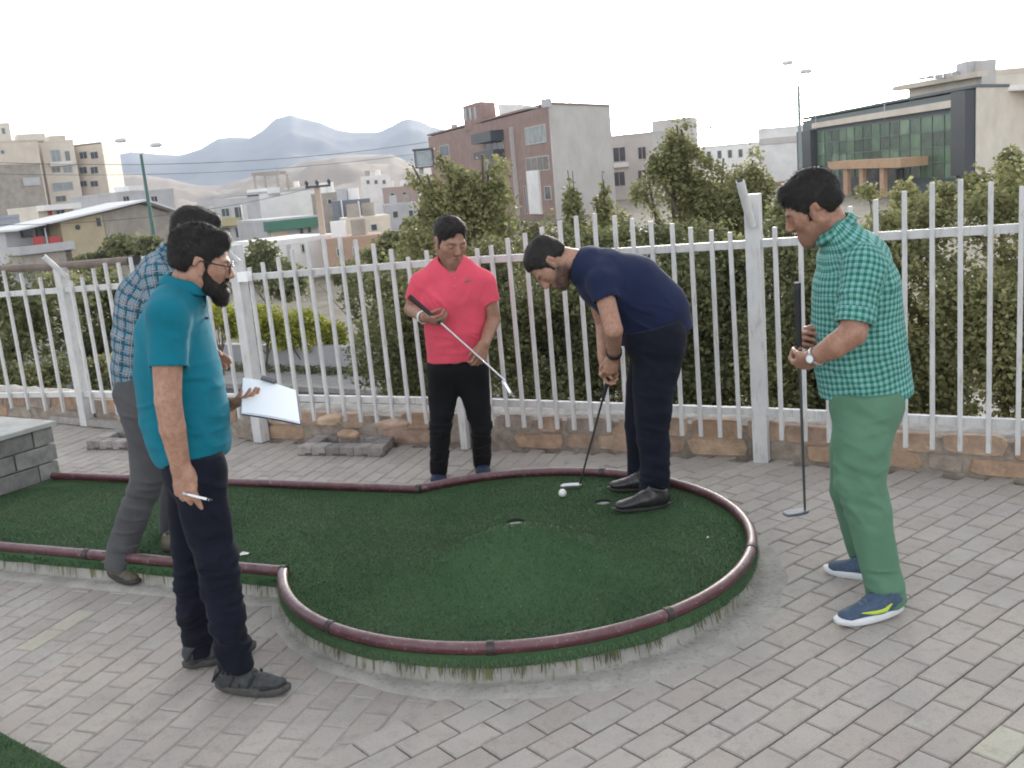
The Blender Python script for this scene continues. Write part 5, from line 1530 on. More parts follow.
lGf = [(866, 412, 3.96, .120), (858, 450, 3.98, .108), (852, 490, 4.00, .088), (858, 525, 4.06, .072), (866, 558, 4.11, .064)]
B = chain(torG, grow=.85)+limb(lGn, add=-.042)+limb(lGf, add=-.04)+[('+', Seg(at(838, 236, Y0), at(825, 212, Y0), .064, .058), .03)]+head_ops(hfG, sG)+limb(aGn)+limb(aGf)
w1 = at(814, 358, 3.68); B += hand_ops(w1, nrmz(at(800, 366, 3.76)-w1), (-.2, -.75, -.5), (-.2, 0, 1), curls=(.75, .85, .9, .95), s=1.06, thumb_curl=.4, thumb_open=.45)
w2 = at(812, 343, 3.95); B += hand_ops(w2, nrmz(at(799, 333, 3.86)-w2), (-.55, .8, 0), (.3, -.1, .9), curls=(.75, .85, .9, .95), s=1.06, thumb_curl=.4, thumb_open=.5)
me, V = sdf_mesh('person', B, .0045); paint_face(me, V, hfG, sG, .35)
pG = rootmesh(me, (*gz(860, 605)[:2], 0), M_SKIN2, 'man in green checked shirt and green trousers holding a putter upright before him')
head(pG, hfG, sG, 'full', 0, 140)
M_GIN = check_mat('green_gingham', ((.25, .44, .41), (.075, .27, .215), (.022, .135, .095)), .0235, [(.20, .07, (.10, .20, .30))])
wrK = wrinkles([(at(835, 300, 3.66), .12, .006, (.5, 0, 1), .05), (at(870, 350, 3.66), .16, .006, (.2, 0, 1), .06), (at(880, 280, 3.66), .10, .007, (1, 0, -.6), .05), (at(850, 385, 3.66), .12, .007, (.6, 0, .8), .05)], seed=91)
chG = [([pp(*r[:3])[0] for r in torG], .185, 0)]
class Wave:
    "wavy shirt tail cut"
    def __init__(s, C): s.C = C; s.lo = np.full(3, -1e9); s.hi = np.full(3, 1e9)
    def d(s, P): return s.C[2]-P[:, 2]-.020*np.cos((P[:, 0]-s.C[0])*22)+.10*(P[:, 0]-s.C[0])*0
sh = []; chx = list(chG)
for arm in (aGn, aGf):
    s0 = at(*arm[0][:3]); e = at(*arm[1][:3]); hm = s0+(e-s0)*.86; sh += sleeves([([(s0, .074), (hm, .069)], .058)]); chx.append(([s0, hm], .070, .008))
sh += chain(torG, add=.010, k=.05)+[('+', Seg(at(838, 234, Y0), at(856, 252, 3.74), .050, .055), .05), neckcut(at(832, 227, Y0), (-.5, 0, 1), .068), ('&', Wave(at(867, 398, Y0)), .004)]
cloth('shirt', sh, .005, wrK, M_GIN, pG, chx, (.15, 1, 0))
for arm in (aGn, aGf):
    s0 = at(*arm[0][:3]); e = at(*arm[1][:3]); d2 = nrmz(e-s0); hm = s0+(e-s0)*.86
    sleeve(None, [('+', Seg(hm-d2*.055, hm+d2*.04, .0735, .0735), 0), ('&', Half(hm-d2*.052, -d2), .004)], hm+d2*.002, d2, .060, .0045, None, 'rolled_cuff', M_GIN, pG, [([s0, hm], .070, .016)], (.3, 1, 0))
ring_collar(at(834, 230, Y0), nrmz((-.62, 0, 1)), .074, .072, YV, .026, M_GIN, pG, gap=(math.pi, .30) , flare=.016)
for o_ in list(pG.children):
    if o_.name.startswith('collar') or True:
        pass
M_GRN = fabric('green_cotton', (.092, .190, .122), var=.12)
wrGt = wrinkles([(at(855, 470, 3.62), .13, .008, (.45, 0, 1), .045), (at(862, 505, 3.60), .11, .009, (.35, 0, 1), .04), (at(884, 590, 3.58), .08, .008, (.1, 0, 1), .03), (at(860, 420, 3.62), .12, .006, (.7, 0, 1), .05), (at(890, 450, 3.6), .10, .008, (-.3, 0, 1), .045)], base=.0025, seed=99)
tr = [('+', Seg(at(867, 402, 3.79), at(867, 402, 3.94), .140, .138), 0)]+limb(lGn, .03, .003)+limb(lGf, .03, .003)+cuff(lGn)+cuff(lGf)+[('&', Half(at(866, 386, Y0), (0, 0, 1)), .004)]
cloth('trousers', tr, .006, wrGt, M_GRN, pG)
M_BSN = simple('slate_blue_mesh', (.045, .075, .125), .75, var=.25, scale=50, bump=.4, bscale=180, bdist=.002); M_WSO = simple('white_foam_sole', (.62, .64, .66), .55, var=.08, scale=20)
t0 = gz(836, 628); t0[2] = .008; h0 = at(915, 607, t0[1]+.10); h0 = t0+nrmz(h0-t0)*.30
o, P, k = shoe(pG, h0, t0, mats=(M_BSN, M_WSO), kind='sneaker'); laces(o, P, k, simple('grey_lace', (.12, .15, .2), .8), 4)
b = MB(); M_SW = simple('lime_stripe', (.45, .55, .06), .6, var=.05)
for sgn in (-1, 1):
    q = [P(.075*k, sgn*.041, .062), P(.105*k, sgn*.0435, .044), P(.15*k, sgn*.0445, .042), P(.205*k, sgn*.040, .050)]; b.tube(q, [.0035, .011, .008, .002], 8)
b.build('side_stripe', M_SW, o)
t1, h1 = gz(824.5, 572.5), gz(888, 578.5); h1 = t1+nrmz(h1-t1)*.295
o, P, k = shoe(pG, h1, t1, mats=(M_BSN, M_WSO), kind='sneaker'); laces(o, P, k, simple('grey_lace', (.12, .15, .2), .8), 4)
dw = nrmz(at(814, 358, 3.68)-at(835, 346, 3.61)); wc = at(816, 356.5, 3.672)
band(wc, dw, .0335, .0335, (0, 1, 0), .016, .004, M_STEEL, pG, 'watch')
wn = nrmz(np.array([-.1, -.9, .35])-dw*(np.array([-.1, -.9, .35])@dw)); b = MB(); b.tube([wc+wn*.033, wc+wn*.043], .018, 20); b.build('watch_case', M_STEEL, pG)
b = MB(); b.tube([wc+wn*.043, wc+wn*.0437], .0145, 20); b.build('watch_face', simple('watch_dial', (.75, .76, .76), .3, var=.02), pG)
gt, soleG = at(797, 283.5, 3.80), at(805, 512, 3.90); axG = nrmz(soleG-gt)
putter('putter held upright by the man in green, blue grey head just above the paving', gt, gt+axG*.27, soleG, nrmz((-1, -.25, 0)), simple('blue_grey_head', (.10, .12, .15), .55, .2, var=.15), head_len=.112, grip_mat=M_RUB, shaft_mat=M_DSTEEL, hd=(.052, .012))
# ================================================================== TERRAIN, ROAD, GARDEN, TOWN, HILLS
GZ = -3.0
def smooth(t): t = min(1, max(0, t)); return t*t*(3-2*t)
def ground_z(x, y):
    d = y-fence_y(x)
    if d < .3: return -.45
    return -.45+(GZ+.45)*smooth((d-.3)/5.0)
xs = np.unique(np.r_[np.linspace(-3400, -60, 12), np.linspace(-60, -12, 10), np.linspace(-12, 12, 40), np.linspace(12, 60, 10), np.linspace(60, 3400, 12)])
ys = np.unique(np.r_[np.linspace(-500, -4, 6), np.linspace(-4, 24, 50), np.linspace(24, 120, 12), np.linspace(120, 3400, 14)])
V = [(x, y, ground_z(x, y)) for y in ys for x in xs]
nx = len(xs)
Fq = [(j*nx+i, j*nx+i+1, (j+1)*nx+i+1, (j+1)*nx+i) for j in range(len(ys)-1) for i in range(nx-1)]
M_EARTH = simple('dry_earth', (.17, .15, .11), .97, var=.35, scale=.6, bump=.5, bscale=8, bdist=.05)
tag(link('ground', npmesh('ground', np.array(V), np.array(Fq), True), M_EARTH), kind='structure')

# road seen through the left fence panels
def strip(name, pa, pb, z, w0, w1, mat, h=None, ext=30):
    a, b_ = gz(*pa, z)[:2], gz(*pb, z)[:2]; t = (b_-a)/np.linalg.norm(b_-a); n = np.array([-t[1], t[0]])
    if n[1] < 0: n = -n
    a = a-t*ext; b_ = b_+t*ext
    P = [a+n*w0, b_+n*w0, b_+n*w1, a+n*w1]
    bb = MB(); bb.prism([tuple(p) for p in P], z-(h or .05), z); return tag(bb.build(name, mat), kind='structure')
M_ASPH = simple('asphalt', (.055, .055, .058), .9, var=.25, scale=3, bump=.2, bscale=60)
strip('road', (235, 384), (415, 392), GZ+.05, -6.5, 0, M_ASPH)
strip('kerb', (235, 384), (415, 392), GZ+.17, 0, .28, simple('kerb_cement', (.3, .28, .26), .9), .2)
strip('sidewalk', (235, 384), (415, 392), GZ+.16, .285, 1.6, simple('sidewalk_slab', (.27, .26, .25), .9, var=.2, scale=2), .2)

# ---- foliage
def leafmat(name, dark, mid, light):
    k = NT(name); k.set(Roughness=.55); k.p.inputs['Specular IOR Level'].default_value = .35
    a = k.n('ShaderNodeAttribute', attribute_name='rnd')
    c = k.ramp(a.outputs['Fac'], [(0, dark), (.5, mid), (1, light)])
    g = k.n('ShaderNodeNewGeometry')
    big = k.ramp(k.noise(1.6, 4, .6, vec=g.outputs['Position']), [(.3, (.78, .8, .75)), (.7, (1.2, 1.2, 1.1))])
    c = k.mix(1.0, c, big, 'MULTIPLY'); k.col(c)
    tr = k.n('ShaderNodeBsdfTranslucent'); k.l(c, tr.inputs[0])
    mx = k.n('ShaderNodeMixShader'); mx.inputs[0].default_value = .42
    k.l(k.p.outputs[0], mx.inputs[1]); k.l(tr.outputs[0], mx.inputs[2]); k.l(mx.outputs[0], k.out.inputs[0])
    return k.m
M_LEAF = leafmat('leaf_olive', (.11, .12, .055), (.25, .25, .12), (.44, .42, .23))
M_LEAFD = leafmat('leaf_dark', (.075, .086, .043), (.18, .19, .093), (.33, .325, .165))
M_LEAFY = leafmat('leaf_yellow', (.17, .19, .03), (.33, .35, .05), (.50, .48, .09))
M_BARK = simple('bark', (.13, .105, .08), .95, var=.35, scale=10, bump=.7, bscale=30, bdist=.02)
def leaves(blobs, n, size, seed, shell=.45, clump=2.2, thresh=-.12):
    r = np.random.default_rng(seed)
    C_ = np.array([b[:3] for b in blobs], float); Rr = np.array([b[3:6] if len(b) > 4 else (b[3],)*3 for b in blobs], float)
    wgt = (Rr.prod(1))**(2/3); wgt /= wgt.sum()
    k = r.choice(len(blobs), n*2, p=wgt)
    d = r.normal(size=(n*2, 3)); d /= np.linalg.norm(d, axis=1)[:, None]
    rad = r.uniform(0, 1, n*2)**shell * r.uniform(.82, 1.12, n*2)
    P = C_[k]+d*rad[:, None]*Rr[k]
    # clumps and gaps
    f = clump
    nv = np.sin(P[:, 0]*f*2.1+seed)*np.sin(P[:, 1]*f*1.7+1.3*seed)*np.sin(P[:, 2]*f*2.4+.7*seed)+.6*np.sin(P[:, 0]*f*5.3+P[:, 2]*f*4.1)*np.sin(P[:, 2]*f*6.2-P[:, 1]*f*4.8)
    P = P[(nv+r.uniform(-.3, .3, n*2)) > thresh][:n]; m_ = len(P)
    a = r.normal(size=(m_, 3)); a /= np.linalg.norm(a, axis=1)[:, None]; a[:, 2] = a[:, 2]*.6-.25
    a /= np.linalg.norm(a, axis=1)[:, None]
    b_ = np.cross(a, r.normal(size=(m_, 3))); b_ /= np.linalg.norm(b_, axis=1)[:, None]
    L = (size*r.uniform(.6, 1.3, m_))[:, None]
    fold = np.cross(a, b_)*L*.12
    V = np.stack([P, P+a*L*.5+b_*L*.32+fold, P+a*L, P+a*L*.5-b_*L*.32+fold], 1).reshape(-1, 3)
    # brightness varies by leaf and clump
    rv = np.clip(r.uniform(0, 1, m_)*.65+.35*(np.sin(P[:, 0]*3.1+seed)*np.sin(P[:, 2]*3.7+P[:, 1]*2.2)*.5+.5), 0, 1)
    me = npmesh('crown', V, np.arange(len(V)).reshape(-1, 4)); fattr(me, 'rnd', np.repeat(rv, 4)); return me
def pxblob(px, py, Y, r, ry=None, dy=0):
    p = at(px, py, Y+dy); s_ = (Y+dy)/1000*1.02
    return (p[0], p[1], p[2], r*s_, max(r*s_, (ry or r)*s_*.9), (ry or r)*s_)
def tree(name, label, cat, blobs, n, size, mat, seed, trunk=None, group=None, trunk_r=.07, nlimb=7, **kw):
    c = np.mean([b[:3] for b in blobs], 0) if trunk is None else np.array([trunk[0], trunk[1], 0])
    zb = ground_z(c[0], c[1]) if c[1] < 60 else GZ
    o = empty(name, (c[0], c[1], zb), label, cat, group)
    link('crown', leaves(blobs, n, size, seed, **kw), mat, o)
    r = random.Random(seed)
    b = MB(); top = np.mean([b_[:3] for b_ in blobs], 0)
    mid = [(c[0]+(top[0]-c[0])*t+.08*math.sin(t*5+seed), c[1]+(top[1]-c[1])*t, zb-.1+(top[2]-zb)*t) for t in (0, .25, .5, .75, 1)]
    b.tube(mid, [trunk_r*1.3, trunk_r, trunk_r*.85, trunk_r*.7, trunk_r*.4], 7)
    b.build('trunk', M_BARK, o)
    b = MB()
    for i in range(min(nlimb, len(blobs)*2)):
        bl = blobs[i % len(blobs)]; s0 = Vector(mid[r.choice((1, 2, 3))]); e = Vector((bl[0]+r.uniform(-.6, .6)*bl[3], bl[1]+r.uniform(-.4, .4)*bl[3], bl[2]+r.uniform(.1, .85)*(bl[5] if len(bl) > 4 else bl[3])))
        mm = s0.lerp(e, .5)+Vector((r.uniform(-.1, .1), r.uniform(-.1, .1), -.05))
        b.tube([s0, mm, e], [trunk_r*.5, trunk_r*.32, trunk_r*.12], 5, caps=False)
    b.build('limbs', M_BARK, o)
    return o
# trees behind the fence, left to right
tree('leafy_tree', 'olive green tree in front of the red brick building, left of the man in pink', 'tree',
     [pxblob(x, y, 13, a_, b_) for x, y, a_, b_ in ((428, 196, 17, 26), (455, 168, 12, 24), (470, 190, 20, 30), (443, 215, 34, 30), (500, 186, 15, 30), (495, 220, 30, 30), (487, 250, 42, 34), (428, 250, 34, 30), (413, 180, 8, 18), (478, 158, 7, 14), (440, 158, 6, 14), (514, 205, 12, 24), (540, 232, 18, 26), (535, 262, 30, 26), (408, 222, 14, 20))], 12500, .062, M_LEAF, 3, trunk_r=.1, clump=1.6, nlimb=14)
tree('leafy_tree', 'tall olive tree rising behind the fence left of the tall square post', 'tree',
     [pxblob(x, y, 12, a_*1.25, b_*1.05) for x, y, a_, b_ in ((682, 140, 13, 22), (697, 150, 20, 24), (672, 165, 14, 26), (655, 172, 7, 20), (688, 178, 26, 26), (718, 165, 18, 24), (735, 178, 16, 26), (755, 165, 7, 20), (752, 190, 17, 26), (716, 205, 40, 32), (662, 205, 28, 32), (645, 222, 22, 24), (690, 236, 48, 34), (740, 236, 34, 34), (640, 200, 9, 20), (768, 205, 18, 28), (628, 225, 18, 22))], 21000, .052, M_LEAF, 5, trunk_r=.1, clump=1.6, nlimb=16)
tree('slender_tree', 'slender pointed shoot of a young tree against the grey concrete wall, left of two', 'tree',
     [pxblob(571, 182, 11, 5, 15), pxblob(572, 205, 11, 10, 20), pxblob(574, 235, 11, 17, 22), pxblob(577, 262, 11, 26, 26)], 2300, .06, M_LEAF, 11, trunk_r=.035, clump=3)
tree('slender_tree', 'slender pointed shoot of a young tree against the grey concrete wall, right of two', 'tree',
     [pxblob(605, 185, 11.5, 4, 13), pxblob(603, 205, 11.5, 9, 16), pxblob(602, 232, 11.5, 15, 20), pxblob(604, 262, 11.5, 24, 26)], 1900, .058, M_LEAF, 12, trunk_r=.035, clump=3)
def bush(lab, blobs, n, seed, mat=None, size=.047, cat='bush', name='bush', **kw):
    if size == .047: n = int(n*1.45)
    return tree(name, lab, cat, blobs, n, size, mat or M_LEAFD, seed, trunk_r=.04, **kw)
bush('dense dark bush behind the fence directly behind the man in pink', [pxblob(440, 320, 9.5, 60), pxblob(400, 350, 9.5, 55), pxblob(480, 330, 9.5, 60), pxblob(440, 385, 9.5, 60), pxblob(385, 290, 9.7, 22), pxblob(490, 270, 9.5, 34), pxblob(400, 275, 9.8, 20, 16)], 20000, 21)
bush('dense dark bush behind the fence directly behind the man bending over the ball', [pxblob(560, 300, 9.2, 58), pxblob(530, 345, 9.2, 60), pxblob(600, 340, 9.2, 62), pxblob(565, 390, 9.2, 70), pxblob(625, 280, 9.4, 36), pxblob(540, 262, 9.4, 26), pxblob(590, 246, 9.6, 30, 22), pxblob(560, 236, 9.8, 16, 14), pxblob(622, 236, 9.8, 22, 16)], 22000, 22)
bush('dense dark bush behind the fence just left of the tall square post', [pxblob(690, 300, 8.8, 62), pxblob(660, 350, 8.8, 62), pxblob(730, 345, 8.8, 62), pxblob(700, 395, 8.8, 70), pxblob(745, 275, 8.8, 40), pxblob(660, 255, 9, 34), pxblob(710, 250, 9, 34)], 23000, 23)
bush('dense dark bush behind the fence between the tall square post and the man in green', [pxblob(800, 300, 8.2, 66), pxblob(780, 360, 8.2, 62), pxblob(840, 350, 8.2, 66), pxblob(815, 405, 8.2, 70), pxblob(790, 245, 8.4, 36), pxblob(835, 255, 8.4, 40), pxblob(785, 215, 9, 16, 20)], 22000, 24)
bush('tall dense bush behind the fence right of the man in green, below the glass building', [pxblob(890, 240, 8, 34), pxblob(925, 225, 8.2, 30), pxblob(895, 300, 7.8, 66), pxblob(935, 350, 7.8, 70), pxblob(880, 380, 7.8, 66), pxblob(915, 415, 7.8, 60), pxblob(866, 205, 8.6, 16, 22), pxblob(905, 200, 8.6, 14, 20), pxblob(945, 196, 8.6, 16, 22)], 22000, 25, mat=M_LEAF)
bush('tall dense bush behind the fence at the right edge', [pxblob(985, 215, 7.6, 34), pxblob(1025, 195, 7.8, 40), pxblob(1000, 290, 7.4, 72), pxblob(1060, 290, 7.4, 80), pxblob(990, 370, 7.4, 70), pxblob(1050, 380, 7.4, 80), pxblob(965, 420, 7.4, 50), pxblob(1100, 220, 7.8, 60), pxblob(975, 190, 8.2, 16, 24), pxblob(1010, 168, 8.2, 12, 22)], 26000, 26, mat=M_LEAF)
# left panels
bush('dark shrub behind the first fence panel at the left edge', [pxblob(10, 300, 15, 42), pxblob(-50, 310, 15, 50), pxblob(60, 305, 15, 40), pxblob(20, 350, 15, 44)], 8000, 31, size=.09)
bush('dark shrub behind the fence left of the walking man', [pxblob(110, 300, 16, 36), pxblob(140, 305, 16, 32), pxblob(100, 345, 16, 34)], 8000, 32, size=.09)
bush('low grey green shrub behind the fence at the left beside the block wall', [pxblob(50, 372, 13, 28, 20), pxblob(100, 375, 13, 32, 20), pxblob(150, 372, 13, 30, 20), pxblob(5, 378, 13, 30, 16)], 5000, 33, size=.07)
bush('bushy green tree beside the brick gable of the yellow house', [pxblob(120, 248, 42, 17, 13), pxblob(145, 250, 42, 20, 15), pxblob(172, 262, 42, 20, 16), pxblob(95, 262, 42, 20, 12)], 5500, 34, mat=M_LEAFD, size=.22, cat='tree', name='bushy_tree', clump=.7)
bush('bushy tree below the white building, right of the second square post', [pxblob(262, 262, 38, 20, 22), pxblob(283, 280, 38, 22, 20), pxblob(240, 275, 38, 16, 20)], 4500, 35, size=.2, cat='tree', name='bushy_tree', clump=.7)
bush('dark bushy tree behind the yellow hedge, left of the man in pink', [pxblob(365, 292, 26, 24, 28), pxblob(392, 285, 26, 26, 30), pxblob(385, 325, 26, 26, 26), pxblob(305, 282, 28, 20, 14), pxblob(350, 275, 27, 20, 16)], 5200, 36, size=.15, cat='tree', name='bushy_tree', clump=.9)
bush('olive tree below the far white house, left of the red brick building', [pxblob(395, 250, 30, 22, 20), pxblob(412, 228, 30, 12, 12), pxblob(370, 262, 30, 18, 14)], 3600, 37, mat=M_LEAF, size=.15, cat='tree', name='bushy_tree', clump=.9)
YB = [(218, 318, 20), (262, 322, 24), (300, 328, 26), (328, 330, 16)]
for i, (x, y, r) in enumerate(YB):
    bush(['yellow green rounded bush hidden partly by the second square post, leftmost of four', 'yellow green rounded bush just right of the second square post', 'yellow green rounded bush above the garden wall, third from the left', 'small yellow green bush, rightmost of the four above the garden wall'][i],
         [pxblob(x, y, 27, r, r*.8), pxblob(x-r*.5, y+6, 27, r*.7), pxblob(x+r*.5, y+7, 27, r*.7)], 3200, 41+i, mat=M_LEAFY, size=.11, clump=1.2, group='yellow green bushes above the garden wall')
# garden wall and clipped hedge
A = gz(150, 368, GZ)[:2]; B_ = gz(430, 379, GZ)[:2]; t = (B_-A)/np.linalg.norm(B_-A); n_ = np.array([-t[1], t[0]])
bb = MB(); hw = onplane(300, 346, A, B_)[1]
bb.prism([tuple(A-t*8), tuple(B_+t*4), tuple(B_+t*4+n_*.3), tuple(A-t*8+n_*.3)], GZ-.1, hw)
gw = bb.build('garden_wall', simple('render_grey', (.36, .36, .37), .9, var=.15, scale=2)); tag(gw, 'plain pale grey garden wall across the road, seen through the fence', 'wall')
hb = [(*(A+t*s_-n_*.45), GZ+.12, .5, .3, .26) for s_ in np.arange(0, np.linalg.norm(B_-A), .8)]
tag(link('clipped_hedge', leaves(hb, 9000, .09, 51), M_LEAFD), 'low clipped green hedge along the foot of the grey garden wall', 'hedge')

# ---- buildings
M_GLASS = simple('window_glass', (.05, .06, .07), .12, var=.4, scale=.8, spec=.8)
M_GLASSL = simple('window_glass_pale', (.22, .26, .28), .2, var=.3, scale=1.2, spec=.8)
M_FRM = simple('window_frame_paint', (.5, .49, .47), .6, var=.1)
M_DRK = simple('dark_metal', (.045, .05, .055), .5, var=.2)
class Bld:
    def __init__(s, name, label, cat, A, B, zt, mat, depth=8.0, zb=GZ-.5, mat2=None, C=None, group=None):
        "front face from A to B (XY); if C is given the right face runs from B to C"
        s.A, s.B = np.array(A[:2], float), np.array(B[:2], float); s.zt = zt
        t = (s.B-s.A)/np.linalg.norm(s.B-s.A); n = np.array([-t[1], t[0]])
        if n @ ((s.A+s.B)/2) < 0: n = -n
        s.n = n
        s.C = np.array(C[:2], float) if C is not None else s.B+n*depth
        s.o = empty(name, (*((s.A+s.B)/2), zb), label, cat, group)
        D = s.A+(s.C-s.B)
        bb = MB(); bb.prism([tuple(s.A), tuple(s.B), tuple(s.C), tuple(D)], zb, zt); s.w = bb.build('wall', mat, s.o)
        if mat2 is not None:       # a skin of another material on the right face
            t2 = (s.C-s.B)/np.linalg.norm(s.C-s.B); n2 = np.array([t2[1], -t2[0]])
            if n2 @ (s.B) > 0: n2 = -n2
            bb = MB(); bb.prism([tuple(s.B+t2*.0+n2*.004), tuple(s.C+n2*.004), tuple(s.C+n2*.12), tuple(s.B+n2*.12)], zb, zt+.15); bb.build('side_wall', mat2, s.o)
        bb = MB(); e = .25
        P = [s.A, s.B, s.C, D]; cc = sum(P)/4
        bb.prism([tuple(cc+(p-cc)*1.012) for p in P], zt+.16, zt+.38) if mat2 is not None else bb.prism([tuple(cc+(p-cc)*1.012) for p in P], zt+.002, zt+.3)
        bb.build('parapet', mat, s.o)
    def rect(s, px, face=0):
        P, Q = (s.A, s.B) if face == 0 else (s.B, s.C)
        s0, z1 = onplane(px[0], px[1], P, Q); s1, z0 = onplane(px[2], px[3], P, Q)
        return min(s0, s1), max(s0, s1), min(z0, z1), max(z0, z1)
    def slab(s, name, px, mat, out=.1, face=0, parent=None, inn=0.02, szz=None):
        P, Q = (s.A, s.B) if face == 0 else (s.B, s.C)
        t = (Q-P)/np.linalg.norm(Q-P); n = np.array([t[1], -t[0]])
        if n @ P > 0: n = -n
        s0, s1, z0, z1 = s.rect(px, face) if szz is None else szz
        off = .12 if (face == 1) else 0
        q = [P+t*s0-n*inn, P+t*s1-n*inn, P+t*s1+n*(out+off), P+t*s0+n*(out+off)]
        bb = MB(); bb.prism([tuple(v) for v in q], z0, z1); return bb.build(name, mat, parent or s.o)
    def window(s, px, face=0, nv=1, nh=0, glass=None, frm=None):
        s0, s1, z0, z1 = s.rect(px, face); w_, h = s1-s0, z1-z0; fw = min(.09, w_*.12)
        P, Q = (s.A, s.B) if face == 0 else (s.B, s.C)
        t = (Q-P)/np.linalg.norm(Q-P); n = np.array([t[1], -t[0]])
        if n @ P > 0: n = -n
        off = .12 if face == 1 else 0
        def bx_(bb, a, b_, c, d, o0, o1):
            q = [P+t*a+n*(o0+off), P+t*b_+n*(o0+off), P+t*b_+n*(o1+off), P+t*a+n*(o1+off)]; bb.prism([tuple(v) for v in q], c, d)
        bb = MB()
        bx_(bb, s0, s0+fw, z0, z1, -.02, .08); bx_(bb, s1-fw, s1, z0, z1, -.02, .08)
        bx_(bb, s0+fw, s1-fw, z1-fw, z1, -.02, .078); bx_(bb, s0+fw, s1-fw, z0, z0+fw, -.02, .078)
        for k in range(nv): a = s0+w_*(k+1)/(nv+1); bx_(bb, a-fw*.3, a+fw*.3, z0+fw, z1-fw, 0, .06)
        for k in range(nh): a = z0+h*(k+1)/(nh+1); bx_(bb, s0+fw, s1-fw, a-fw*.3, a+fw*.3, 0, .055)
        f = bb.build('window', frm or M_FRM, s.o)
        bb = MB(); bx_(bb, s0+fw*.8, s1-fw*.8, z0+fw*.8, z1-fw*.8, .005, .025); bb.build('pane', glass or M_GLASS, f)
        return f
def ln(px0, py0, px1, py1, Yc, corner=0):
    "two roof corners from pixels; the one named by corner is at distance Yc; returns A, B, z"
    z = at(*((px0, py0) if corner == 0 else (px1, py1)), Yc)[2]
    return gz(px0, py0, z)[:2], gz(px1, py1, z)[:2], z
def ln2(px0, py0, px1, py1, Ya, Yb):
    "as ln, for roof lines near the horizon: both distances given"
    return at(px0, py0, Ya)[:2], at(px1, py1, Yb)[:2], at(px1, py1, Yb)[2]
M_BRICK = simple('red_brick', (.29, .195, .165), .9, var=.18, scale=.9, bump=.3, bscale=12)
M_CONC = simple('pale_concrete', (.52, .49, .46), .92, var=.12, scale=.35, bump=.2, bscale=6)
M_BEI = simple('beige_render', (.60, .52, .43), .9, var=.12, scale=.5)
M_BEI2 = simple('light_beige_render', (.67, .60, .51), .9, var=.1, scale=.5)
M_WHT = simple('off_white_render', (.76, .74, .72), .9, var=.1, scale=.6)
M_GRY = simple('grey_render', (.47, .46, .47), .9, var=.12, scale=.6)
M_BRN = simple('brown_block', (.33, .29, .25), .95, var=.2, scale=1.2, bump=.3, bscale=8)
# red brick building
z = at(548, 106, 105)[2]
Ar, Br, Cr = gz(428, 137, z)[:2], gz(548, 106, z)[:2], gz(609, 108, z)[:2]
rb = Bld('brick_building', 'red brick office building with a pale concrete side wall and a small roof tower', 'building', Ar, Br, z, M_BRICK, C=Cr, mat2=M_CONC)
rb.window((525, 128, 547, 142), nv=4, glass=M_GLASSL)
rb.window((526, 158, 550, 170), nv=3)
rb.slab('white_panel', (528, 171, 543, 214), M_WHT, out=.25)
rb.slab('pier', (513, 127, 520.5, 216), M_CONC, out=.5)
rb.window((544.5, 186, 552, 200), nv=0); rb.window((524, 186, 528, 214), nv=0)
rb.slab('awning', (483, 134, 504, 140), M_DRK, out=1.6); rb.slab('balcony', (484, 152, 505, 156), M_DRK, out=1.4); rb.window((485, 141, 504, 151), nv=2); rb.window((485, 158, 505, 178), nv=2, nh=1, glass=M_GLASSL)
rb.window((500, 186, 510, 206), nv=1); rb.window((440, 146, 450, 156), nv=1)
zt_ = vz(gz(479.5, 112, z), 102); z2 = z+2.6
Bt = gz(479.5, 101.5, z2)[:2]; At, Ct = gz(462.5, 106.5, z2)[:2], gz(495, 102.5, z2)[:2]
bb = MB(); Dt = At+(Ct-Bt); bb.prism([tuple(At), tuple(Bt), tuple(Ct), tuple(Dt)], z-.5, z2); tw = bb.build('roof_tower', M_BRICK, rb.o)
for i in range(3):
    x0 = 464.5+i*4.7; s0, zz1 = onplane(x0, 109-i, At, Bt); s1, zz0 = onplane(x0+3, 121-i*.8, At, Bt)
    tt_ = (Bt-At)/np.linalg.norm(Bt-At); nn_ = np.array([tt_[1], -tt_[0]]); nn_ = nn_ if nn_ @ At < 0 else -nn_
    bb = MB(); bb.prism([tuple(At+tt_*s0), tuple(At+tt_*s1), tuple(At+tt_*s1+nn_*.06), tuple(At+tt_*s0+nn_*.06)], zz0, zz1); bb.build('pane', M_GLASSL, tw)
Pq = [gz(498, 104, z+1.9)[:2], gz(525, 104.5, z+1.9)[:2]]
bb = MB(); v_ = np.array([.3, 1.0])*5; bb.prism([tuple(Pq[0]), tuple(Pq[1]), tuple(Pq[1]+v_), tuple(Pq[0]+v_)], z-.3, z+1.9); bb.build('roof_room', M_WHT, rb.o)
for (px, py, rr) in ((531, 107, .75), (546, 99, .55), (454, 124, .5)):
    p = gz(px, py, z+1.6); p = at(px, py, np.hypot(*p[:2]) if False else (104 if px > 500 else 150)); bb = MB(); bb.tube([(p[0], p[1], z-.2), (p[0], p[1], p[2])], rr, 12); bb.build('roof_tank', M_GRY, rb.o)
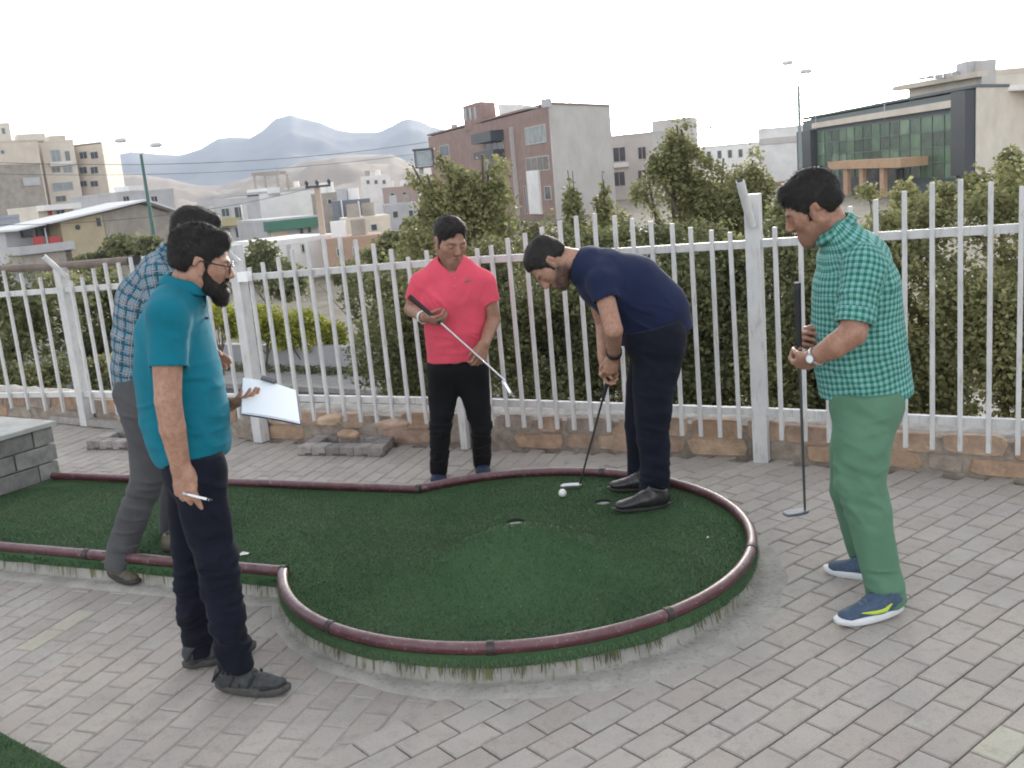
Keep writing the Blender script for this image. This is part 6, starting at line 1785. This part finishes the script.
# beige block to its right
A, B_, z = ln2(611, 140, 652, 133.5, 150, 146)
b2 = Bld('apartment_building', 'pale beige apartment block right of the concrete wall, with dark square windows', 'building', A, B_, z, M_CONC, depth=14)
for r in ((612.5, 147.5, 626.5, 161.5), (637.5, 147, 647, 159), (637.5, 170, 647, 181), (613, 172, 626, 186)): b2.window(r, nv=1)
b2.slab('sill', (611.5, 163.5, 629, 166.5), M_WHT, out=.5)
A, B_, z = ln2(652, 125, 692, 119, 152, 150)
b3 = Bld('apartment_building', 'taller pale block half hidden behind the tall olive tree', 'building', A, B_, z, M_CONC, depth=5)
b3.window((656, 140, 664, 152), nv=1); b3.window((672, 138, 681, 150), nv=1); b3.window((656, 160, 664, 172), nv=1)
A, B_, z = ln2(690, 148, 760, 143, 190, 186)
b4 = Bld('long_building', 'long low pale building seen through the top of the olive tree', 'building', A, B_, z, M_WHT, depth=14)
for k in range(6): b4.window((696+k*10.5, 152-k*.7, 701+k*10.5, 160-k*.7), nv=0)
A, B_, z = ln2(758, 131, 806, 126.5, 150, 148)
b5 = Bld('blank_building', 'plain pale building with a blank wall behind the right street lamp', 'building', A, B_, z, M_WHT, depth=12)
b5.slab('band', (759, 139, 804, 141), M_CONC, out=.15); b5.slab('brown_base', (757, 183, 812, 200), simple('salmon_render', (.42, .26, .19), .9), out=.2)
# glass fronted building
z = at(976, 89.5, 80)[2]
Ag, Bg, Cg = gz(802.5, 121, z)[:2], gz(976, 89.5, z)[:2], gz(1040, 88.6, z)[:2]
gb = Bld('glass_building', 'large building with a green glass curtain front, orange stone canopy and beige side wall', 'building', Ag, Bg, z, simple('green_grey_cladding', (.10, .125, .12), .6), C=Cg, mat2=M_BEI2)
def gr(x0, x1, xr, y0, y1):
    "rect on the glass front: s from the two columns, heights read at column xr"
    s0, _ = onplane(x0, 130, Ag, Bg); s1, _ = onplane(x1, 130, Ag, Bg); _, za = onplane(xr, y0, Ag, Bg); _, zb_ = onplane(xr, y1, Ag, Bg)
    return (min(s0, s1), max(s0, s1), zb_, za)
gb.slab('stone_band', None, M_BEI2, out=.5, szz=gr(816, 960, 960, 99, 106.5))
gb.slab('dark_pier', None, M_DRK, out=.8, szz=gr(803, 817, 960, 108.5, 175)); gb.slab('dark_pier', None, M_DRK, out=.8, szz=gr(960.5, 975, 960, 92, 175))
s0, s1, z0, z1 = gr(819, 959, 960, 112, 178)
tt_ = (Bg-Ag)/np.linalg.norm(Bg-Ag); nn_ = np.array([tt_[1], -tt_[0]]); nn_ = nn_ if nn_ @ Ag < 0 else -nn_
nc, nr_ = 15, 4; MG = [simple('green_glass_%s' % c, v, .15, var=.45, scale=.35, spec=.7) for c, v in (('a', (.06, .13, .075)), ('b', (.10, .19, .11)), ('c', (.045, .09, .055)), ('d', (.17, .27, .17)))]
cw, ch = (s1-s0)/nc, (z1-z0)/nr_
for i in range(nc):
    for j in range(nr_):
        a, b_ = s0+i*cw+.06, s0+(i+1)*cw-.06
        bb = MB(); bb.prism([tuple(Ag+tt_*a), tuple(Ag+tt_*b_), tuple(Ag+tt_*b_+nn_*.14), tuple(Ag+tt_*a+nn_*.14)], z0+j*ch+.06, z0+(j+1)*ch-.06)
        bb.build('pane', random.choice(MG), gb.o)
bb = MB(); M_MUL = simple('mullion_green', (.10, .13, .115), .5)
for i in range(nc+1):
    a = s0+i*cw; bb.prism([tuple(Ag+tt_*(a-.05)), tuple(Ag+tt_*(a+.05)), tuple(Ag+tt_*(a+.05)+nn_*.2), tuple(Ag+tt_*(a-.05)+nn_*.2)], z0, z1)
for j in range(nr_+1):
    a, b_ = s0+.05, s1-.05; zz = z0+j*ch; bb.prism([tuple(Ag+tt_*a), tuple(Ag+tt_*b_), tuple(Ag+tt_*b_+nn_*.18), tuple(Ag+tt_*a+nn_*.18)], zz-.05, zz+.05)
bb.build('mullions', M_MUL, gb.o)
M_OST = simple('orange_stone', (.52, .33, .20), .8, var=.12, scale=2)
gb.slab('canopy', None, M_OST, out=2.6, szz=gr(852, 930, 928, 156, 165))
for (xa, xb) in ((865, 869.5), (882, 886), (904, 908.5)): gb.slab('column', None, M_OST, out=2.3, inn=-1.95, szz=gr(xa, xb, 928, 165.2, 215))
gb.slab('entrance_glass', None, M_GLASS, out=.3, szz=gr(866, 905, 928, 168, 215))
gb.slab('entrance_wall', None, M_DRK, out=.25, szz=gr(820, 864, 928, 176, 215))
z2 = z+1.6
Pq = [gz(909, 88.5, z2), gz(987, 74.5, z2)]
q0, q1 = at(909, 92, 96), at(988, 76, 84)
zt2 = q1[2]; q0 = gz(909, 89.5, zt2); q1 = gz(988, 76, zt2); v_ = nn_*-8
bb = MB(); bb.prism([tuple(q0[:2]), tuple(q1[:2]), tuple(q1[:2]+v_), tuple(q0[:2]+v_)], z-.2, zt2); bb.build('penthouse', M_BEI2, gb.o)
e0 = gz(898, 89, zt2+.02); bb = MB(); d_ = q1[:2]-q0[:2]
bb.prism([tuple(q0[:2]-d_*.1+nn_*.9), tuple(q1[:2]+nn_*.9), tuple(q1[:2]+v_), tuple(q0[:2]-d_*.1+v_)], zt2+.01, zt2+.45); bb.build('roof_slab', M_BEI, gb.o)
for (xa, ya, xb, yb, Yd, hh, mt) in ((966, 61, 981, 72, 86, 1, M_GRY), (982, 60, 996, 88, 84, 2, M_CONC), (1000, 86, 1040, 91, 84, 1, M_WHT)):
    p0, p1 = at(xa, ya, Yd), at(xb, yb, Yd); bb = MB(); bb.prism([(p0[0], p0[1]), (p1[0], p1[1]), (p1[0]+.5, p1[1]+3), (p0[0]+.5, p0[1]+3)], z-.1 if mt is not M_GRY else zt2+.4, p0[2]); bb.build('roof_unit', mt, gb.o)
for k in range(6):
    p = at(922+k*8.5, 78.5-k*1.5, 88); bb = MB(); bb.beam((p[0], p[1], zt2+.4), (p[0], p[1], p[2]+.1), .5, .5); bb.build('vent_pipe', M_GRY, gb.o)
for px, py in ((816, 107), (885, 84)):
    s_, _z = onplane(px, 120, Ag, Bg); p = Ag+tt_*s_; zt3 = vz(p, py); bb = MB(); bb.tube([(p[0], p[1], z+.2), (p[0], p[1], zt3)], .09, 6); bb.build('antenna', M_GRY, gb.o)
# left apartment blocks
A, B_, z = ln2(71, 144.5, 101, 143.5, 208, 205)
C_ = gz(118.5, 148, z)[:2] if True else None
b6 = Bld('apartment_building', 'right hand beige apartment block of the tall group at the left', 'building', A, B_, z, M_BEI, C=at(118.5, 150, 226)[:2], mat2=M_BEI2, zb=GZ-1)
for (y0, y1) in ((152, 158.5), (167, 173.5), (181, 186.5), (196, 200.5)):
    b6.window((79, y0, 88, y1), nv=1); b6.window((90, y0, 99, y1), nv=1)
A, B_, z = ln2(40, 141.5, 73, 141, 202, 205)
b7 = Bld('apartment_building', 'middle beige apartment block with glazed balconies in the tall group at the left', 'building', A, B_, z, M_BEI2, depth=14, zb=GZ-1)
for (x0, y0, x1, y1, g_) in ((50, 150, 62, 162, M_GLASSL), (64, 151, 71, 161, M_GLASS), (51, 167, 61, 172.5, M_GLASS), (62.5, 167, 73, 172.5, M_GLASSL), (52, 183, 74, 190, M_GLASSL), (55, 196, 67, 201.5, M_GLASS)): b7.window((x0, y0, x1, y1), nv=1, glass=g_)
b7.slab('balcony', (49, 162.5, 73, 165), M_WHT, out=1.0); b7.slab('roof_room', (48, 136, 66, 141), M_BEI, out=0, inn=4)
A, B_, z = ln2(-20, 141.5, 37, 140.5, 190, 195)
b8 = Bld('apartment_building', 'left beige apartment block cut by the left edge of the photo', 'building', A, B_, z, M_BEI, depth=14, zb=GZ-1)
b8.window((0, 150, 5, 154), nv=0); b8.window((17, 165, 30, 178), nv=1, glass=M_GLASSL); b8.slab('roof_room', (17, 134.5, 46, 140.5), M_BEI2, out=0, inn=5)
A, B_, z = ln2(-20, 165, 40, 165, 148, 155)
b9 = Bld('brown_building', 'lower brown block wall building in front of the tall group at the left edge', 'building', A, B_, z, M_BRN, depth=10)
b9.slab('upper_wall', (22, 178, 40, 185), M_GRY, out=.2)
A, B_, z = ln2(-10, 126, 9, 124, 260, 262)
Bld('far_tower', 'far pale tower block rising above the left edge', 'building', A, B_, z, M_BEI2, depth=12).window((1, 128, 6, 134), nv=0)
A, B_, z = ln2(37, 206, 73, 206, 120, 124)
b10 = Bld('balcony_house', 'small house with a white terrace roof below the tall beige group', 'building', A, B_, z, M_BEI2, depth=6)
b10.slab('terrace_roof', (36, 206, 74, 208.5), M_WHT, out=1.5); b10.slab('red_cloth', (47, 209, 51, 215), simple('red_cloth', (.4, .05, .05), .9), out=.3); b10.window((55, 210, 66, 218), nv=1)
A, B_, z = ln2(116, 190.5, 173, 190.5, 138, 146)
b11 = Bld('grey_building', 'low grey flat roofed building behind the roof of the yellow house', 'building', A, B_, z, M_GRY, depth=10)
b11.slab('roof_room', (128, 186, 144, 190), M_WHT, out=0, inn=3); b11.window((122, 196, 130, 202)); b11.window((150, 196, 158, 202))
# yellow house with slanted roof
A, B_ = at(17, 240, 66)[:2], at(174, 240, 76)[:2]
t = (B_-A)/np.linalg.norm(B_-A); n_ = np.array([-t[1], t[0]]); n_ = n_ if n_[1] > 0 else -n_
yh = empty('slanted_house', (*((A+B_)/2), GZ-.4), 'house with a long slanted white roof edge, yellow wall and red balcony panels', 'house')
def hp_(px, py): s_, z = onplane(px, py, A, B_); return A+t*s_, z
prof = [(60, 221), (102, 212.5), (140, 203.5), (173, 214)]
def wallpoly(pxs, mat, name, th=3.5, base=None, off=0.0):
    P = [hp_(*p) for p in pxs]; zb = GZ-.5 if base is None else base
    vs = []; n = len(P)
    for dn in (off, off+th):
        for (p, z) in P: vs.append((*(p+n_*dn), z))
        for (p, z) in P: vs.append((*(p+n_*dn), zb))
    fs = []
    for i in range(n-1):
        fs.append((i+n, i+1+n, i+1, i)); fs.append((2*n+i, 2*n+i+1, 3*n+i+1, 3*n+i)); fs.append((i, i+1, 2*n+i+1, 2*n+i))
    fs.append((0, 2*n, 3*n, n)); fs.append((n-1, 2*n-1, 4*n-1, 3*n-1))
    bb = MB(); bb.add(vs, fs); return bb.build(name, mat, yh)
M_YEL = simple('yellow_render', (.43, .36, .24), .9, var=.12, scale=.8)
wallpoly([(102.5, 213), (140, 204), (173, 214.5)], M_BRN, 'gable_wall')
wallpoly([(60, 222), (102, 213)], M_YEL, 'yellow_wall')
wallpoly([(18, 231), (59.5, 222)], M_GRY, 'back_wall', 5.0, off=1.6)
M_WR = simple('white_roof_edge', (.62, .62, .63), .7, var=.08)
for (a, b_) in (((12, 231.5), (102, 211)), ((102, 211), (141, 201.5)), ((141, 201.5), (176, 213))):
    (p0, z0), (p1, z1) = hp_(*a), hp_(*b_)
    vs = []
    for dn in (-.7, 4.0):
        vs += [(*(p0+n_*dn), z0), (*(p1+n_*dn), z1), (*(p1+n_*dn), z1+.13), (*(p0+n_*dn), z0+.13)]
    bb = MB(); bb.add(vs, [(0, 1, 2, 3), (7, 6, 5, 4), (0, 4, 5, 1), (1, 5, 6, 2), (2, 6, 7, 3), (3, 7, 4, 0)]); bb.build('roof', M_WR, yh)
def onh(name, px, mat, out=.1, inn=0.0, par=None):
    (p0, z1), (p1, z0) = hp_(px[0], px[1]), hp_(px[2], px[3])
    bb = MB(); bb.prism([tuple(p0+n_*inn), tuple(p1+n_*inn), tuple(p1-n_*out), tuple(p0-n_*out)], min(z0, z1), max(z0, z1)); return bb.build(name, mat, par or yh)
onh('balcony_slab', (17, 247, 73, 249), M_GRY, .3, 1.55); onh('balcony_post', (44.5, 228, 47, 246), M_WR, .1)
M_RED = simple('red_panel', (.42, .07, .07), .8)
onh('balcony_panel', (32, 237, 44, 245.5), M_RED, .12); onh('balcony_panel', (47.5, 237, 61, 244.5), M_RED, .12)
onh('window', (33, 229, 44, 236), M_GLASS, -1.3, 1.55); onh('window', (48, 226, 59, 235), M_GLASS, -1.3, 1.55)
onh('window', (96, 218, 101, 226), M_GLASS, .06)
p, z = hp_(77.5, 227.3); bb = MB(); bb.tube([(*(p-n_*.08), z), (*(p+n_*.05), z)], .17, 14); bb.build('round_window', M_DRK, yh)
onh('lower_wall', (20, 250.3, 73, 262), M_BRN, .0, 1.5)
A_, B2, z = ln2(-30, 219, 19, 217.5, 86, 92)
b12 = Bld('blue_grey_house', 'blue grey flat roofed house at the left edge below the brown wall', 'house', A_, B2, z, simple('blue_grey_render', (.30, .32, .37), .9), depth=7)
b12.window((-4, 227, 6, 241)); b12.window((8, 227, 14, 236), nv=0); b12.slab('awning', (-12, 240, 19, 243), M_GRY, out=.8)
# white building in the middle left and neighbours
z = at(259, 196, 92)[2]
A_, B2 = at(197, 202.5, 99)[:2], at(259, 196, 92)[:2]
b13 = Bld('white_building', 'pale three storey building with open balconies and a bright white side wall', 'building', A_, B2, z, M_GRY, C=at(318, 196, 97)[:2], mat2=M_WHT)
for r in ((201, 209, 212, 219), (221, 208, 231, 217), (234, 206.5, 245, 218), (222, 227, 232, 238), (235, 227, 246, 238), (201, 228, 212, 238)): b13.window(r, nv=1)
b13.slab('balcony', (199, 220, 248, 224.5), simple('ochre_panel', (.42, .36, .2), .9), out=.8); b13.slab('pier', (214, 206, 219, 242), M_WHT, out=.5); b13.slab('pier', (246.5, 204, 250, 242), M_WHT, out=.5)
b13.slab('roof_room', (266, 188, 280, 196), M_WHT, face=1, out=0, inn=3)
fo = MB(); P4 = [at(x, 196, 95) for x in (257, 280)]
for p in P4:
    zt4 = vz(p, 174.5); fo.beam((p[0], p[1], z), (p[0], p[1], zt4), .22, .22); fo.beam((p[0]+.3, p[1]+3, z), (p[0]+.3, p[1]+3, zt4), .22, .22)
zt4 = vz(P4[0], 174.5); fo.beam((P4[0][0]-.2, P4[0][1], zt4), (P4[1][0]+.2, P4[1][1], zt4), .3, .25); fo.beam((P4[0][0]-.2, P4[0][1]+3, zt4), (P4[1][0]+.2, P4[1][1]+3, zt4), .3, .25)
fo.build('roof_frame', M_BRN, b13.o)
A_, B2, z = ln2(266, 222, 318, 219, 72, 74)
b14 = Bld('green_roof_house', 'small pale house with a green roof edge in front of the white side wall', 'house', A_, B2, z, M_GRY, depth=7)
b14.slab('roof_edge', (263, 222, 319, 226), simple('green_metal', (.06, .17, .12), .6), out=.7); b14.window((298, 226.5, 304, 234), nv=0); b14.window((306.5, 226, 311.5, 233), nv=0)
b14.slab('door_wall', (270, 228, 288, 238), M_BEI, out=.1)
A_, B2, z = ln2(273, 241, 341, 238, 57, 60)
b15 = Bld('white_shed', 'long white walled shed seen above the fence bars, right of the second square post', 'building', A_, B2, z, M_WHT, depth=5)
b15.window((300, 244, 308, 252)); b15.slab('door', (286, 245, 292, 262), M_GRY, out=.08)
cl = [('brown_house', 'small brown flat roofed house right of the utility pole', (322, 197, 342, 195), 88, M_BRN, [(327, 199, 332, 204)]),
      ('grey_house', 'dark grey house with a pale upright pier beside the brown one', (338, 206, 370, 202), 80, simple('slate_render', (.17, .18, .21), .9), [(346, 208, 356, 219)]),
      ('salmon_house', 'salmon coloured house seen between the fence bar tops, left of the man in pink', (327, 243, 386, 239), 56, simple('salmon_wall', (.40, .27, .20), .9), [(336, 248, 344, 256), (352, 247, 360, 256)]),
      ('beige_house', 'low beige house with a flat roof just above the salmon one', (345, 222, 390, 219), 68, M_BEI, [(370, 224, 378, 231)]),
      ('white_far_house', 'far white house block with small windows at the foot of the brown hill', (361, 177, 390, 176), 170, M_WHT, [(366, 180, 370, 184), (374, 180, 378, 184), (382, 180, 386, 184)]),
      ('pink_far_house', 'far pinkish house lower right of the far white block', (383, 190, 417, 187), 150, simple('pink_render', (.45, .34, .31), .9), [(390, 193, 395, 198), (402, 192, 407, 197)]),
      ('grey_row_house', 'pale grey row house under the far pinkish one', (385, 207, 424, 204), 110, M_GRY, [(392, 211, 399, 218), (408, 210, 414, 217)]),
      ('tan_house', 'tan house left of the crossarm of the utility pole', (284, 190, 306, 188), 160, M_BEI2, [(289, 193, 293, 197)])]
for nm, lb, (x0, y0, x1, y1), Yd, mt, wins in cl:
    A_, B2, z = ln2(x0, y0, x1, y1, Yd, Yd+.7)
    hh = Bld(nm, lb, 'house', A_, B2, z, mt, depth=4)
    for w_ in wins: hh.window(w_, nv=0)
    tt2 = (B2-A_)/np.linalg.norm(B2-A_); nn2 = np.array([-tt2[1], tt2[0]])
    for q_ in (.25, .6):
        c_ = A_+(B2-A_)*q_+nn2*1.5; bb = MB(); bb.box((c_[0], c_[1], z+.75), (.8, .6, .9)); bb.build('roof_box', random.choice((M_GRY, M_WHT, M_BRN)), hh.o)
    if nm == 'grey_house': hh.slab('pier', (341, 200, 344.5, 236), M_WHT, out=.5); hh.slab('pier', (357, 201, 361, 224), M_WHT, out=.5)
# small white parasol behind the fence
p = at(632, 229, 16); pr = empty('parasol', (p[0], p[1], GZ), 'small white parasol top showing above the fence bars behind the bending man', 'parasol')
bb = MB(); n = 8; vs = [(p[0], p[1], p[2]+.08)]+[(p[0]+.32*math.cos(k*math.pi/4), p[1]+.32*math.sin(k*math.pi/4), p[2]-.10) for k in range(n)]+[(p[0], p[1], p[2]+.06)]+[(p[0]+.32*math.cos(k*math.pi/4), p[1]+.32*math.sin(k*math.pi/4), p[2]-.13) for k in range(n)]
bb.add(vs, [(0, 1+k, 1+(k+1) % n) for k in range(n)]+[(9, 10+(k+1) % n, 10+k) for k in range(n)]+[(1+k, 10+k, 10+(k+1) % n, 1+(k+1) % n) for k in range(n)]); bb.build('canopy', M_WHT, pr)
bb = MB(); bb.tube([(p[0], p[1], GZ), (p[0], p[1], p[2]+.05)], .025, 8); bb.build('pole', M_GREYPIPE, pr)

# ---- street lamps
def lamp(px, pbase, ptop, Yd, heads, lab, col, rp):
    p = at(px, ptop, Yd); pb = gz(0, 0, 0)
    o = empty('street_lamp', (p[0], p[1], GZ), lab, 'street lamp', 'double headed street lamps')
    bb = MB(); bb.tube([(p[0], p[1], GZ), (p[0], p[1], p[2])], [rp*1.5, rp*.9], 10); bb.build('pole', col, o)
    for (hx, hy) in heads:
        h = at(hx, hy, Yd)
        bb = MB(); m_ = (Vector(p)+Vector(h))/2+Vector((0, 0, .12)); bb.tube([Vector(p)-Vector((0, 0, .05)), m_, h], rp*.3, 6)
        bb.build('arm', simple('lamp_arm', (.6, .6, .62), .5), o)
        bb = MB(); s_ = Yd/1000
        bb.tube([Vector(h)+Vector((-7*s_, 0, .0)), Vector(h)+Vector((-4*s_, 0, .03)), Vector(h)+Vector((3*s_, 0, .03)), Vector(h)+Vector((6*s_, 0, 0))], [.3*s_, 2.3*s_, 2.6*s_, .3*s_], 10)
        bb.build('lamp_head', simple('lamp_head_grey', (.62, .62, .64), .5), o)
    return o
lamp(141, 252, 154, 45, ((121, 141), (156.5, 145.5)), 'dark green street lamp pole with two pale heads in front of the left buildings', simple('green_pole', (.05, .13, .115), .5), .075)
lamp(798.5, 200, 86, 40, ((788, 63.5), (806.5, 72)), 'grey street lamp pole with two heads rising beside the glass building', simple('grey_pole', (.22, .26, .27), .5), .065)
# utility pole
p = at(317, 186, 60); up_ = empty('utility_pole', (p[0], p[1], GZ), 'concrete utility pole with a crossarm in front of the town at the left', 'utility pole')
bb = MB(); bb.beam((p[0], p[1], GZ), (p[0], p[1], p[2]), .32, .32); bb.build('pole', simple('pole_cement', (.42, .33, .27), .9), up_)
bb = MB(); a, b_ = at(306, 187.5, 60), at(331.5, 186.5, 60); bb.beam((a[0], p[1]-.22, a[2]), (b_[0], p[1]-.22, a[2]+.0), .12, .12); bb.build('crossarm', M_DRK, up_)
for x in (307.5, 318, 330):
    q = at(x, 185, 60); bb = MB(); bb.tube([(q[0], p[1]-.22, a[2]+.05), (q[0], p[1]-.22, a[2]+.25), (q[0], p[1]-.22, a[2]+.38)], [.05, .13, .06], 8); bb.build('insulator', M_DRK, up_)
# lantern mast by the brick building
p = at(421, 168, 70); lt = empty('mast', (p[0], p[1], GZ), 'dark boxy lantern frame on a grey mast left of the brick building', 'mast')
bb = MB(); bb.tube([(p[0], p[1], GZ), (p[0], p[1], p[2]+.05)], .16, 8); bb.build('pole', M_GREYPIPE, lt)
bb = MB(); w_ = 1.2; z0, z1 = p[2], p[2]+1.15
for dx in (-.5, .5):
    for dy in (-.5, .5): bb.beam((p[0]+dx*w_+.3, p[1]+dy*w_, z0), (p[0]+dx*w_+.3, p[1]+dy*w_, z1), .07, .07)
bb.box((p[0]+.3, p[1], z1+.05), (w_*1.2, w_*1.2, .12)); bb.box((p[0]+.3, p[1], z0+.03), (w_*1.05, w_*1.05, .08)); bb.build('lantern_frame', M_DRK, lt)
bb = MB(); bb.box((p[0]+.3, p[1], (z0+z1)/2+.02), (w_*.85, w_*.85, .95)); bb.build('lantern_glass', M_GLASSL, lt)
# cables
def cable(a, b_, Y0, Y1, sag, lab, r=.03):
    p0, p1 = Vector(at(*a, Y0)), Vector(at(*b_, Y1)); pts = []
    for i in range(25):
        t_ = i/24; q = p0.lerp(p1, t_); q.z -= sag*4*t_*(1-t_); pts.append(q)
    bb = MB(); bb.tube(pts, r, 5); tag(bb.build('overhead_cable', M_DRK), lab, 'cable', 'overhead cables across the hills')
cable((-60, 160), (428, 142), 80, 105, 1.1, 'upper thin dark cable crossing in front of the far mountain', .022)
cable((-60, 172), (428, 152), 80, 105, 1.0, 'lower thin dark cable crossing in front of the far mountain', .018)
cable((-30, 225), (318, 186), 45, 60, .6, 'thin cable running from the left edge to the utility pole crossarm', .014)

# ---- hills and mountain
def range_(name, prof, D, foot, mat, seed, amp, nr=26):
    xsP = [a for a, _ in prof]; ysP = [b_ for _, b_ in prof]
    pxs = np.linspace(xsP[0], xsP[-1], 620); V = []
    for j in range(nr):
        t_ = j/(nr-1)                       # 0 foot, .8 ridge, 1 behind
        for px in pxs:
            py = float(np.interp(px, xsP, ysP)); R = at(px, py, D)
            if t_ <= .8:
                u_ = t_/.8; Y = D*(foot+(1-foot)*u_); x = R[0]*Y/D
                zz = GZ-2+(R[2]-GZ+2)*(u_**1.25)
                a_ = 4*u_*(1-u_)+.12
            else:
                u_ = (t_-.8)/.2; Y = D*(1+.25*u_); x = R[0]*Y/D; zz = R[2]+(GZ-2-R[2])*u_*u_; a_ = .1
            q = Vector((x/D*9+seed, Y/D*7, seed))
            zz += amp*a_*(mnoise.fractal(q*2.2, 1, 2.1, 5)*1.0 + .8*(.5-abs(mnoise.noise(q*3.1))))
            V.append((x, Y, zz))
    n = len(pxs); Fq = [(j*n+i, j*n+i+1, (j+1)*n+i+1, (j+1)*n+i) for j in range(nr-1) for i in range(n-1)]
    return tag(link(name, npmesh(name, np.array(V), np.array(Fq), True), mat), kind='structure')
M_MTN = simple('mountain_rock', (.125, .13, .15), .97, var=.25, scale=.004, bump=.0)
M_HILL = simple('dry_hill', (.27, .215, .17), .97, var=.25, scale=.012)
range_('mountains', [(-500, 190), (60, 172), (100, 158), (130, 152), (160, 154), (180, 155), (200, 149), (218, 138.5), (232, 137), (250, 138), (262, 131), (275, 119), (283, 117), (290, 114.5), (300, 118), (320, 122.5), (335, 129), (352, 132.5), (378, 132), (392, 126), (400, 121), (408, 118.5), (420, 121), (432, 127), (447, 131), (480, 140), (560, 148), (700, 150), (900, 140), (1500, 120)], 2700, .5, M_MTN, 4.0, 14)
range_('hills', [(-500, 215), (60, 190), (105, 174), (120, 173), (150, 176), (175, 181), (200, 187), (222, 186), (250, 178), (280, 170), (310, 162), (340, 156), (365, 154.5), (392, 155.5), (405, 161), (420, 168), (440, 173), (480, 178), (600, 176), (900, 150), (1500, 120)], 1050, .45, M_HILL, 9.0, 9)
# ---- air
HZ = bpy.data.materials.new('haze_air'); HZ.use_nodes = True; t_ = HZ.node_tree; t_.nodes.clear()
ho = t_.nodes.new('ShaderNodeOutputMaterial'); hv = t_.nodes.new('ShaderNodeVolumePrincipled')
hv.inputs['Color'].default_value = (.72, .83, 1.0, 1); hv.inputs['Density'].default_value = HAZE; hv.inputs['Anisotropy'].default_value = 0.0
t_.links.new(hv.outputs[0], ho.inputs['Volume'])
bb = MB(); bb.box((0, 1500, 225), (7400, 4400, 462)); tag(bb.build('haze', HZ), kind='stuff')
